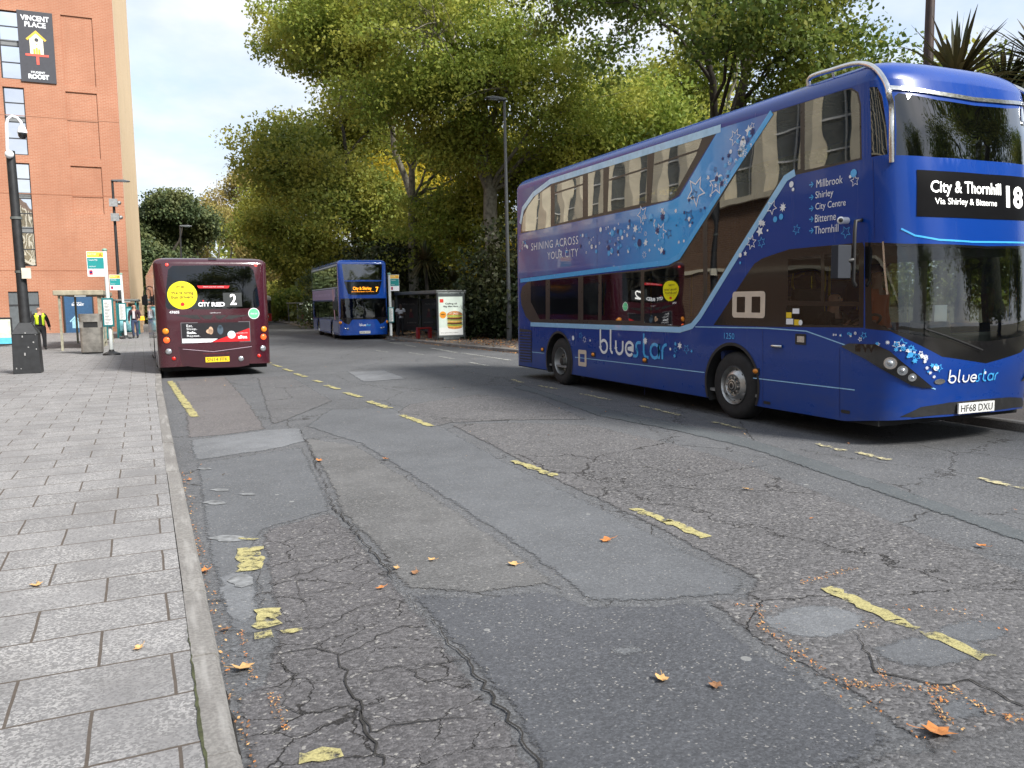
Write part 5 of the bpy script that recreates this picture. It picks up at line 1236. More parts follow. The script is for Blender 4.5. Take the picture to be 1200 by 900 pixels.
def wall_with_holes(b, x0, x1, z0_, z1_, y, holes, mi=0):
    V = [(x0, z0_), (x1, z0_), (x1, z1_), (x0, z1_)]; L = [[0, 1, 2, 3]]
    for a, c, d, e in holes: k = len(V); V += [(a, d), (c, d), (c, e), (a, e)]; L.append([k, k+1, k+2, k+3])
    r = delaunay_2d_cdt([Vector(v) for v in V], [], L, 1, 1e-5); fs = [tuple(f) for f, o in zip(r[2], r[5]) if len(o) == 1 and o[0] == 0]; vv = [tuple(v) for v in r[0]]
    b.add([(x, y, z) for x, z in vv], [f if (vv[f[1]][0]-vv[f[0]][0])*(vv[f[2]][1]-vv[f[0]][1])-(vv[f[1]][1]-vv[f[0]][1])*(vv[f[2]][0]-vv[f[0]][0]) > 0 else f[::-1] for f in fs], mi)
b = MB(); wall_with_holes(b, X0, cor, ZBG-.3, TOP, YB, holes)
for i, (x0, x1, za, zb_) in enumerate(holes):
    dp = .09 if 6 <= i < 9 else .22           # reveals
    for q in (((x0, YB, za), (x0, YB, zb_), (x0, YB+dp, zb_), (x0, YB+dp, za)), ((x1, YB, zb_), (x1, YB, za), (x1, YB+dp, za), (x1, YB+dp, zb_)), ((x0, YB, zb_), (x1, YB, zb_), (x1, YB+dp, zb_), (x0, YB+dp, zb_)), ((x0, YB, za), (x0, YB+dp, za), (x1, YB+dp, za), (x1, YB, za))): b.quad(*q)
    if 6 <= i < 9: b.quad((x0, YB+dp, za), (x1, YB+dp, za), (x1, YB+dp, zb_), (x0, YB+dp, zb_))
b.quad((X0, YB, ZBG-.3), (X0, YB, TOP), (X0, YB+24, TOP), (X0, YB+24, ZBG-.3)); b.quad((X0, YB, TOP), (cor, YB, TOP), (cor, YB+24, TOP), (X0, YB+24, TOP))
b.build('wall', BRICK, **WP)
ye = YB+24; xe = atY(168, 340, ye).x
b = MB(); b.quad((cor+.004, YB-.01, ZBG-.3), (xe, ye, ZBG-.3), (xe, ye, TOP), (cor+.004, YB-.01, TOP)); b.build('buff_wall', BUFF, **WP)
b = MB()
for zz_ in (bx(60, 138)[1], bx(60, 228)[1], bx(60, 317)[1]): b.box((X0, YB-.012, zz_-.02), (cor-.02, YB-.002, zz_+.02))
b.build('movement_joint', plain('mortar_line', (.3, .13, .075), .9), **WP)
DGREY = plain('dark_grey_frame', (.035, .038, .042), .4, var=.1); MGREY = plain('grey_spandrel', (.17, .18, .185), .5)
SKYG = glassmat('block_window_glass', (.25, .28, .3), 15.0, wob=.004)
for xo in (0, -7.5):
    for i, (za, zb_) in enumerate(zs_):
        x0, x1 = xw0+xo, xw1+xo
        fr = MB(); fr.box((x0, YB+.13, za), (x0+.07, YB+.21, zb_)); fr.box((x1-.07, YB+.13, za), (x1, YB+.21, zb_))
        nseg = 2 if i < 2 else 3; hseg = (zb_-za)/nseg
        f_ = fr
        for k in range(nseg):
            a = za+k*hseg; sp_ = hseg*.1 if k else 0
            for z_ in (a+sp_, a+sp_+(hseg-sp_)*.48, a+hseg-.07): fr.box((x0+.07, YB+.132, z_), (x1-.07, YB+.205, z_+.07))
        wo_ = fr.build('window', DGREY, **WP)
        for k in range(nseg):
            a = za+k*hseg; sp_ = hseg*.16 if k else 0
            g = MB(); g.quad((x0+.06, YB+.17, a+sp_), (x1-.06, YB+.17, a+sp_), (x1-.06, YB+.17, a+hseg-.05), (x0+.06, YB+.17, a+hseg-.05)); g.build('pane', SKYG, wo_, world=True)
            g = MB(); g.quad((x0+.06, YB+.6, a+sp_), (x1-.06, YB+.6, a+sp_), (x1-.06, YB+.6, a+sp_+(hseg-sp_)*.42), (x0+.06, YB+.6, a+sp_+(hseg-sp_)*.42)); g.build('blind', plain('pale_blind', (.55, .55, .53), .8), wo_, world=True)
            if k:
                g = MB(); g.box((x0+.06, YB+.14, a-.02), (x1-.06, YB+.19, a+sp_)); g.build('spandrel', MGREY, wo_, world=True)
b = MB(); b.box((X0, YB+1.2, ZBG), (cor-.6, YB+1.25, TOP-.5)); b.build('room_backing', plain('dim_room', (.05, .05, .055), .9), **WP)
# grey service door
x0, x1, za, zb_ = door[0], door[1], ZBG, door[3]
b = MB(); b.box((x0, YB+.1, za), (x1, YB+.2, zb_)); d_ = b.build('door', plain('grey_door', (.1, .115, .125), .5), **WP)
b = MB(); zm = za+(zb_-za)*.68
b.box((x0, YB+.07, zm-.05), (x1, YB+.0985, zm+.05)); xm = x0+(x1-x0)*.56; b.box((xm-.04, YB+.07, za), (xm+.04, YB+.0985, zm-.05)); b.box((xm-.04, YB+.07, zm+.05), (xm+.04, YB+.0985, zb_)); b.build('door_frame', DGREY, d_, world=True)
b = MB(); b.tube([(xm+.25, YB+.06, za+1.0), (xm+.25, YB+.06, za+1.5)], .03, 6); b.build('handle', STEEL, d_, world=True)
b = MB(); b.box((cor-5.6, YB-.045, bx(130, 318)[1]), (cor-5.3, YB-.005, TOP)) ; 
# banner
(x0, zt_), (x1, _), (_, zb_) = bx(19.5, 12), bx(62, 16), bx(62, 98)
zt_ = (bx(19.5, 12)[1]+bx(61, 16)[1])/2; zb_ = (bx(25, 95)[1]+bx(66, 99)[1])/2; x0 = (bx(19.5, 12)[0]+bx(25, 95)[0])/2; x1 = (bx(61, 16)[0]+bx(66.5, 99)[0])/2
BAN = plain('banner_slate', (.045, .047, .058), .6, var=.08)
bn = thing('banner_sign', (x0, YB, zb_), 'dark slate banner reading VINCENT PLACE with a birdhouse, high on the brick wall', 'banner')
b = MB(); b.box((x0, YB-.1, zb_), (x1, YB-.004, zt_)); b.build('banner_sheet', BAN, bn, world=True)
S_ = Sheet((x0, YB-.1, zb_), (1, 0, 0), (0, 0, 1), .006); W_, Hh = x1-x0, zt_-zb_
b = MB(); S_.text(b, 'VINCENT', .1*W_, .9*W_, .865*Hh, .94*Hh, 1, bold=.03); S_.text(b, 'PLACE', .2*W_, .8*W_, .775*Hh, .85*Hh, 1, bold=.03); S_.text(b, 'STUDENT', .29*W_, .69*W_, .125*Hh, .155*Hh, 1, bold=.03); S_.text(b, 'ROOST', .21*W_, .8*W_, .045*Hh, .115*Hh, 1, bold=.05); b.build('banner_lettering', WHITEV, bn, world=True)
b = MB(); c = .5*W_
S_.put(b, ([(c-.19*W_, .4*Hh), (c+.19*W_, .4*Hh), (c+.19*W_, .62*Hh), (c, .7*Hh), (c-.19*W_, .62*Hh)], [(0, 1, 2, 3, 4)]), 1, 0)
S_.put(b, ribbon([(c-.27*W_, .595*Hh), (c, .712*Hh), (c+.27*W_, .595*Hh)], .03*Hh), 2, 1); S_.put(b, disc2d(c+.01*W_, .6*Hh, .06*W_, 16), 3, 2); S_.put(b, disc2d(c, .535*Hh, .02*W_, 10), 3, 1)
for i in (-1, 0, 1): S_.rect(b, c+(.07*i-.028)*W_, c+(.07*i+.028)*W_, .4*Hh, (.49-.02*abs(i))*Hh, 3, 1)
S_.rect(b, c-.33*W_, c+.33*W_, .368*Hh, .398*Hh, 2, 3); S_.rect(b, c-.03*W_, c+.05*W_, .25*Hh, .368*Hh, 2, 3); b.build('birdhouse_emblem', [plain('cream_ink', (.8, .76, .6), .6), plain('mustard_ink', (.7, .45, .06), .6), BAN, plain('coral_ink', (.7, .1, .07), .6)], bn, world=True)
# blue hoarding by the entrance
x0, x1, za, zb_ = hoard
ho = thing('hoarding_panel', (x0, YB, ZBG), 'blue panel reading STUDENT ROOST with a birdhouse at the foot of the brick wall', 'sign')
b = MB(); b.box((x0, YB-.14, ZBG), (x1, YB-.01, zb_)); b.build('panel', plain('petrol_blue_panel', (.03, .09, .19), .5), ho, world=True)
S_ = Sheet((x0, YB-.14, ZBG), (1, 0, 0), (0, 0, 1), .006); W_, Hh = x1-x0, zb_-ZBG
b = MB(); S_.text(b, 'STUDENT', .3*W_, .62*W_, .78*Hh, .81*Hh, 1, bold=.02); S_.text(b, 'ROOST', .26*W_, .7*W_, .71*Hh, .77*Hh, 1, bold=.04); b.build('panel_lettering', WHITEV, ho, world=True)
b = MB(); c = .36*W_; S_.put(b, ([(c-.13*W_, .12*Hh), (c+.13*W_, .12*Hh), (c+.13*W_, .3*Hh), (c, .4*Hh), (c-.13*W_, .3*Hh)], [(0, 1, 2, 3, 4)]), 1); S_.put(b, ribbon([(c-.2*W_, .29*Hh), (c, .43*Hh), (c+.2*W_, .29*Hh)], .035*Hh), 2); b.build('birdhouse_emblem', plain('pale_blue_emblem', (.3, .55, .68), .6), ho, world=True)
b = MB(); b.box((x0-.08, YB-.16, ZBG), (x0-.002, YB-.01, zb_+.08)); b.box((x1+.002, YB-.16, ZBG), (x1+.08, YB-.01, zb_+.08)); b.box((x0-.002, YB-.16, zb_+.002), (x1+.002, YB-.01, zb_+.08)); b.build('panel_frame', DGREY, ho, world=True)

# ------------------------------------------------------------------ office block along the left of the street (seen mirrored in the bus windows)
OB = thing('office_building', (-13, 10, .12), 'brick office block with pale concrete piers, left of the street behind the camera', 'building')
WP = dict(parent=OB, world=True)
DBR = brickmat('brown_brick', (.2, .105, .06), (.15, .075, .042), (.26, .2, .15))
CONC = plain('pale_concrete', (.72, .64, .48), .85, var=.12, scale=1.5)
xo = -13.0; b = MB(); b.box((xo-12, -14, 0), (xo, 61, 6.6)); b.box((xo-12, -14, 12.6), (xo+.05, 61, 13.4)); b.box((xo-12, -14, 13.4), (xo-.6, 61, 13.5)); b.build('wall', DBR, **WP)
b = MB(); y = -14
while y <= 61: b.box((xo-.5, y-.45, 6.6), (xo+.3, y+.45, 12.6)); y += 3.1
b.build('pier', CONC, **WP)
b = MB()
for z in (6.58,): b.box((xo-.5, -14, z), (xo+.34, 61, z+.3))
b.box((xo+.003, -14, 3.0), (xo+.1, 61, 3.2)); b.build('string_course', CONC, **WP)
b = MB(); b.box((xo-12, -14, 6.9), (xo-.55, 61, 12.6)); b.build('glazing', plain('office_glass', (.12, .14, .15), .1, var=.3, scale=.4), **WP)
b = MB(); y = -14
while y < 60:
    for z in (8.3, 9.7, 11.2): b.box((xo-.54, y+.45, z), (xo-.47, y+2.65, z+.08))
    b.box((xo-.54, y+1.5, 6.9), (xo-.475, y+1.58, 12.6)); y += 3.1
b.build('glazing_bar', WHITEV, **WP)
# ------------------------------------------------------------------ street furniture
BLK = plain('black_street_paint', (.02, .021, .023), .45, var=.3, scale=7, bump=.05)
PALEP = plain('pale_grey_pole', (.62, .66, .65), .4, var=.06); TEAL = plain('teal_sign', (.01, .24, .24), .45, var=.06); DTEAL = plain('dark_teal_frame', (.01, .13, .14), .45)
ORY = plain('amber_sign', (.8, .5, .05), .5, var=.05); PAPER = plain('timetable_paper', (.68, .7, .68), .6, var=.1, scale=30); SHGL = glassmat('shelter_glass', (.75, .8, .78), .8, wob=.004)
CONCR = plain('weathered_roof', (.3, .27, .2), .85, var=.3, scale=4); SHFR = plain('shelter_frame_grey', (.11, .12, .115), .45, var=.15); MOSSY = plain('weathered_post', (.25, .24, .18), .7, var=.3, scale=8)
B = G(34, 437, .12); fx = lambda x, y: atY(x, y, B.y)
t = thing('camera_column', B, 'thick black column with a white arched camera arm rising from a tall square base', 'camera pole'); WP = dict(parent=t, world=True)
hb = .3; zb_ = B.z; zt_ = fx(34, 391).z
b = MB(); v = [(B.x+s*hb*k, B.y+u*hb*k, z) for z, k in ((zb_, 1.0), (zt_, .93)) for s, u in ((-1, -1), (1, -1), (1, 1), (-1, 1))]
b.add(v, [(0, 1, 5, 4), (1, 2, 6, 5), (2, 3, 7, 6), (3, 0, 4, 7), (3, 2, 1, 0), (4, 5, 6, 7)]); b.add([(B.x+s*hb*.98, B.y+u*hb*.98, zt_+.002) for s, u in ((-1, -1), (1, -1), (1, 1), (-1, 1))]+[(B.x+s*.13, B.y+u*.13, zt_+.28) for s, u in ((-1, -1), (1, -1), (1, 1), (-1, 1))], [(0, 1, 5, 4), (1, 2, 6, 5), (2, 3, 7, 6), (3, 0, 4, 7), (4, 5, 6, 7)])
bs_ = b.build('base_cabinet', BLK, bevel=.012, **WP)
b = MB(); r = random.Random(2)
for k in range(9): x = B.x+r.uniform(-.25, .25); z = zb_+r.uniform(.1, 1.0); b.box((x, B.y-.305, z), (x+r.uniform(.01, .04), B.y-.3, z+r.uniform(.02, .07)))
b.build('scuff_mark', plain('scuff_grey', (.3, .3, .3), .8), bs_, world=True)
ztop = fx(12, 177).z; topx = (fx(12, 177).x)
b = MB(); b.tube([(B.x, B.y, zt_+.2), (B.x+(topx-B.x)*.4, B.y, zt_+(ztop-zt_)*.4), (topx, B.y, ztop)], [.125, .112, .1], 16); b.build('pole', BLK, smooth=40, **WP)
b = MB()
for zz in (fx(20, 257).z, fx(25, 320).z): k = (zz-zt_)/(ztop-zt_); b.tube([(B.x+(topx-B.x)*k, B.y, zz), (B.x+(topx-B.x)*k, B.y, zz+.06)], .13, 16)
b.build('pole_band', SHFR, smooth=40, **WP)
p0 = fx(8.5, 176); P = [fx(8.5, 176), fx(8, 158), fx(7.5, 146), fx(9, 139.5), fx(14, 136), fx(20, 138), fx(24.5, 143), fx(26, 150)]
b = MB(); b.tube(P, .036, 10); b.build('camera_arm', WHITEV, smooth=60, **WP)
c = fx(26, 154); b = MB(); b.lathe([(.0, .12), (.07, .12), (.11, .0), (.11, -.04)], c=tuple(c), n=18); b.build('camera_housing', WHITEV, smooth=40, **WP)
b = MB(); b.ball((c.x, c.y, c.z-.07), (.1, .1, .12), 16, 10); b.build('camera_dome', BLACKG, smooth=60, **WP)
c = fx(12, 182); b = MB(); b.ball((c.x, c.y-.14, c.z), (.1, .1, .1), 14, 10); b.tube([(c.x, c.y, c.z), (c.x, c.y-.12, c.z)], .03, 8); b.build('flood_lamp', WHITEV, smooth=60, **WP)
c = fx(31, 321); b = MB(); b.box((c.x-.08, c.y-.2, c.z-.12), (c.x+.12, c.y-.12, c.z+.14)); b.build('sign_plate', plain('cream_plate', (.6, .56, .45), .5), **WP)

# litter bin
B = G(109, 414, .12); k = B.y/945; t = thing('litter_bin', B, 'stainless steel litter bin beside the bus stop pole in front of the shelter', 'litter bin'); WP = dict(parent=t)
def rbox(b, hw, hd, z0_, z1_, r_, mi=0, tp=1.0):
    P = rrect(-hw, hw, -hd, hd, r_, 4); n_ = len(P); b.add([(x, y, z0_) for x, y in P]+[(x*tp, y*tp, z1_) for x, y in P], [(i, (i+1) % n_, n_+(i+1) % n_, n_+i) for i in range(n_)]+[tuple(range(n_-1, -1, -1)), tuple(range(n_, 2*n_))], mi)
hw = 11*k; hh = 41*k; SSB = plain('scratched_stainless', (.48, .45, .4), .32, metal=.9, var=.3, scale=5)
b = MB(); rbox(b, hw*.86, hw*.8, 0, .06, .06); b.build('plinth', BLACKM, **WP)
b = MB(); rbox(b, hw*.92, hw*.85, .06, hh*.66, .08, tp=1.02); b.build('body', SSB, smooth=35, **WP)
b = MB(); rbox(b, hw*.84, hw*.78, hh*.66, hh*.8, .08); b.build('slot', BLACKM, **WP)
b = MB(); rbox(b, hw*.97, hw*.9, hh*.8, hh, .08, tp=1.0); b.box((-hw*.95, -hw*.88, hh*.655), (-hw*.6, hw*.88, hh*.81)); b.box((hw*.6, -hw*.88, hh*.655), (hw*.95, hw*.88, hh*.81)); b.build('hood', SSB, smooth=35, **WP)

# bus stop flags
def busstop(base, top, sign, case, label, swap=False):
    B = G(*base, .12); f_ = lambda x, y: atY(x, y, B.y); k = B.y/945
    t = thing('bus_stop_pole', B, label, 'bus stop', 'bus stop flags'); WP = dict(parent=t, world=True)
    T = f_(*top)
    b = MB(); b.lathe([(.3, 0), (.28, .06), (.1, .14), (.08, .2)], c=tuple(B), n=16, cap=True); b.build('foot', BLACKM, smooth=40, **WP)
    b = MB(); b.tube([(B.x, B.y, B.z), (T.x*.5+B.x*.5, B.y, (T.z+B.z)/2), (T.x, B.y, T.z)], .065, 12); b.build('pole', PALEP, smooth=50, **WP)
    b = MB(); b.ball((T.x, B.y, T.z), (.09, .09, .06), 10, 6); b.build('pole_cap', plain('cap_green', (.2, .35, .27), .5), smooth=60, **WP)
    a, c = f_(sign[0], sign[3]), f_(sign[2], sign[1]); W_, Hh = c.x-a.x, c.z-a.z
    b = MB(); b.box((a.x, B.y-.06, a.z), (c.x, B.y-.01, c.z)); fl = b.build('flag', WHITEV, **WP)
    S_ = Sheet((a.x, B.y-.06, a.z), (1, 0, 0), (0, 0, 1), .004); b = MB()
    S_.rect(b, .03*W_, .97*W_, .77*Hh, .98*Hh, 1, 0); S_.rect(b, .03*W_, .97*W_, .31*Hh, .75*Hh, 1, 1); S_.text(b, 'BUS STOP', .08*W_, .55*W_, .86*Hh, .93*Hh, 2, 2); S_.text(b, 'A', .7*W_, .9*W_, .8*Hh, .95*Hh, 2, 3, keep=True)
    S_.text(b, 'Vincents Walk', .1*W_, .62*W_, .63*Hh, .7*Hh, 2, 2); S_.text(b, 'towards Portswood', .1*W_, .5*W_, .38*Hh, .43*Hh, 2, 2); S_.rect(b, .1*W_, .3*W_, .07*Hh, .25*Hh, 1, 3); S_.rect(b, .12*W_, .28*W_, .13*Hh, .2*Hh, 2, 4); S_.text(b, '2  7  18', .7*W_, .92*W_, .1*Hh, .2*Hh, 1, 3, keep=True)
    b.build('flag_print', [ORY, TEAL, WHITEV, REDV, NAVYV], fl, world=True)
    a, c = f_(case[0], case[3]), f_(case[2], case[1]); W_, Hh = c.x-a.x, c.z-a.z
    b = MB(); b.box((a.x, B.y-.15, a.z), (c.x, B.y-.07, c.z)); cs = b.build('timetable_case', DTEAL, bevel=.015, **WP)
    S_ = Sheet((a.x, B.y-.15, a.z), (1, 0, 0), (0, 0, 1), .004); b = MB(); S_.rect(b, .16*W_, .84*W_, .07*Hh, .93*Hh, 1, 0)
    for q in range(16): S_.rect(b, .22*W_, (.5+.28*((q*37) % 7)/7)*W_, (.1+.05*q)*Hh, (.118+.05*q)*Hh, 2, 1)
    b.build('timetable', [PAPER, plain('grey_ink', (.1, .09, .1), .5)], cs, world=True)
busstop((131, 416), (122.5, 293), (103, 295, 121.5, 324), (121, 349, 132.5, 383), 'pale bus stop pole with teal and amber flag beside the steel litter bin')
busstop((147.5, 397), (141.5, 321), (129, 322, 141, 340), (139, 355, 148, 376), 'second pale bus stop pole farther on, between the two left shelters')
busstop((458.5, 398), (456, 321), (457, 322, 467, 341), (454.5, 360, 460.5, 378), 'bus stop pole at the nose of the farther blue bus, by the burger advert shelter')

# shelters
def shelter(name, x0, x1, y0, y1, zr_, label, roofm, postm, thick=.14, over=.25, back='x1', skip_end=False):
    yb = zg((y0+y1)/2)+.12; t = thing('bus_shelter', ((x0+x1)/2, (y0+y1)/2, yb), label, 'bus shelter', 'bus shelters'); WP = dict(parent=t, world=True)
    b = MB(); b.prism([(x0-over, y0-over, zr_), (x1+over, y0-over, zr_), (x1+over, y1+over, zr_-.0), (x0-over, y1+over, zr_)], (0, 0, thick)); b.build('roof', roofm, bevel=.03, **WP)
    xb_ = x1 if back == 'x1' else x0; xf = x0 if back == 'x1' else x1
    for y in (y0, (y0+y1)/2, y1):
        for x in ((xb_, xf) if y != (y0+y1)/2 else (xb_,)):
            b = MB(); b.box((x-.045, y-.045, yb), (x+.045, y+.045, zr_)); b.build('post', postm, **WP)
    for ya, yc in ((y0, (y0+y1)/2), ((y0+y1)/2, y1)):
        b = MB(); b.quad((xb_, ya+.05, yb+.25), (xb_, yc-.05, yb+.25), (xb_, yc-.05, zr_-.25), (xb_, ya+.05, zr_-.25)); b.build('glass_panel', SHGL, **WP)
        b = MB(); b.box((xb_-.025, ya+.046, yb+.2), (xb_+.025, yc-.046, yb+.25)); b.box((xb_-.025, ya+.046, zr_-.25), (xb_+.025, yc-.046, zr_-.2)); b.build('rail', postm, **WP)
    b = MB(); b.tube([((x0+x1)/2-.1, y0-over+.02, zr_-.02), ((x0+x1)/2+.1, y0-over+.02, zr_-.02)], .0, 4) if False else b.box(((x0+x1)/2-.2, y0+.5, zr_-.05), ((x0+x1)/2+.2, y0+.8, zr_-.002)); b.build('ceiling_light', plain('light_diffuser', (.8, .8, .75), .5, emit=.3), **WP)
    return t, yb
Ys = G(107, 410, .12).y
xa, xc_ = atY(69, 345, Ys).x, atY(115, 345, Ys).x; zr_ = atY(95, 346, Ys).z
t, yb = shelter('s', xa, xc_, Ys, Ys+7, zr_, 'mossy flat roofed bus shelter behind the steel litter bin on the left pavement', CONCR, MOSSY, .2, .2, 'x1'); WP = dict(parent=t, world=True)
b = MB(); b.box((xc_-.1, Ys+3.9, yb+.3), (xc_+.1, Ys+5.5, zr_-.3)); ap = b.build('advert_case', DTEAL, **WP)
b = MB(); 
for s_ in (-1, 1): b.quad((xc_+s_*.104, Ys+4.0, yb+.4), (xc_+s_*.104, Ys+5.4, yb+.4), (xc_+s_*.104, Ys+5.4, zr_-.4), (xc_+s_*.104, Ys+4.0, zr_-.4))
b.build('poster', plain('green_poster', (.16, .45, .12), .5, var=.6, scale=3), ap, world=True)
for q_ in (((xc_-.03, Ys-.02, yb+.1), (xc_+.12, Ys+.06, zr_-.02)), ((xc_-.02, Ys+6.94, yb), (xc_+.14, Ys+7.08, zr_))): b = MB(); b.box(*q_); b.build('corner_panel', MOSSY, **WP)
Y2 = 49.5; xa, xc_ = atY(136, 350, Y2).x, atY(161, 350, Y2).x; zr_ = atY(150, 353, Y2).z
t, yb = shelter('s', xa, xc_-.1, Y2, Y2+6, zr_, 'darker second bus shelter with a timber poster end panel beside the walking woman', SHFR, DTEAL, .12, .15, 'x0'); WP = dict(parent=t, world=True)
e0, e1 = atY(150, 355, Y2+6).x, atY(162, 355, Y2+6).x
b = MB(); b.box((e0, Y2+5.98, yb+.1), (e1+.2, Y2+6.08, zr_-.1)); b.build('end_panel', plain('timber_panel', (.36, .24, .15), .7, var=.4, scale=3), **WP)
b = MB(); b.box((xa+.05, Y2-.03, yb+.3), (xa+.75, Y2+.03, zr_-.3)); cs = b.build('poster_case', DTEAL, **WP); b = MB(); b.quad((xa+.12, Y2-.036, yb+.4), (xa+.68, Y2-.036, yb+.4), (xa+.68, Y2-.036, zr_-.4), (xa+.12, Y2-.036, zr_-.4)); b.build('poster', plain('pale_teal_poster', (.2, .45, .5), .5, var=.4, scale=3), cs, world=True)
# right-hand shelter with the burger poster
A = G(527, 398.5, .12); Yr = A.y; fr_ = lambda x, y: atY(x, y, Yr)
x0, x1 = fr_(512, 345).x, fr_(543, 345).x; zr_ = fr_(525, 344).z; Yf = Yr*1.2
t, yb = shelter('s', x0+.06, x1+.05, Yr+.1, Yf, zr_, 'grey bus shelter on the right footway holding a bright burger poster', SHFR, SHFR, .16, .1, 'x1'); WP = dict(parent=t, world=True)
za, zc_ = fr_(527, 395).z, fr_(527, 346).z
b = MB(); b.box((x0, Yr-.09, za-.02), (x1, Yr+.09, zc_+.12)); b.box((x0+.25, Yr-.07, A.z), (x1-.2, Yr+.07, za-.022)); ac = b.build('advert_case', plain('advert_case_grey', (.13, .15, .15), .4, metal=.3), bevel=.02, **WP)
pa, pc = fr_(514, 393), fr_(541, 347.5); S_ = Sheet((pa.x, Yr-.09, pa.z), (1, 0, 0), (0, 0, 1), .004); W_, Hh = pc.x-pa.x, pc.z-pa.z
def inks(*L): return [plain(nm, c_, .5, var=v_, scale=9, emit=e_) for nm, c_, v_, e_ in L]
IK = inks(('poster_pale', (.62, .7, .62), .05, .12), ('poster_ink', (.02, .02, .02), .1, 0), ('poster_red', (.75, .04, .02), .05, .05), ('bun_brown', (.6, .24, .07), .35, .05), ('patty_brown', (.13, .04, .02), .4, 0), ('lettuce_green', (.32, .42, .08), .4, .03), ('cheese_yellow', (.8, .48, .06), .2, .05), ('orange_disc', (.8, .33, .02), .05, .08), ('poster_white', (.75, .76, .72), .03, .12), ('bun_pale', (.72, .45, .2), .2, .05))
b = MB(); S_.rect(b, 0, W_, 0, Hh, 1, 0); S_.rect(b, 0, W_, 0, .2*Hh, 2, 8); S_.rect(b, .05*W_, .2*W_, .85*Hh, .94*Hh, 2, 2)
S_.text(b, 'Calling all', .27*W_, .76*W_, .785*Hh, .84*Hh, 2, 1, bold=.03); S_.text(b, 'Big Mac fans.', .2*W_, .83*W_, .715*Hh, .77*Hh, 2, 1, bold=.03); S_.put(b, disc2d(.17*W_, .53*Hh, .14*W_, 18), 2, 7); S_.text(b, 'NEW', .09*W_, .25*W_, .52*Hh, .56*Hh, 3, 1, bold=.03); S_.text(b, 'in app', .09*W_, .25*W_, .48*Hh, .51*Hh, 3, 2)
c = .66*W_
for cz, rx, rz, mi in ((.2, .3, .045, 3), (.235, .33, .03, 6), (.27, .34, .035, 5), (.31, .33, .035, 4), (.345, .34, .02, 6), (.375, .31, .03, 9), (.4, .35, .028, 5), (.44, .33, .04, 4), (.475, .35, .018, 6), (.5, .33, .03, 5)): S_.put(b, disc2d(c, cz*Hh, rx*W_, 22, rz*Hh), 2.2+cz*3, mi)
S_.put(b, ([(c+.33*W_*cos(a*pi/14), (.52+.105*sin(a*pi/14))*Hh) for a in range(15)], [tuple(range(15))]), 4, 3)
r = random.Random(4)
for k in range(26): a = r.uniform(.3, 2.8); q = r.uniform(.2, .85); S_.put(b, disc2d(c+.32*W_*cos(a)*q, (.53+.09*sin(a)*q)*Hh, .012*W_, 6), 5, 8)
S_.text(b, 'Serving suggestion. Subject to availability', .06*W_, .8*W_, .05*Hh, .075*Hh, 3, 1); b.build('poster', IK, ac, world=True)
b = MB(); b.box((x0+.1, Yf-.06, yb+.25), (x1-.05, Yf+.06, zr_-.15)); dc = b.build('dark_advert_case', BLK, **WP)
S_ = Sheet((x0+.15, Yf-.06, yb+.3), (1, 0, 0), (0, 0, 1), .004); W_, Hh = x1-x0-.25, zr_-yb-.5; b = MB(); S_.rect(b, 0, W_, 0, Hh, 1, 0)
S_.text(b, 'THE NEW SEASON', .2*W_, .85*W_, .8*Hh, .86*Hh, 2, 1); S_.text(b, 'in cinemas now', .45*W_, .95*W_, .2*Hh, .25*Hh, 2, 1); S_.text(b, 'book today', .45*W_, .9*W_, .1*Hh, .15*Hh, 2, 2); S_.put(b, disc2d(.66*W_, .62*Hh, .06*W_, 14, .05*Hh), 2, 3); S_.put(b, ([(.55*W_, .38*Hh), (.8*W_, .38*Hh), (.73*W_, .57*Hh), (.6*W_, .57*Hh)], [(0, 1, 2, 3)]), 2, 2)
b.build('dark_poster', [plain('dark_poster_ink', (.014, .01, .012), .4), plain('faint_ink', (.3, .27, .26), .5), plain('maroon_ink', (.12, .02, .03), .5), plain('skin_ink', (.3, .16, .11), .6)], dc, world=True)
pb = G(497, 396.5, .12); REDB = plain('red_perch', (.28, .015, .012), .4, var=.1)
b = MB(); xl, xr_, yy = pb.x-.3, pb.x+.36, pb.y
t = thing('perch_seat', pb, 'red perch bench inside the shelter next to the burger poster', 'bench'); b.box((-.36, -.16, .46), (.36, .16, .54)); b.build('seat', REDB, t, bevel=.02)
for s_ in (-1, 1): b = MB(); b.box((s_*.3-.06, -.14, 0), (s_*.3+.06, .14, .458)); b.build('leg', REDB, t)
# far shelter on the right
Y3 = 68.0; q0, q1 = atY(347, 358, Y3), atY(363, 358, Y3)
t, yb = shelter('s', q0.x+.1, q1.x, Y3, Y3+5, atY(352, 356, Y3).z, 'distant bus shelter with lit poster left of the farther blue bus', SHFR, SHFR, .12, .15, 'x1'); WP = dict(parent=t, world=True)
b = MB(); c = atY(361, 365, Y3); d = atY(350, 365, Y3+5); b.box((c.x-.3, Y3-.1, yb+.3), (c.x+.35, Y3+.05, yb+2.0)); b.build('advert_case', BLK, **WP); b = MB(); b.quad((c.x-.24, Y3-.105, yb+.4), (c.x+.29, Y3-.105, yb+.4), (c.x+.29, Y3-.105, yb+1.9), (c.x-.24, Y3-.105, yb+1.9)); b.build('poster', plain('lit_pale_poster', (.6, .72, .5), .5, var=.3, scale=2, emit=.25), **WP)

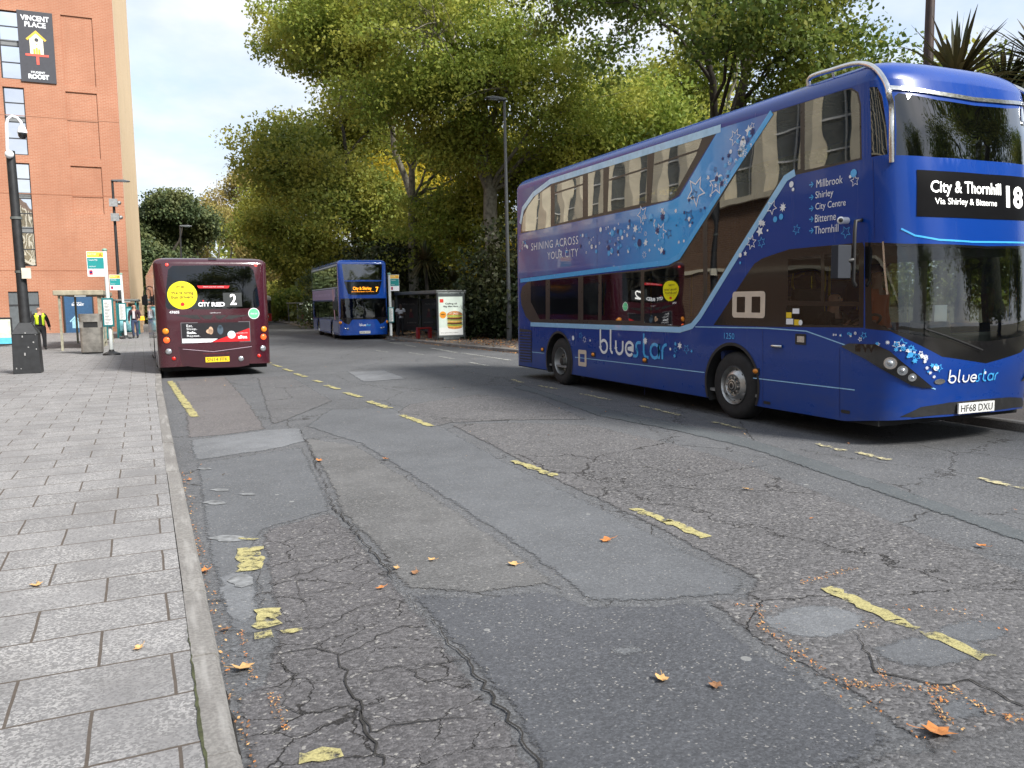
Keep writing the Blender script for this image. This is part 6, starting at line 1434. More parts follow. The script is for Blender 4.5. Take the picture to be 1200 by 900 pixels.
# street lamps
def lamp(base, top, headdir, label, B=None, r0=.09, boxes=(), hw_=.55, col=None):
    B = B or G(*base, .12); f_ = lambda x, y: atY(x, y, B.y); T = f_(*top)
    t = thing('street_lamp', B, label, 'street lamp', 'street lamps'); WP = dict(parent=t, world=True); col = col or BLK
    b = MB(); b.tube([tuple(B), (B.x, B.y, B.z+1.2)], r0*1.35, 12); b.tube([(B.x, B.y, B.z+1.2), ((T.x+B.x)/2, B.y, (T.z+B.z)/2), tuple(T)], [r0, r0*.85, r0*.65], 12); b.build('pole', col, smooth=40, **WP)
    b = MB(); d = headdir; P = [(-.1, .0), (.0, .06), (.6, .1), (hw_+.35, .04), (hw_+.4, -.0), (hw_+.3, -.03), (.1, -.05)]
    b.prism([(T.x+d*u, B.y-.16, T.z+v) for u, v in P], (0, .32, 0)); hd = b.build('lamp_head', plain('lamp_grey', (.09, .1, .11), .4), bevel=.03, **WP)
    b = MB(); b.box((min(T.x+d*.3, T.x+d*(hw_+.2)), B.y-.11, T.z-.055), (max(T.x+d*.3, T.x+d*(hw_+.2)), B.y+.11, T.z-.034)); b.build('lamp_glass', LAMPW, hd, world=True)
    for x, y in boxes:
        c = f_(x, y); b = MB(); b.box((c.x-.22, B.y-.3, c.z-.22), (c.x+.22, B.y-.08, c.z+.22)); b.ball((c.x+.3, B.y-.2, c.z), .12, 10, 8); b.build('equipment_box', ALU, **WP)
    return t
lamp((597, 399), (591, 117), -1, 'slim grey street lamp among the trees at the tail of the near bus', boxes=(), hw_=.5, col=plain('lamp_post_grey', (.06, .065, .07), .45))
lamp((144, 393), (131.5, 212), 1, 'black street lamp with small boxes on its pole against the brick wall', boxes=((133, 238), (135, 255)), r0=.1, B=Vector((atY(143, 390, 53).x, 53, zg(53)+.12)))
lamp((0, 0), (211, 265), 1, 'distant street lamp in front of the dark evergreen tree', B=Vector((atY(214, 370, 74).x, 74, zg(74)+.12)), r0=.1)
q = atX(1090.5, 40, 11.6); Bq = Vector((11.6, q.y, .12)); b = MB(); q2 = atY(1094, -60, q.y)
lamp((0, 0), (1092.5, -60), -1, 'brown black lamp column rising behind the roof of the near bus', B=Bq, r0=.1, col=plain('brown_black_pole', (.035, .018, .014), .5, var=.3))
# advertising board on the plaza
B = G(4, 406, .12); k = B.y/945; t = thing('pavement_board', B, 'free standing map board with blue foot at the left edge of the plaza', 'sign board'); hw = 9*k; hh = 29*k
b = MB(); b.box((-hw, -.06, .05), (hw, .06, hh)); b.build('frame', BLK, t, bevel=.02); b = MB(); b.quad((-hw*.85, -.064, .4), (hw*.85, -.064, .4), (hw*.85, -.064, hh*.93), (-hw*.85, -.064, hh*.93)); b.build('map_panel', plain('map_print', (.6, .64, .55), .5, var=.35, scale=3), t); b = MB(); b.quad((-hw*.85, -.063, .12), (hw*.85, -.063, .12), (hw*.85, -.063, .398), (-hw*.85, -.063, .398)); b.build('blue_panel', plain('cyan_board', (.1, .45, .6), .5), t)
# park railing behind the right footway
RAIL = plain('railing_black', (.012, .014, .013), .5)
y = 17.0; L = []
t = thing('park_railing', (kerbR(33)+4.1, 33, zg(33)+.12), 'low black railing in front of the hedge along the right footway', 'railing')
b = MB(); pb_ = MB()
while y < 60:
    x = max(kerbR(y)+4.0, 14.0); z = zg(y)+.12; b.tube([(x, y, z), (x, y, z+1.1)], .009, 4, cap=False)
    if len(L) % 14 == 0: pb_.box((x-.03, y-.03, z), (x+.03, y+.03, z+1.2))
    L.append((x, y, z)); y += .13
b.build('bars', RAIL, t, world=True); pb_.build('post', RAIL, t, world=True)
b = MB(); b.tube([(x, y, z+1.1) for x, y, z in L[::8]], .02, 6); b.tube([(x, y, z+.15) for x, y, z in L[::8]], .015, 6); b.build('rail', RAIL, t, world=True)
# ------------------------------------------------------------------ trees: tapered limbs and many leaf-sized faces
def leafmat(name, c1, c2, c3, trans=.45, rough=.55):
    m, nt, out = newmat(name); n = N(nt); p = n.pos(); rnd = nt.nodes.new('ShaderNodeNewGeometry').outputs['Random Per Island']
    c = n.mix(n.ramp(rnd, [(.0, 0.), (1., 1.)]), c1, c2)
    c = n.mix(n.ramp(n.noise(p, .33, 4, .6), [(.46, 0.), (.66, .85)]), c, c3)
    c = n.mix(n.ramp(rnd, [(.9, 0.), (.96, .6)]), c, c3)
    d = n('ShaderNodeBsdfPrincipled', {'Base Color': c, 'Roughness': rough, 'Specular IOR Level': .3}); t = n('ShaderNodeBsdfTranslucent', {'Color': c})
    mx = n('ShaderNodeMixShader', {0: trans, 1: d.outputs[0], 2: t.outputs[0]}); nt.links.new(mx.outputs[0], out.inputs[0]); return m
L_LIME = leafmat('lime_leaves', (.15, .215, .035), (.31, .36, .065), (.5, .47, .09))
L_DARK = leafmat('dark_green_leaves', (.075, .125, .026), (.16, .215, .042), (.32, .31, .055))
L_OLIVE = leafmat('olive_leaves', (.13, .175, .034), (.26, .29, .055), (.4, .37, .07))
L_YEL = leafmat('yellow_glow_leaves', (.58, .48, .05), (.7, .54, .06), (.42, .42, .06), .6)  # yellow foliage, its colour brightened to carry the glow of backlit leaves
L_RUST = leafmat('rusty_leaves', (.3, .24, .08), (.4, .31, .1), (.28, .27, .08))
L_OAK = leafmat('evergreen_leaves', (.05, .08, .035), (.11, .145, .06), (.18, .19, .07), .25)
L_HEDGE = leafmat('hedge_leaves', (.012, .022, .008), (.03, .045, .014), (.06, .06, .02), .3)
BARK = plain('grey_bark', (.17, .155, .12), .95, var=.5, scale=5, bump=.8); BARKD = plain('dark_bark', (.045, .038, .03), .95, var=.5, scale=6, bump=.8)
def leaf_cloud(C, per, spread, size, seed, droop=.25, flat=.6):
    """numpy: leaf quads around the points C"""
    rg = np.random.default_rng(seed); n_ = len(C)*per
    P = np.repeat(np.array(C), per, 0); g = rg.normal(0, 1, (n_, 3)); g /= np.maximum(1, np.linalg.norm(g, axis=1)/1.9)[:, None]
    P = P+g*np.array([spread, spread, spread*flat])
    nr = rg.normal(0, 1, (n_, 3)); nr[:, 2] += .7; nr /= np.linalg.norm(nr, axis=1)[:, None]
    a = rg.normal(0, 1, (n_, 3)); a -= nr*(a*nr).sum(1)[:, None]; a /= np.linalg.norm(a, axis=1)[:, None]; a[:, 2] -= droop; b = np.cross(nr, a)
    s = size*rg.uniform(.6, 1.3, (n_, 1)); ln = s*.62; wd = s*.42
    V = np.stack([P-a*ln, P-b*wd-a*ln*.1, P+a*ln, P+b*wd-a*ln*.1], 1).reshape(-1, 3); return V
def mesh_quads(name, V, mat):
    me = bpy.data.meshes.new(name); n_ = len(V); q = n_//4
    me.vertices.add(n_); me.vertices.foreach_set('co', V.astype(np.float32).ravel()); me.loops.add(n_); me.loops.foreach_set('vertex_index', np.arange(n_, dtype=np.int32))
    me.polygons.add(q); me.polygons.foreach_set('loop_start', np.arange(0, n_, 4, dtype=np.int32)); me.polygons.foreach_set('loop_total', np.full(q, 4, np.int32)) if hasattr(me.polygons[0], 'x') else None
    me.materials.append(mat); me.update(calc_edges=True); me.validate(); return me
def limb(b, p, q, r0, r1, rnd, sag=0.0, n_=6, wob=.12):
    p, q = Vector(p), Vector(q); d = q-p; L = d.length; path = []
    for i in range(n_+1):
        t = i/n_; w = p+d*t+Vector((rnd.uniform(-1, 1), rnd.uniform(-1, 1), rnd.uniform(-1, 1)))*wob*L*.15*(1 if 0 < i < n_ else 0); w.z += sag*L*sin(pi*t); path.append(w)
    b.tube(path, [r0+(r1-r0)*i/n_ for i in range(n_+1)], 7 if r0 > .05 else 4, cap=False); return path
def tree(loc, seed, H, R, base, label, leaf, bark, lobes=13, clus=46, per=95, lsize=.13, spread=.62, r0=.45, cat='tree', group='trees', trunk_h=None, fork=2, squash=1.0, lobe_r=.36, name='broadleaf_tree', lean=(0, 0), bias=(0, 0), hollow=True, shape='round', twig=.35):
    rnd = random.Random(seed); t = thing(name, loc, label, cat, group); b = MB(); th = trunk_h or H*.55
    # main stems
    stems = []; f0 = th*rnd.uniform(.42, .55) if fork > 1 else th
    root = limb(b, (0, 0, -.2), (lean[0]*f0, lean[1]*f0, f0), r0, r0*.78, rnd, 0, 6, .08); b.tube([(0, 0, -.2), (0, 0, .35)], [r0*1.5, r0*1.02], 9, cap=False)
    J = root[-1]
    for k in range(fork):
        a = rnd.uniform(0, 6.28) if fork > 1 else 0; s_ = .16*H if fork > 1 else .02*H
        e = J+Vector((cos(a+k*6.28/fork)*s_, sin(a+k*6.28/fork)*s_, H*rnd.uniform(.78, .92)-J.z)); stems.append(limb(b, J-Vector((0, 0, .1)), e, r0*(.62 if fork > 1 else .75), r0*.1, rnd, 0, 9, .22))
    # lobes of foliage on limbs
    C = []; zc_ = (base+H)/2; hz = (H-base)/2
    for i in range(lobes):
        u = (i+.5)/lobes; z = -1+2*((i*.618+rnd.uniform(0, .12)) % 1.0)
        rad = sqrt(max(0, 1-z*z)) if shape == 'round' else max(.25, (1-(z+1)/2*.85))
        k = rnd.uniform(.55, .95); a = i*2.39996+rnd.uniform(-.4, .4)
        c = Vector((cos(a)*R*rad*k+bias[0]*R, sin(a)*R*rad*k*squash+bias[1]*R, zc_+z*hz*.82)); lr = R*lobe_r*rnd.uniform(.75, 1.25)
        st_ = min(stems, key=lambda s: min((p-c).length for p in s)); ok = [p for p in st_ if p.z < c.z+.5] or [st_[0]]; src = min(ok, key=lambda p: (p-Vector((c.x*.3, c.y*.3, c.z-R*.35))).length)
        path = limb(b, src, c, r0*.26, r0*.07, rnd, .1, 7, .35)
        for j in range(clus):
            g = Vector((rnd.gauss(0, 1), rnd.gauss(0, 1), rnd.gauss(0, .8))); g = g.normalized()*(rnd.random()**.45)*lr*1.15; g.z *= .8; q = c+g; C.append(tuple(q))
            if rnd.random() < twig: s2 = path[rnd.randint(3, 7)]; limb(b, s2, q, r0*.05+.008, .008, rnd, .05, 3, .3)
    tr = b.build('trunk', bark, t, smooth=60)
    me = mesh_quads('crown', leaf_cloud(C, per, spread, lsize, seed), leaf); o = bpy.data.objects.new('crown', me); COL.objects.link(o); o.parent = t
    return t
def at(px_, Y_): return (atY(px_, 380, Y_).x, Y_, zg(Y_)+.1)
tree(at(487, 47), 101, 26, 7.8, 3.8, 'tall leaning lime tree left of centre, its lit yellow green crown reaching over the road', L_LIME, BARK, lobes=30, clus=52, per=84, lsize=.155, spread=.52, r0=.34, fork=2, lobe_r=.3, bias=(-.02, -.05), lean=(.0, 0), trunk_h=16)
tree(at(577, 41), 207, 26, 9.5, 6.5, 'huge old plane tree with a thick grey forked trunk in the middle of the row', L_LIME, BARK, lobes=30, clus=50, per=84, lsize=.14, spread=.48, r0=.48, fork=2, lobe_r=.3, trunk_h=16, bias=(.12, .2))
tree((19.5, 25.5, .1), 311, 19, 7.5, 5.2, 'bushy dark green tree rising behind the roof of the near bus', L_DARK, BARKD, lobes=22, clus=48, per=78, lsize=.13, spread=.44, r0=.3, fork=3, lobe_r=.34)
tree((31, 40, .1), 412, 18, 7.5, 4, 'yellow green tree standing behind the dark tree and the near bus', L_LIME, BARK, lobes=18, clus=44, per=80, lsize=.19, spread=.8, r0=.4, lobe_r=.36)
tree((29, 22, .1), 418, 10.5, 6.5, 2, 'lower yellowing tree deep in the park behind the front of the near bus', L_OLIVE, BARKD, lobes=15, clus=40, per=70, lsize=.17, spread=.7, r0=.3, lobe_r=.38)
tree(at(425, 60), 519, 20, 6.6, 2.2, 'dark olive tree behind the farther blue bus', L_OLIVE, BARKD, lobes=18, clus=46, per=75, lsize=.2, spread=.8, r0=.4, lobe_r=.36)
tree(at(375, 72), 523, 16, 5.2, 1.6, 'green tree beside the distant shelter', L_OLIVE, BARKD, lobes=16, clus=40, per=70, lsize=.21, spread=.8, r0=.35, lobe_r=.38)
tree(at(338, 92), 528, 16.5, 4.8, 1.6, 'yellow green roadside tree straight above the maroon bus right edge', L_OLIVE, BARK, lobes=16, clus=40, per=65, lsize=.24, spread=.85, r0=.35, lobe_r=.38)
tree(at(308, 118), 533, 21, 5.5, 2.0, 'autumn yellow tree at the far end of the road', L_RUST, BARK, lobes=14, clus=34, per=40, lsize=.26, spread=.9, r0=.3, lobe_r=.34)
tree(at(279, 128), 541, 22, 4.6, 7, 'thin half bare autumn tree with visible pale branches above the maroon bus', L_RUST, plain('pale_birch_bark', (.34, .3, .25), .9, var=.3), lobes=20, clus=18, per=24, lsize=.3, spread=.9, r0=.28, lobe_r=.3, twig=.8)
tree(at(250, 135), 547, 18, 5, 2, 'russet tree behind the maroon bus roof beside the half bare one', L_RUST, BARK, lobes=14, clus=26, per=36, lsize=.3, spread=1.0, r0=.3, lobe_r=.36)
tree(at(196, 96), 553, 14, 4.9, .8, 'dense dark evergreen oak beside the buff end of the brick building', L_OAK, BARKD, lobes=30, clus=60, per=70, lsize=.26, spread=.75, r0=.4, lobe_r=.36, name='evergreen_tree')
tree(at(232, 100), 557, 12.5, 4.2, 1.0, 'lower dark evergreen right of the big evergreen oak', L_OAK, BARKD, lobes=14, clus=40, per=55, lsize=.25, spread=.75, r0=.3, lobe_r=.38, name='evergreen_tree')
tree(at(538, 64), 561, 17, 7.5, 1.2, 'yellow tree with backlight glow in its leaf colour, in the gap left of the thick trunk', L_YEL, BARKD, lobes=18, clus=44, per=60, lsize=.24, spread=.9, r0=.3, lobe_r=.4)
tree((36, 52, 0), 563, 18, 8, 2, 'yellow green tree deep in the park right of the thick trunk', L_YEL, BARKD, lobes=16, clus=40, per=60, lsize=.24, spread=.9, r0=.3, lobe_r=.4)
tree((19, 78, 0), 571, 20, 7, 2, 'dark olive tree far along the park edge', L_OLIVE, BARKD, lobes=15, clus=40, per=60, lsize=.25, spread=.9, r0=.4, lobe_r=.38)
# trees mirrored in the front windows, standing at the kerb side behind the camera
tree((22, -3.5, .1), 601, 15, 6.5, 2, 'dark tree beside the right footway behind the camera', L_DARK, BARKD, lobes=16, clus=36, per=50, lsize=.2, spread=.7, r0=.4, lobe_r=.36)
tree((31, -8, .1), 602, 17, 8, 2, 'second dark tree behind the camera farther down the right side', L_DARK, BARKD, lobes=16, clus=36, per=50, lsize=.22, spread=.7, r0=.4, lobe_r=.36)
tree((9.5, -18, .1), 603, 15, 6.5, 2, 'third dark tree behind the camera beyond the kerb', L_DARK, BARKD, lobes=14, clus=36, per=50, lsize=.22, spread=.7, r0=.4, lobe_r=.38)
tree((42, -4, .1), 604, 16, 8, 2, 'fourth dark tree far right of the camera', L_DARK, BARKD, lobes=14, clus=36, per=50, lsize=.24, spread=.8, r0=.4, lobe_r=.38)
# shrubs and hedge
def shrub(loc, seed, R, H, leaf, label, n_=60, per=70, lsize=.12, name='shrub'):
    rnd = random.Random(seed); t = thing(name, loc, label, 'shrub', 'shrubs under the trees'); b = MB(); C = []
    for i in range(n_):
        a, u = rnd.uniform(0, 6.28), rnd.random()**.5; z = rnd.random(); k = sqrt(max(.05, 1-(z*1.05-.25)**2)); C.append((cos(a)*R*u*k, sin(a)*R*u*k, .2+z*H*.9))
        if i % 4 == 0: limb(b, (rnd.uniform(-.2, .2), rnd.uniform(-.2, .2), 0), C[-1], .03, .008, rnd, .05, 4)
    b.build('stem', BARKD, t); me = mesh_quads('foliage', leaf_cloud(C, per, .38*R/1.6, lsize, seed), leaf); o = bpy.data.objects.new('foliage', me); COL.objects.link(o); o.parent = t
HP = []
rnd = random.Random(77); y = 16.0; C = []
while y < 84:
    x = max(kerbR(y)+4.6, 14.6)
    for k in range(10): C.append((x+rnd.uniform(-.3, .5), y+rnd.uniform(-.3, .3), zg(y)+.15+rnd.random()*(1.25+.25*sin(y*.7))))
    y += .42
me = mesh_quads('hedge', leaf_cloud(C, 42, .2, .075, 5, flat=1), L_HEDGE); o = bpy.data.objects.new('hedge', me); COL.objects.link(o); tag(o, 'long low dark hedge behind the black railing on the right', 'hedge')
SH = [(592, 36.5, 1.5, 2.6, L_HEDGE, 'dark shrub at the foot of the thick trunk by the lamp'), (605, 35, 2.4, 5.5, L_HEDGE, 'tall dark shrub hidden behind the rear end of the near bus'), (560, 40, 2.0, 2.6, L_HEDGE, 'dark shrub between the burger shelter and the thick trunk'), (478, 49, 3.0, 5.5, L_HEDGE, 'tall dark shrub behind the white shirted man'),
      (515, 52, 2.6, 3.4, L_DARK, 'green shrub behind the burger shelter roof'), (445, 56, 3.0, 6.0, L_HEDGE, 'dark bush between the farther blue bus and its stop pole'), (405, 62, 3.0, 4.5, L_OAK, 'dark bush above the farther blue bus'), (350, 84, 2.6, 3.0, L_DARK, 'green bush behind the distant shelter'), (328, 100, 3.0, 4.0, L_OLIVE, 'olive bush where the road bends away'), (205, 84, 2.2, 3.2, L_OAK, 'dark bush below the evergreen oak by the maroon bus'), (180, 88, 2.0, 3.0, L_OAK, 'dark bush at the corner of the buff wall'), (232, 110, 4, 4, L_OAK, 'dark bush seen over the maroon bus roof'), (290, 120, 5, 5, L_OLIVE, 'olive bush closing the end of the road'), (545, 62, 3.5, 2.6, L_YEL, 'low yellow bush in the gap beside the thick trunk')]
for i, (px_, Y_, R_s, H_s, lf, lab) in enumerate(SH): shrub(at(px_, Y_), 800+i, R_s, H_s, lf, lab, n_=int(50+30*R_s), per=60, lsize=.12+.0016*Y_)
# far wood closing the view
rnd = random.Random(9); C = []
for i in range(1500):
    a = rnd.uniform(-.16, 1.25); d = rnd.uniform(150, 190); C.append((sin(a)*d, cos(a)*d, rnd.random()**1.3*(11+4*sin(a*23))))
me = mesh_quads('far_wood', leaf_cloud(C, 30, 2.2, .9, 6), L_OLIVE); o = bpy.data.objects.new('far_wood', me); COL.objects.link(o); tag(o, kind='stuff')
# cordyline palms
L_CORD = leafmat('cordyline_blades', (.02, .032, .014), (.045, .055, .022), (.11, .075, .03), .2, .4)
def cordyline(loc, seed, H, heads, R, label):
    rnd = random.Random(seed); t = thing('cordyline_palm', loc, label, 'palm', 'cordyline palms'); b = MB(); lb = MB()
    for k in range(heads):
        a = k*2.4+rnd.random(); sp = 0 if heads == 1 else R*.9; top = Vector((cos(a)*sp, sin(a)*sp, H+rnd.uniform(-.5, .3)*(heads > 1))); limb(b, (0, 0, 0), top, .13, .08, rnd, .0, 6, .15)
        for i in range(240):
            az = rnd.uniform(0, 6.28); el = math.asin(rnd.uniform(-.55, 1)); L = R*rnd.uniform(.75, 1.1); d = Vector((cos(az)*cos(el), sin(az)*cos(el), sin(el))); sd = d.cross(Vector((0, 0, 1))); sd = sd.normalized() if sd.length > .01 else Vector((1, 0, 0)); wv = .022*R*1.2
            P = [top+d*L*u+Vector((0, 0, -.38*L*u*u*cos(el))) for u in (.04, .35, .7, 1.0)]; ws = (wv*.5, wv, wv*.8, .002)
            o_ = len(lb.v); lb.v += [tuple(p+sd*w_) for p, w_ in zip(P, ws)]+[tuple(p-sd*w_) for p, w_ in zip(P, ws)]; lb.f += [(o_+j, o_+j+1, o_+5+j, o_+4+j) for j in range(3)]; lb.m += [0]*3
    b.build('trunk', BARKD, t, smooth=60); lb.build('blades', L_CORD, t)
q = atX(1178, 62, 13.2); cordyline((13.2, q.y, .12), 31, q.z-.7, 1, .8, 'spiky cordyline palm above the front roof corner of the near bus')
q = atX(1218, 75, 12.6); cordyline((12.6, q.y, .12), 35, q.z, 2, 1.3, 'second spiky palm cut off by the right edge of the photo')
cordyline(at(500, 43), 32, 4.0, 1, 1.35, 'dark spiky palm behind the roof of the burger shelter')
cordyline(at(533, 45), 33, 2.9, 1, 1.1, 'smaller spiky palm right above the burger poster')
# ------------------------------------------------------------------ people: one skinned body each, clothes fitted over it
def person(loc, rz, label, J, clothes, hair=None, scale=1.0, skin=(.42, .24, .17), build=1.0):
    """J: joint overrides. Figure faces -y before rotation."""
    D = dict(pelvis=(0, 0, .96), waist=(0, .01, 1.12), chest=(0, 0, 1.31), neck=(0, .01, 1.475), jaw=(0, -.015, 1.56), head=(0, -.01, 1.645), crown=(0, 0, 1.70))
    for s, k in ((1, 'l'), (-1, 'r')):
        D.update({k+'sh': (s*.185, .01, 1.415), k+'el': (s*.245, .03, 1.13), k+'wr': (s*.25, -.05, .89), k+'pa': (s*.25, -.075, .82), k+'hip': (s*.095, 0, .9), k+'kn': (s*.105, -.01, .5), k+'an': (s*.105, .03, .09), k+'to': (s*.125, -.13, .04)})
    D.update(J); 
    Rd = dict(pelvis=.125, waist=.118, chest=.135, neck=.058, jaw=.066, head=.09, crown=.07)
    for k in 'lr': Rd.update({k+'sh': .066, k+'el': .046, k+'wr': .03, k+'pa': .033, k+'hip': .098, k+'kn': .06, k+'an': .042, k+'to': .036})
    E_ = [('pelvis', 'waist'), ('waist', 'chest'), ('chest', 'neck'), ('neck', 'jaw'), ('jaw', 'head'), ('head', 'crown')]
    for k in 'lr': E_ += [('chest', k+'sh'), (k+'sh', k+'el'), (k+'el', k+'wr'), (k+'wr', k+'pa'), ('pelvis', k+'hip'), (k+'hip', k+'kn'), (k+'kn', k+'an'), (k+'an', k+'to')]
    for k in 'lr':                            # five fingers
        w_, p_ = Vector(D[k+'wr']), Vector(D[k+'pa']); d = (p_-w_).normalized(); sd = d.cross(Vector((1 if k == 'l' else -1, 0, 0))); sd = sd.normalized() if sd.length > .1 else Vector((0, 1, 0)); inn = d.cross(sd)
        for i, (o, ln) in enumerate(((-.027, .062), (-.009, .075), (.009, .07), (.027, .055))):
            a, b_ = 'f%s%d' % (k, i), 'g%s%d' % (k, i); D[a] = tuple(p_+sd*o+d*.045); D[b_] = tuple(p_+sd*o+d*(.045+ln*.75)+inn*.02); Rd[a] = .0095; Rd[b_] = .008; E_ += [(k+'pa', a), (a, b_)]
        D['t'+k] = tuple(w_+d*.045-sd*.045); D['u'+k] = tuple(w_+d*.09-sd*.055); Rd['t'+k] = .012; Rd['u'+k] = .009; E_ += [(k+'wr', 't'+k), ('t'+k, 'u'+k)]
    names = list(D); idx = {n_: i for i, n_ in enumerate(names)}
    bm = bmesh.new(); lay = bm.verts.layers.skin.verify(); vs = []
    for n_ in names:
        v = bm.verts.new(D[n_]); q = Rd[n_]*(build if n_ in ('pelvis', 'waist', 'chest', 'lhip', 'rhip') else 1); v[lay].radius = (q, q*(.82 if n_ in ('chest', 'waist', 'pelvis') else 1)); v[lay].use_root = n_ == 'pelvis'; vs.append(v)
    for a, c in E_: bm.edges.new((vs[idx[a]], vs[idx[c]]))
    me = bpy.data.meshes.new('person'); bm.to_mesh(me); bm.free(); ob = bpy.data.objects.new('person', me); COL.objects.link(ob)
    ob.modifiers.new('skin', 'SKIN').use_smooth_shade = True; sb = ob.modifiers.new('sub', 'SUBSURF'); sb.levels = 1; sb.render_levels = 1
    dg = bpy.context.evaluated_depsgraph_get(); m2 = bpy.data.meshes.new_from_object(ob.evaluated_get(dg)); bpy.data.objects.remove(ob)
    V = [v.co.copy() for v in m2.vertices]; Nn = [v.normal.copy() for v in m2.vertices]; F = [tuple(p.vertices) for p in m2.polygons]; bpy.data.meshes.remove(m2)
    segs = [(Vector(D[a]), Vector(D[c]), a, c) for a, c in E_]
    def near(p):
        best = None
        for a, c, na, nc in segs:
            d = c-a; t = max(0, min(1, (p-a).dot(d)/max(1e-9, d.dot(d)))); e = (a+d*t-p).length-.4*(Rd[na]*(1-t)+Rd[nc]*t)
            if best is None or e < best[0]: best = (e, na, nc, t)
        return best[1:]
    reg = [near(p) for p in V]
    root = thing('person', loc, label, 'person', 'people at the bus stops', rz=rz); root.scale = (scale,)*3
    b = MB(); b.add(V, F)
    H_ = Vector(D['head']); up = (Vector(D['crown'])-Vector(D['jaw'])).normalized(); fw = Vector((0, -1, 0)); fw = (fw-up*fw.dot(up)).normalized(); sd = fw.cross(up)
    SK = plain('skin_%.2f' % skin[0], skin, .55, var=.08)
    for s in (-1, 1):
        c = H_+fw*.082+sd*s*.03+up*-.005; b.ball(tuple(c), (.013, .01, .009), 8, 6, 1); c = H_+sd*s*.09-up*.015; b.ball(tuple(c), (.012, .022, .03), 8, 6, 0)
    c = H_+fw*.1-up*.03; b.ball(tuple(c), (.014, .022, .022), 8, 6, 0); c = H_+fw*.083-up*.068; b.ball(tuple(c), (.024, .008, .007), 8, 6, 2)
    b.build('body', [SK, BLACKM, plain('lips', (.32, .12, .1), .5)], root, smooth=180)
    for nm, mat, zones, infl in clothes:
        keep = lambda r_: any((r_[0], r_[1]) == z[:2] and z[2] <= r_[2] <= z[3] for z in zones)
        ok = [keep(r_) for r_ in reg]; fs = [f for f in F if sum(ok[i] for i in f) >= len(f)*.75]; use = sorted({i for f in fs for i in f}); mp = {i: j for j, i in enumerate(use)}
        b = MB(); b.add([V[i]+Nn[i]*infl for i in use], [tuple(mp[i] for i in f) for f in fs]); o = b.build(nm, mat, root, smooth=180)
        so_ = o.modifiers.new('thick', 'SOLIDIFY'); so_.thickness = .006; so_.offset = -1
    if hair:
        mat, ln = hair; b = MB(); hv = [i for i, p in enumerate(V) if (p-H_).length < .13 and ((p-H_).dot(up) > .045 or ((p-H_).dot(fw) < -.01 and (p-H_).dot(up) > -.06-ln))]; hs = set(hv); fs = [f for f in F if all(i in hs for i in f)]; use = sorted({i for f in fs for i in f}); mp = {i: j for j, i in enumerate(use)}
        b.add([V[i]+Nn[i]*.014 for i in use], [tuple(mp[i] for i in f) for f in fs])
        if ln > .05:
            for s in (-1, 0, 1): b.ball(tuple(H_+sd*s*.065-fw*.045-up*.1), (.045, .045, .16), 10, 8)
        b.build('hair', mat, root, smooth=180)
    return root
TORSO = [('pelvis', 'waist', 0, 1), ('waist', 'chest', 0, 1), ('chest', 'neck', 0, .75), ('chest', 'lsh', 0, 1), ('chest', 'rsh', 0, 1)]
UARM = [('lsh', 'lel', 0, 1), ('rsh', 'rel', 0, 1)]; FARM = [('lel', 'lwr', 0, .95), ('rel', 'rwr', 0, .95)]; SHORT = [('lsh', 'lel', 0, .62), ('rsh', 'rel', 0, .62)]
LEGS = [('pelvis', 'lhip', 0, 1), ('pelvis', 'rhip', 0, 1), ('lhip', 'lkn', 0, 1), ('rhip', 'rkn', 0, 1), ('lkn', 'lan', 0, .95), ('rkn', 'ran', 0, .95), ('pelvis', 'waist', 0, .25)]
FEET = [('lan', 'lto', 0, 1), ('ran', 'rto', 0, 1)]
BCL = plain('black_cloth', (.016, .016, .019), .9, var=.3, scale=12); NVC = plain('navy_cloth', (.018, .022, .04), .9, var=.3, scale=12); WHC = plain('white_shirt', (.72, .73, .76), .8, var=.05); HIV = plain('hi_vis_yellow', (.62, .85, .03), .6, var=.06, emit=.05); GRS = plain('reflective_strip', (.6, .6, .58), .4); SHO = plain('black_shoes', (.012, .012, .012), .4)
B = G(49, 410, .12); sc = 44*B.y/945/1.74
p = person(B, .25, 'bald man in yellow hi-vis vest walking on the plaza by the column', dict(lkn=(.115, -.07, .5), lan=(.12, -.02, .1), lto=(.14, -.18, .05), ran=(-.11, .1, .1), rto=(-.13, -.05, .045), lel=(.29, .04, 1.14), lwr=(.33, -.03, .9), lpa=(.335, -.06, .83), rel=(-.27, .05, 1.14), rwr=(-.28, 0, .9), rpa=(-.28, -.02, .83)),
    [('trousers', BCL, LEGS, .022), ('jacket', BCL, TORSO+UARM+FARM, .022), ('vest', HIV, [('waist', 'chest', 0, 1), ('chest', 'lsh', 0, .9), ('chest', 'rsh', 0, .9), ('pelvis', 'waist', .3, 1)], .042), ('shoes', SHO, FEET, .012)], hair=(plain('grey_hair', (.3, .28, .26), .9), 0) if False else None, scale=sc, build=1.12)
b = MB(); b.prism([(-.06, -.165, 1.0), (.06, -.165, 1.0), (.05, -.185, 1.4), (-.05, -.185, 1.4)], (0, -.012, 0)); b.build('dark_placket', BCL, p)
B = G(470, 393.5, .12); sc = 39*B.y/945/1.74
person(B, .1, 'man in a short sleeved white shirt and black trousers, arms folded, by the dark poster', dict(lel=(.27, -.02, 1.16), lwr=(.06, -.2, 1.15), lpa=(-.02, -.22, 1.16), rel=(-.27, -.02, 1.16), rwr=(-.06, -.17, 1.11), rpa=(.02, -.2, 1.1)),
    [('trousers', BCL, LEGS, .02), ('shirt', WHC, TORSO+SHORT, .024), ('shoes', SHO, FEET, .012)], hair=(plain('black_hair', (.01, .009, .008), .9), .02), scale=sc, skin=(.07, .04, .028), build=1.05)
B = G(159, 396.5, .12); sc = 34*B.y/945/1.68
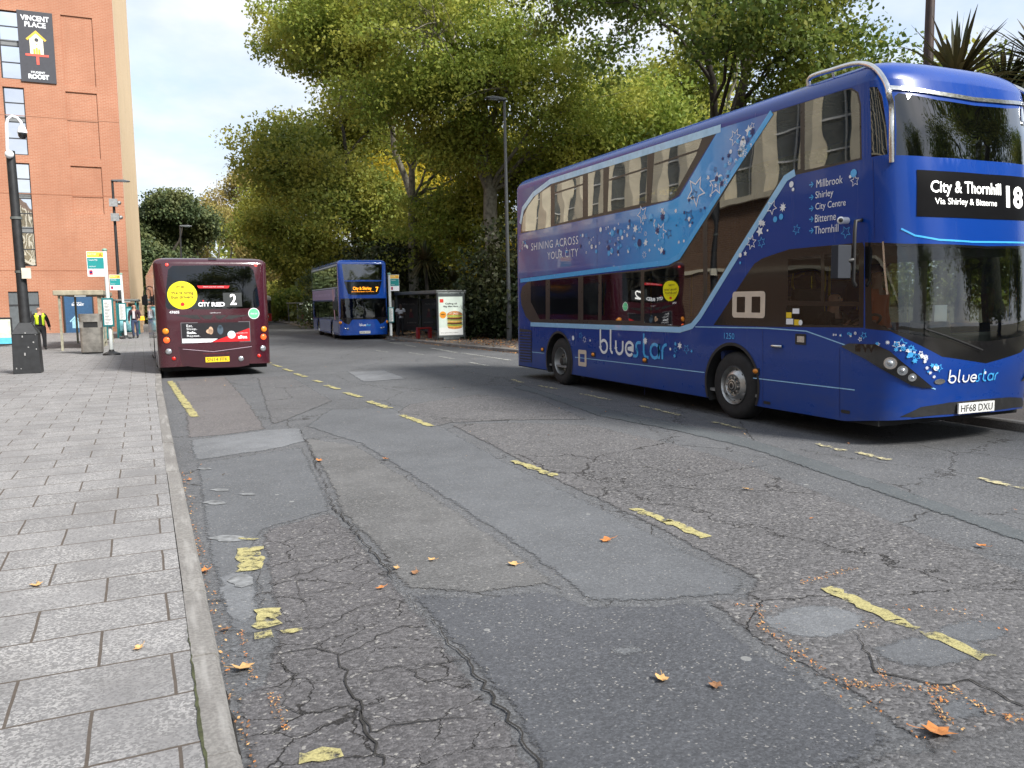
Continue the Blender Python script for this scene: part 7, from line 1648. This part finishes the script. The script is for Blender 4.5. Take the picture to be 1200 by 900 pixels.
p = person(B, -.1, 'long haired woman in dark jacket and jeans by the far left shelter', dict(rkn=(-.09, -.08, .5), ran=(-.08, -.02, .1), rto=(-.09, -.18, .05), lan=(.09, .12, .11), lto=(.1, -.03, .04), lwr=(.22, -.12, 1.0), lpa=(.2, -.17, .96), lel=(.25, .03, 1.15)),
    [('jeans', plain('blue_jeans', (.035, .05, .1), .9, var=.3), LEGS, .014), ('jacket', plain('plum_jacket', (.035, .014, .02), .85), TORSO+UARM+FARM, .024), ('shoes', SHO, FEET, .012)], hair=(plain('auburn_hair', (.1, .04, .02), .8), .1), scale=sc*1.02, build=.95)
b = MB(); b.prism([(-.07, -.15, 1.02), (.05, -.15, 1.02), (.05, -.17, 1.42), (-.05, -.17, 1.42)], (0, -.012, 0)); b.build('scarf', plain('pale_scarf', (.5, .48, .5), .8), p)
t = thing('shoulder_bag', B, 'bright yellow shoulder bag on the arm of the long haired woman', 'bag'); t.scale = (sc,)*3; b = MB(); b.prism([(.22, -.1, .92), (.5, -.1, .92), (.47, -.08, 1.16), (.25, -.08, 1.16)], (0, .14, 0)); b.build('bag_body', plain('bright_yellow_leather', (.8, .42, .01), .5), t, bevel=.03); b = MB(); b.tube([(.28, -.03, 1.15), (.22, -.03, 1.4), (.16, -.0, 1.5), (.12, .1, 1.3)], .012, 6); b.build('strap', plain('bright_yellow_leather', (.8, .42, .01), .5), t)
# driver and passenger inside the near bus
SIT = dict(pelvis=(0, .0, .5), waist=(0, .03, .67), chest=(0, .0, .87), neck=(0, -.01, 1.03), jaw=(0, -.03, 1.115), head=(0, -.03, 1.2), crown=(0, -.02, 1.255))
for s, k in ((1, 'l'), (-1, 'r')): SIT.update({k+'sh': (s*.185, .0, .97), k+'el': (s*.26, -.12, .75), k+'wr': (s*.19, -.34, .84), k+'pa': (s*.17, -.4, .87), k+'hip': (s*.1, -.04, .47), k+'kn': (s*.13, -.43, .48), k+'an': (s*.13, -.47, .1), k+'to': (s*.14, -.62, .05)})
person((H1.xb+.62, 8.05, .52), .15, 'driver in dark jacket seated behind the wheel of the near bus', SIT, [('trousers', BCL, LEGS, .02), ('jacket', BCL, TORSO+UARM+FARM, .024), ('shoes', SHO, FEET, .012)], hair=(plain('brown_hair', (.05, .03, .02), .9), .02), skin=(.4, .22, .16))
b = MB(); b.box((H1.xb+.36, 8.13, .4), (H1.xb+.88, 8.62, .96)); b.box((H1.xb+.36, 8.42, .965), (H1.xb+.88, 8.56, 1.85)); b.build('driver_seat', plain('driver_seat_grey', (.05, .05, .055), .9), bus, world=True, bevel=.05)
person((H1.xc+.25, 8.15, .4), .2, 'passenger in an orange jacket standing beside the driver of the near bus', {}, [('trousers', BCL, LEGS, .02), ('jacket', plain('orange_jacket', (.6, .1, .02), .7), TORSO+UARM+FARM, .03), ('shoes', SHO, FEET, .012)], hair=(plain('brown_hair', (.05, .03, .02), .9), .02), scale=.98)
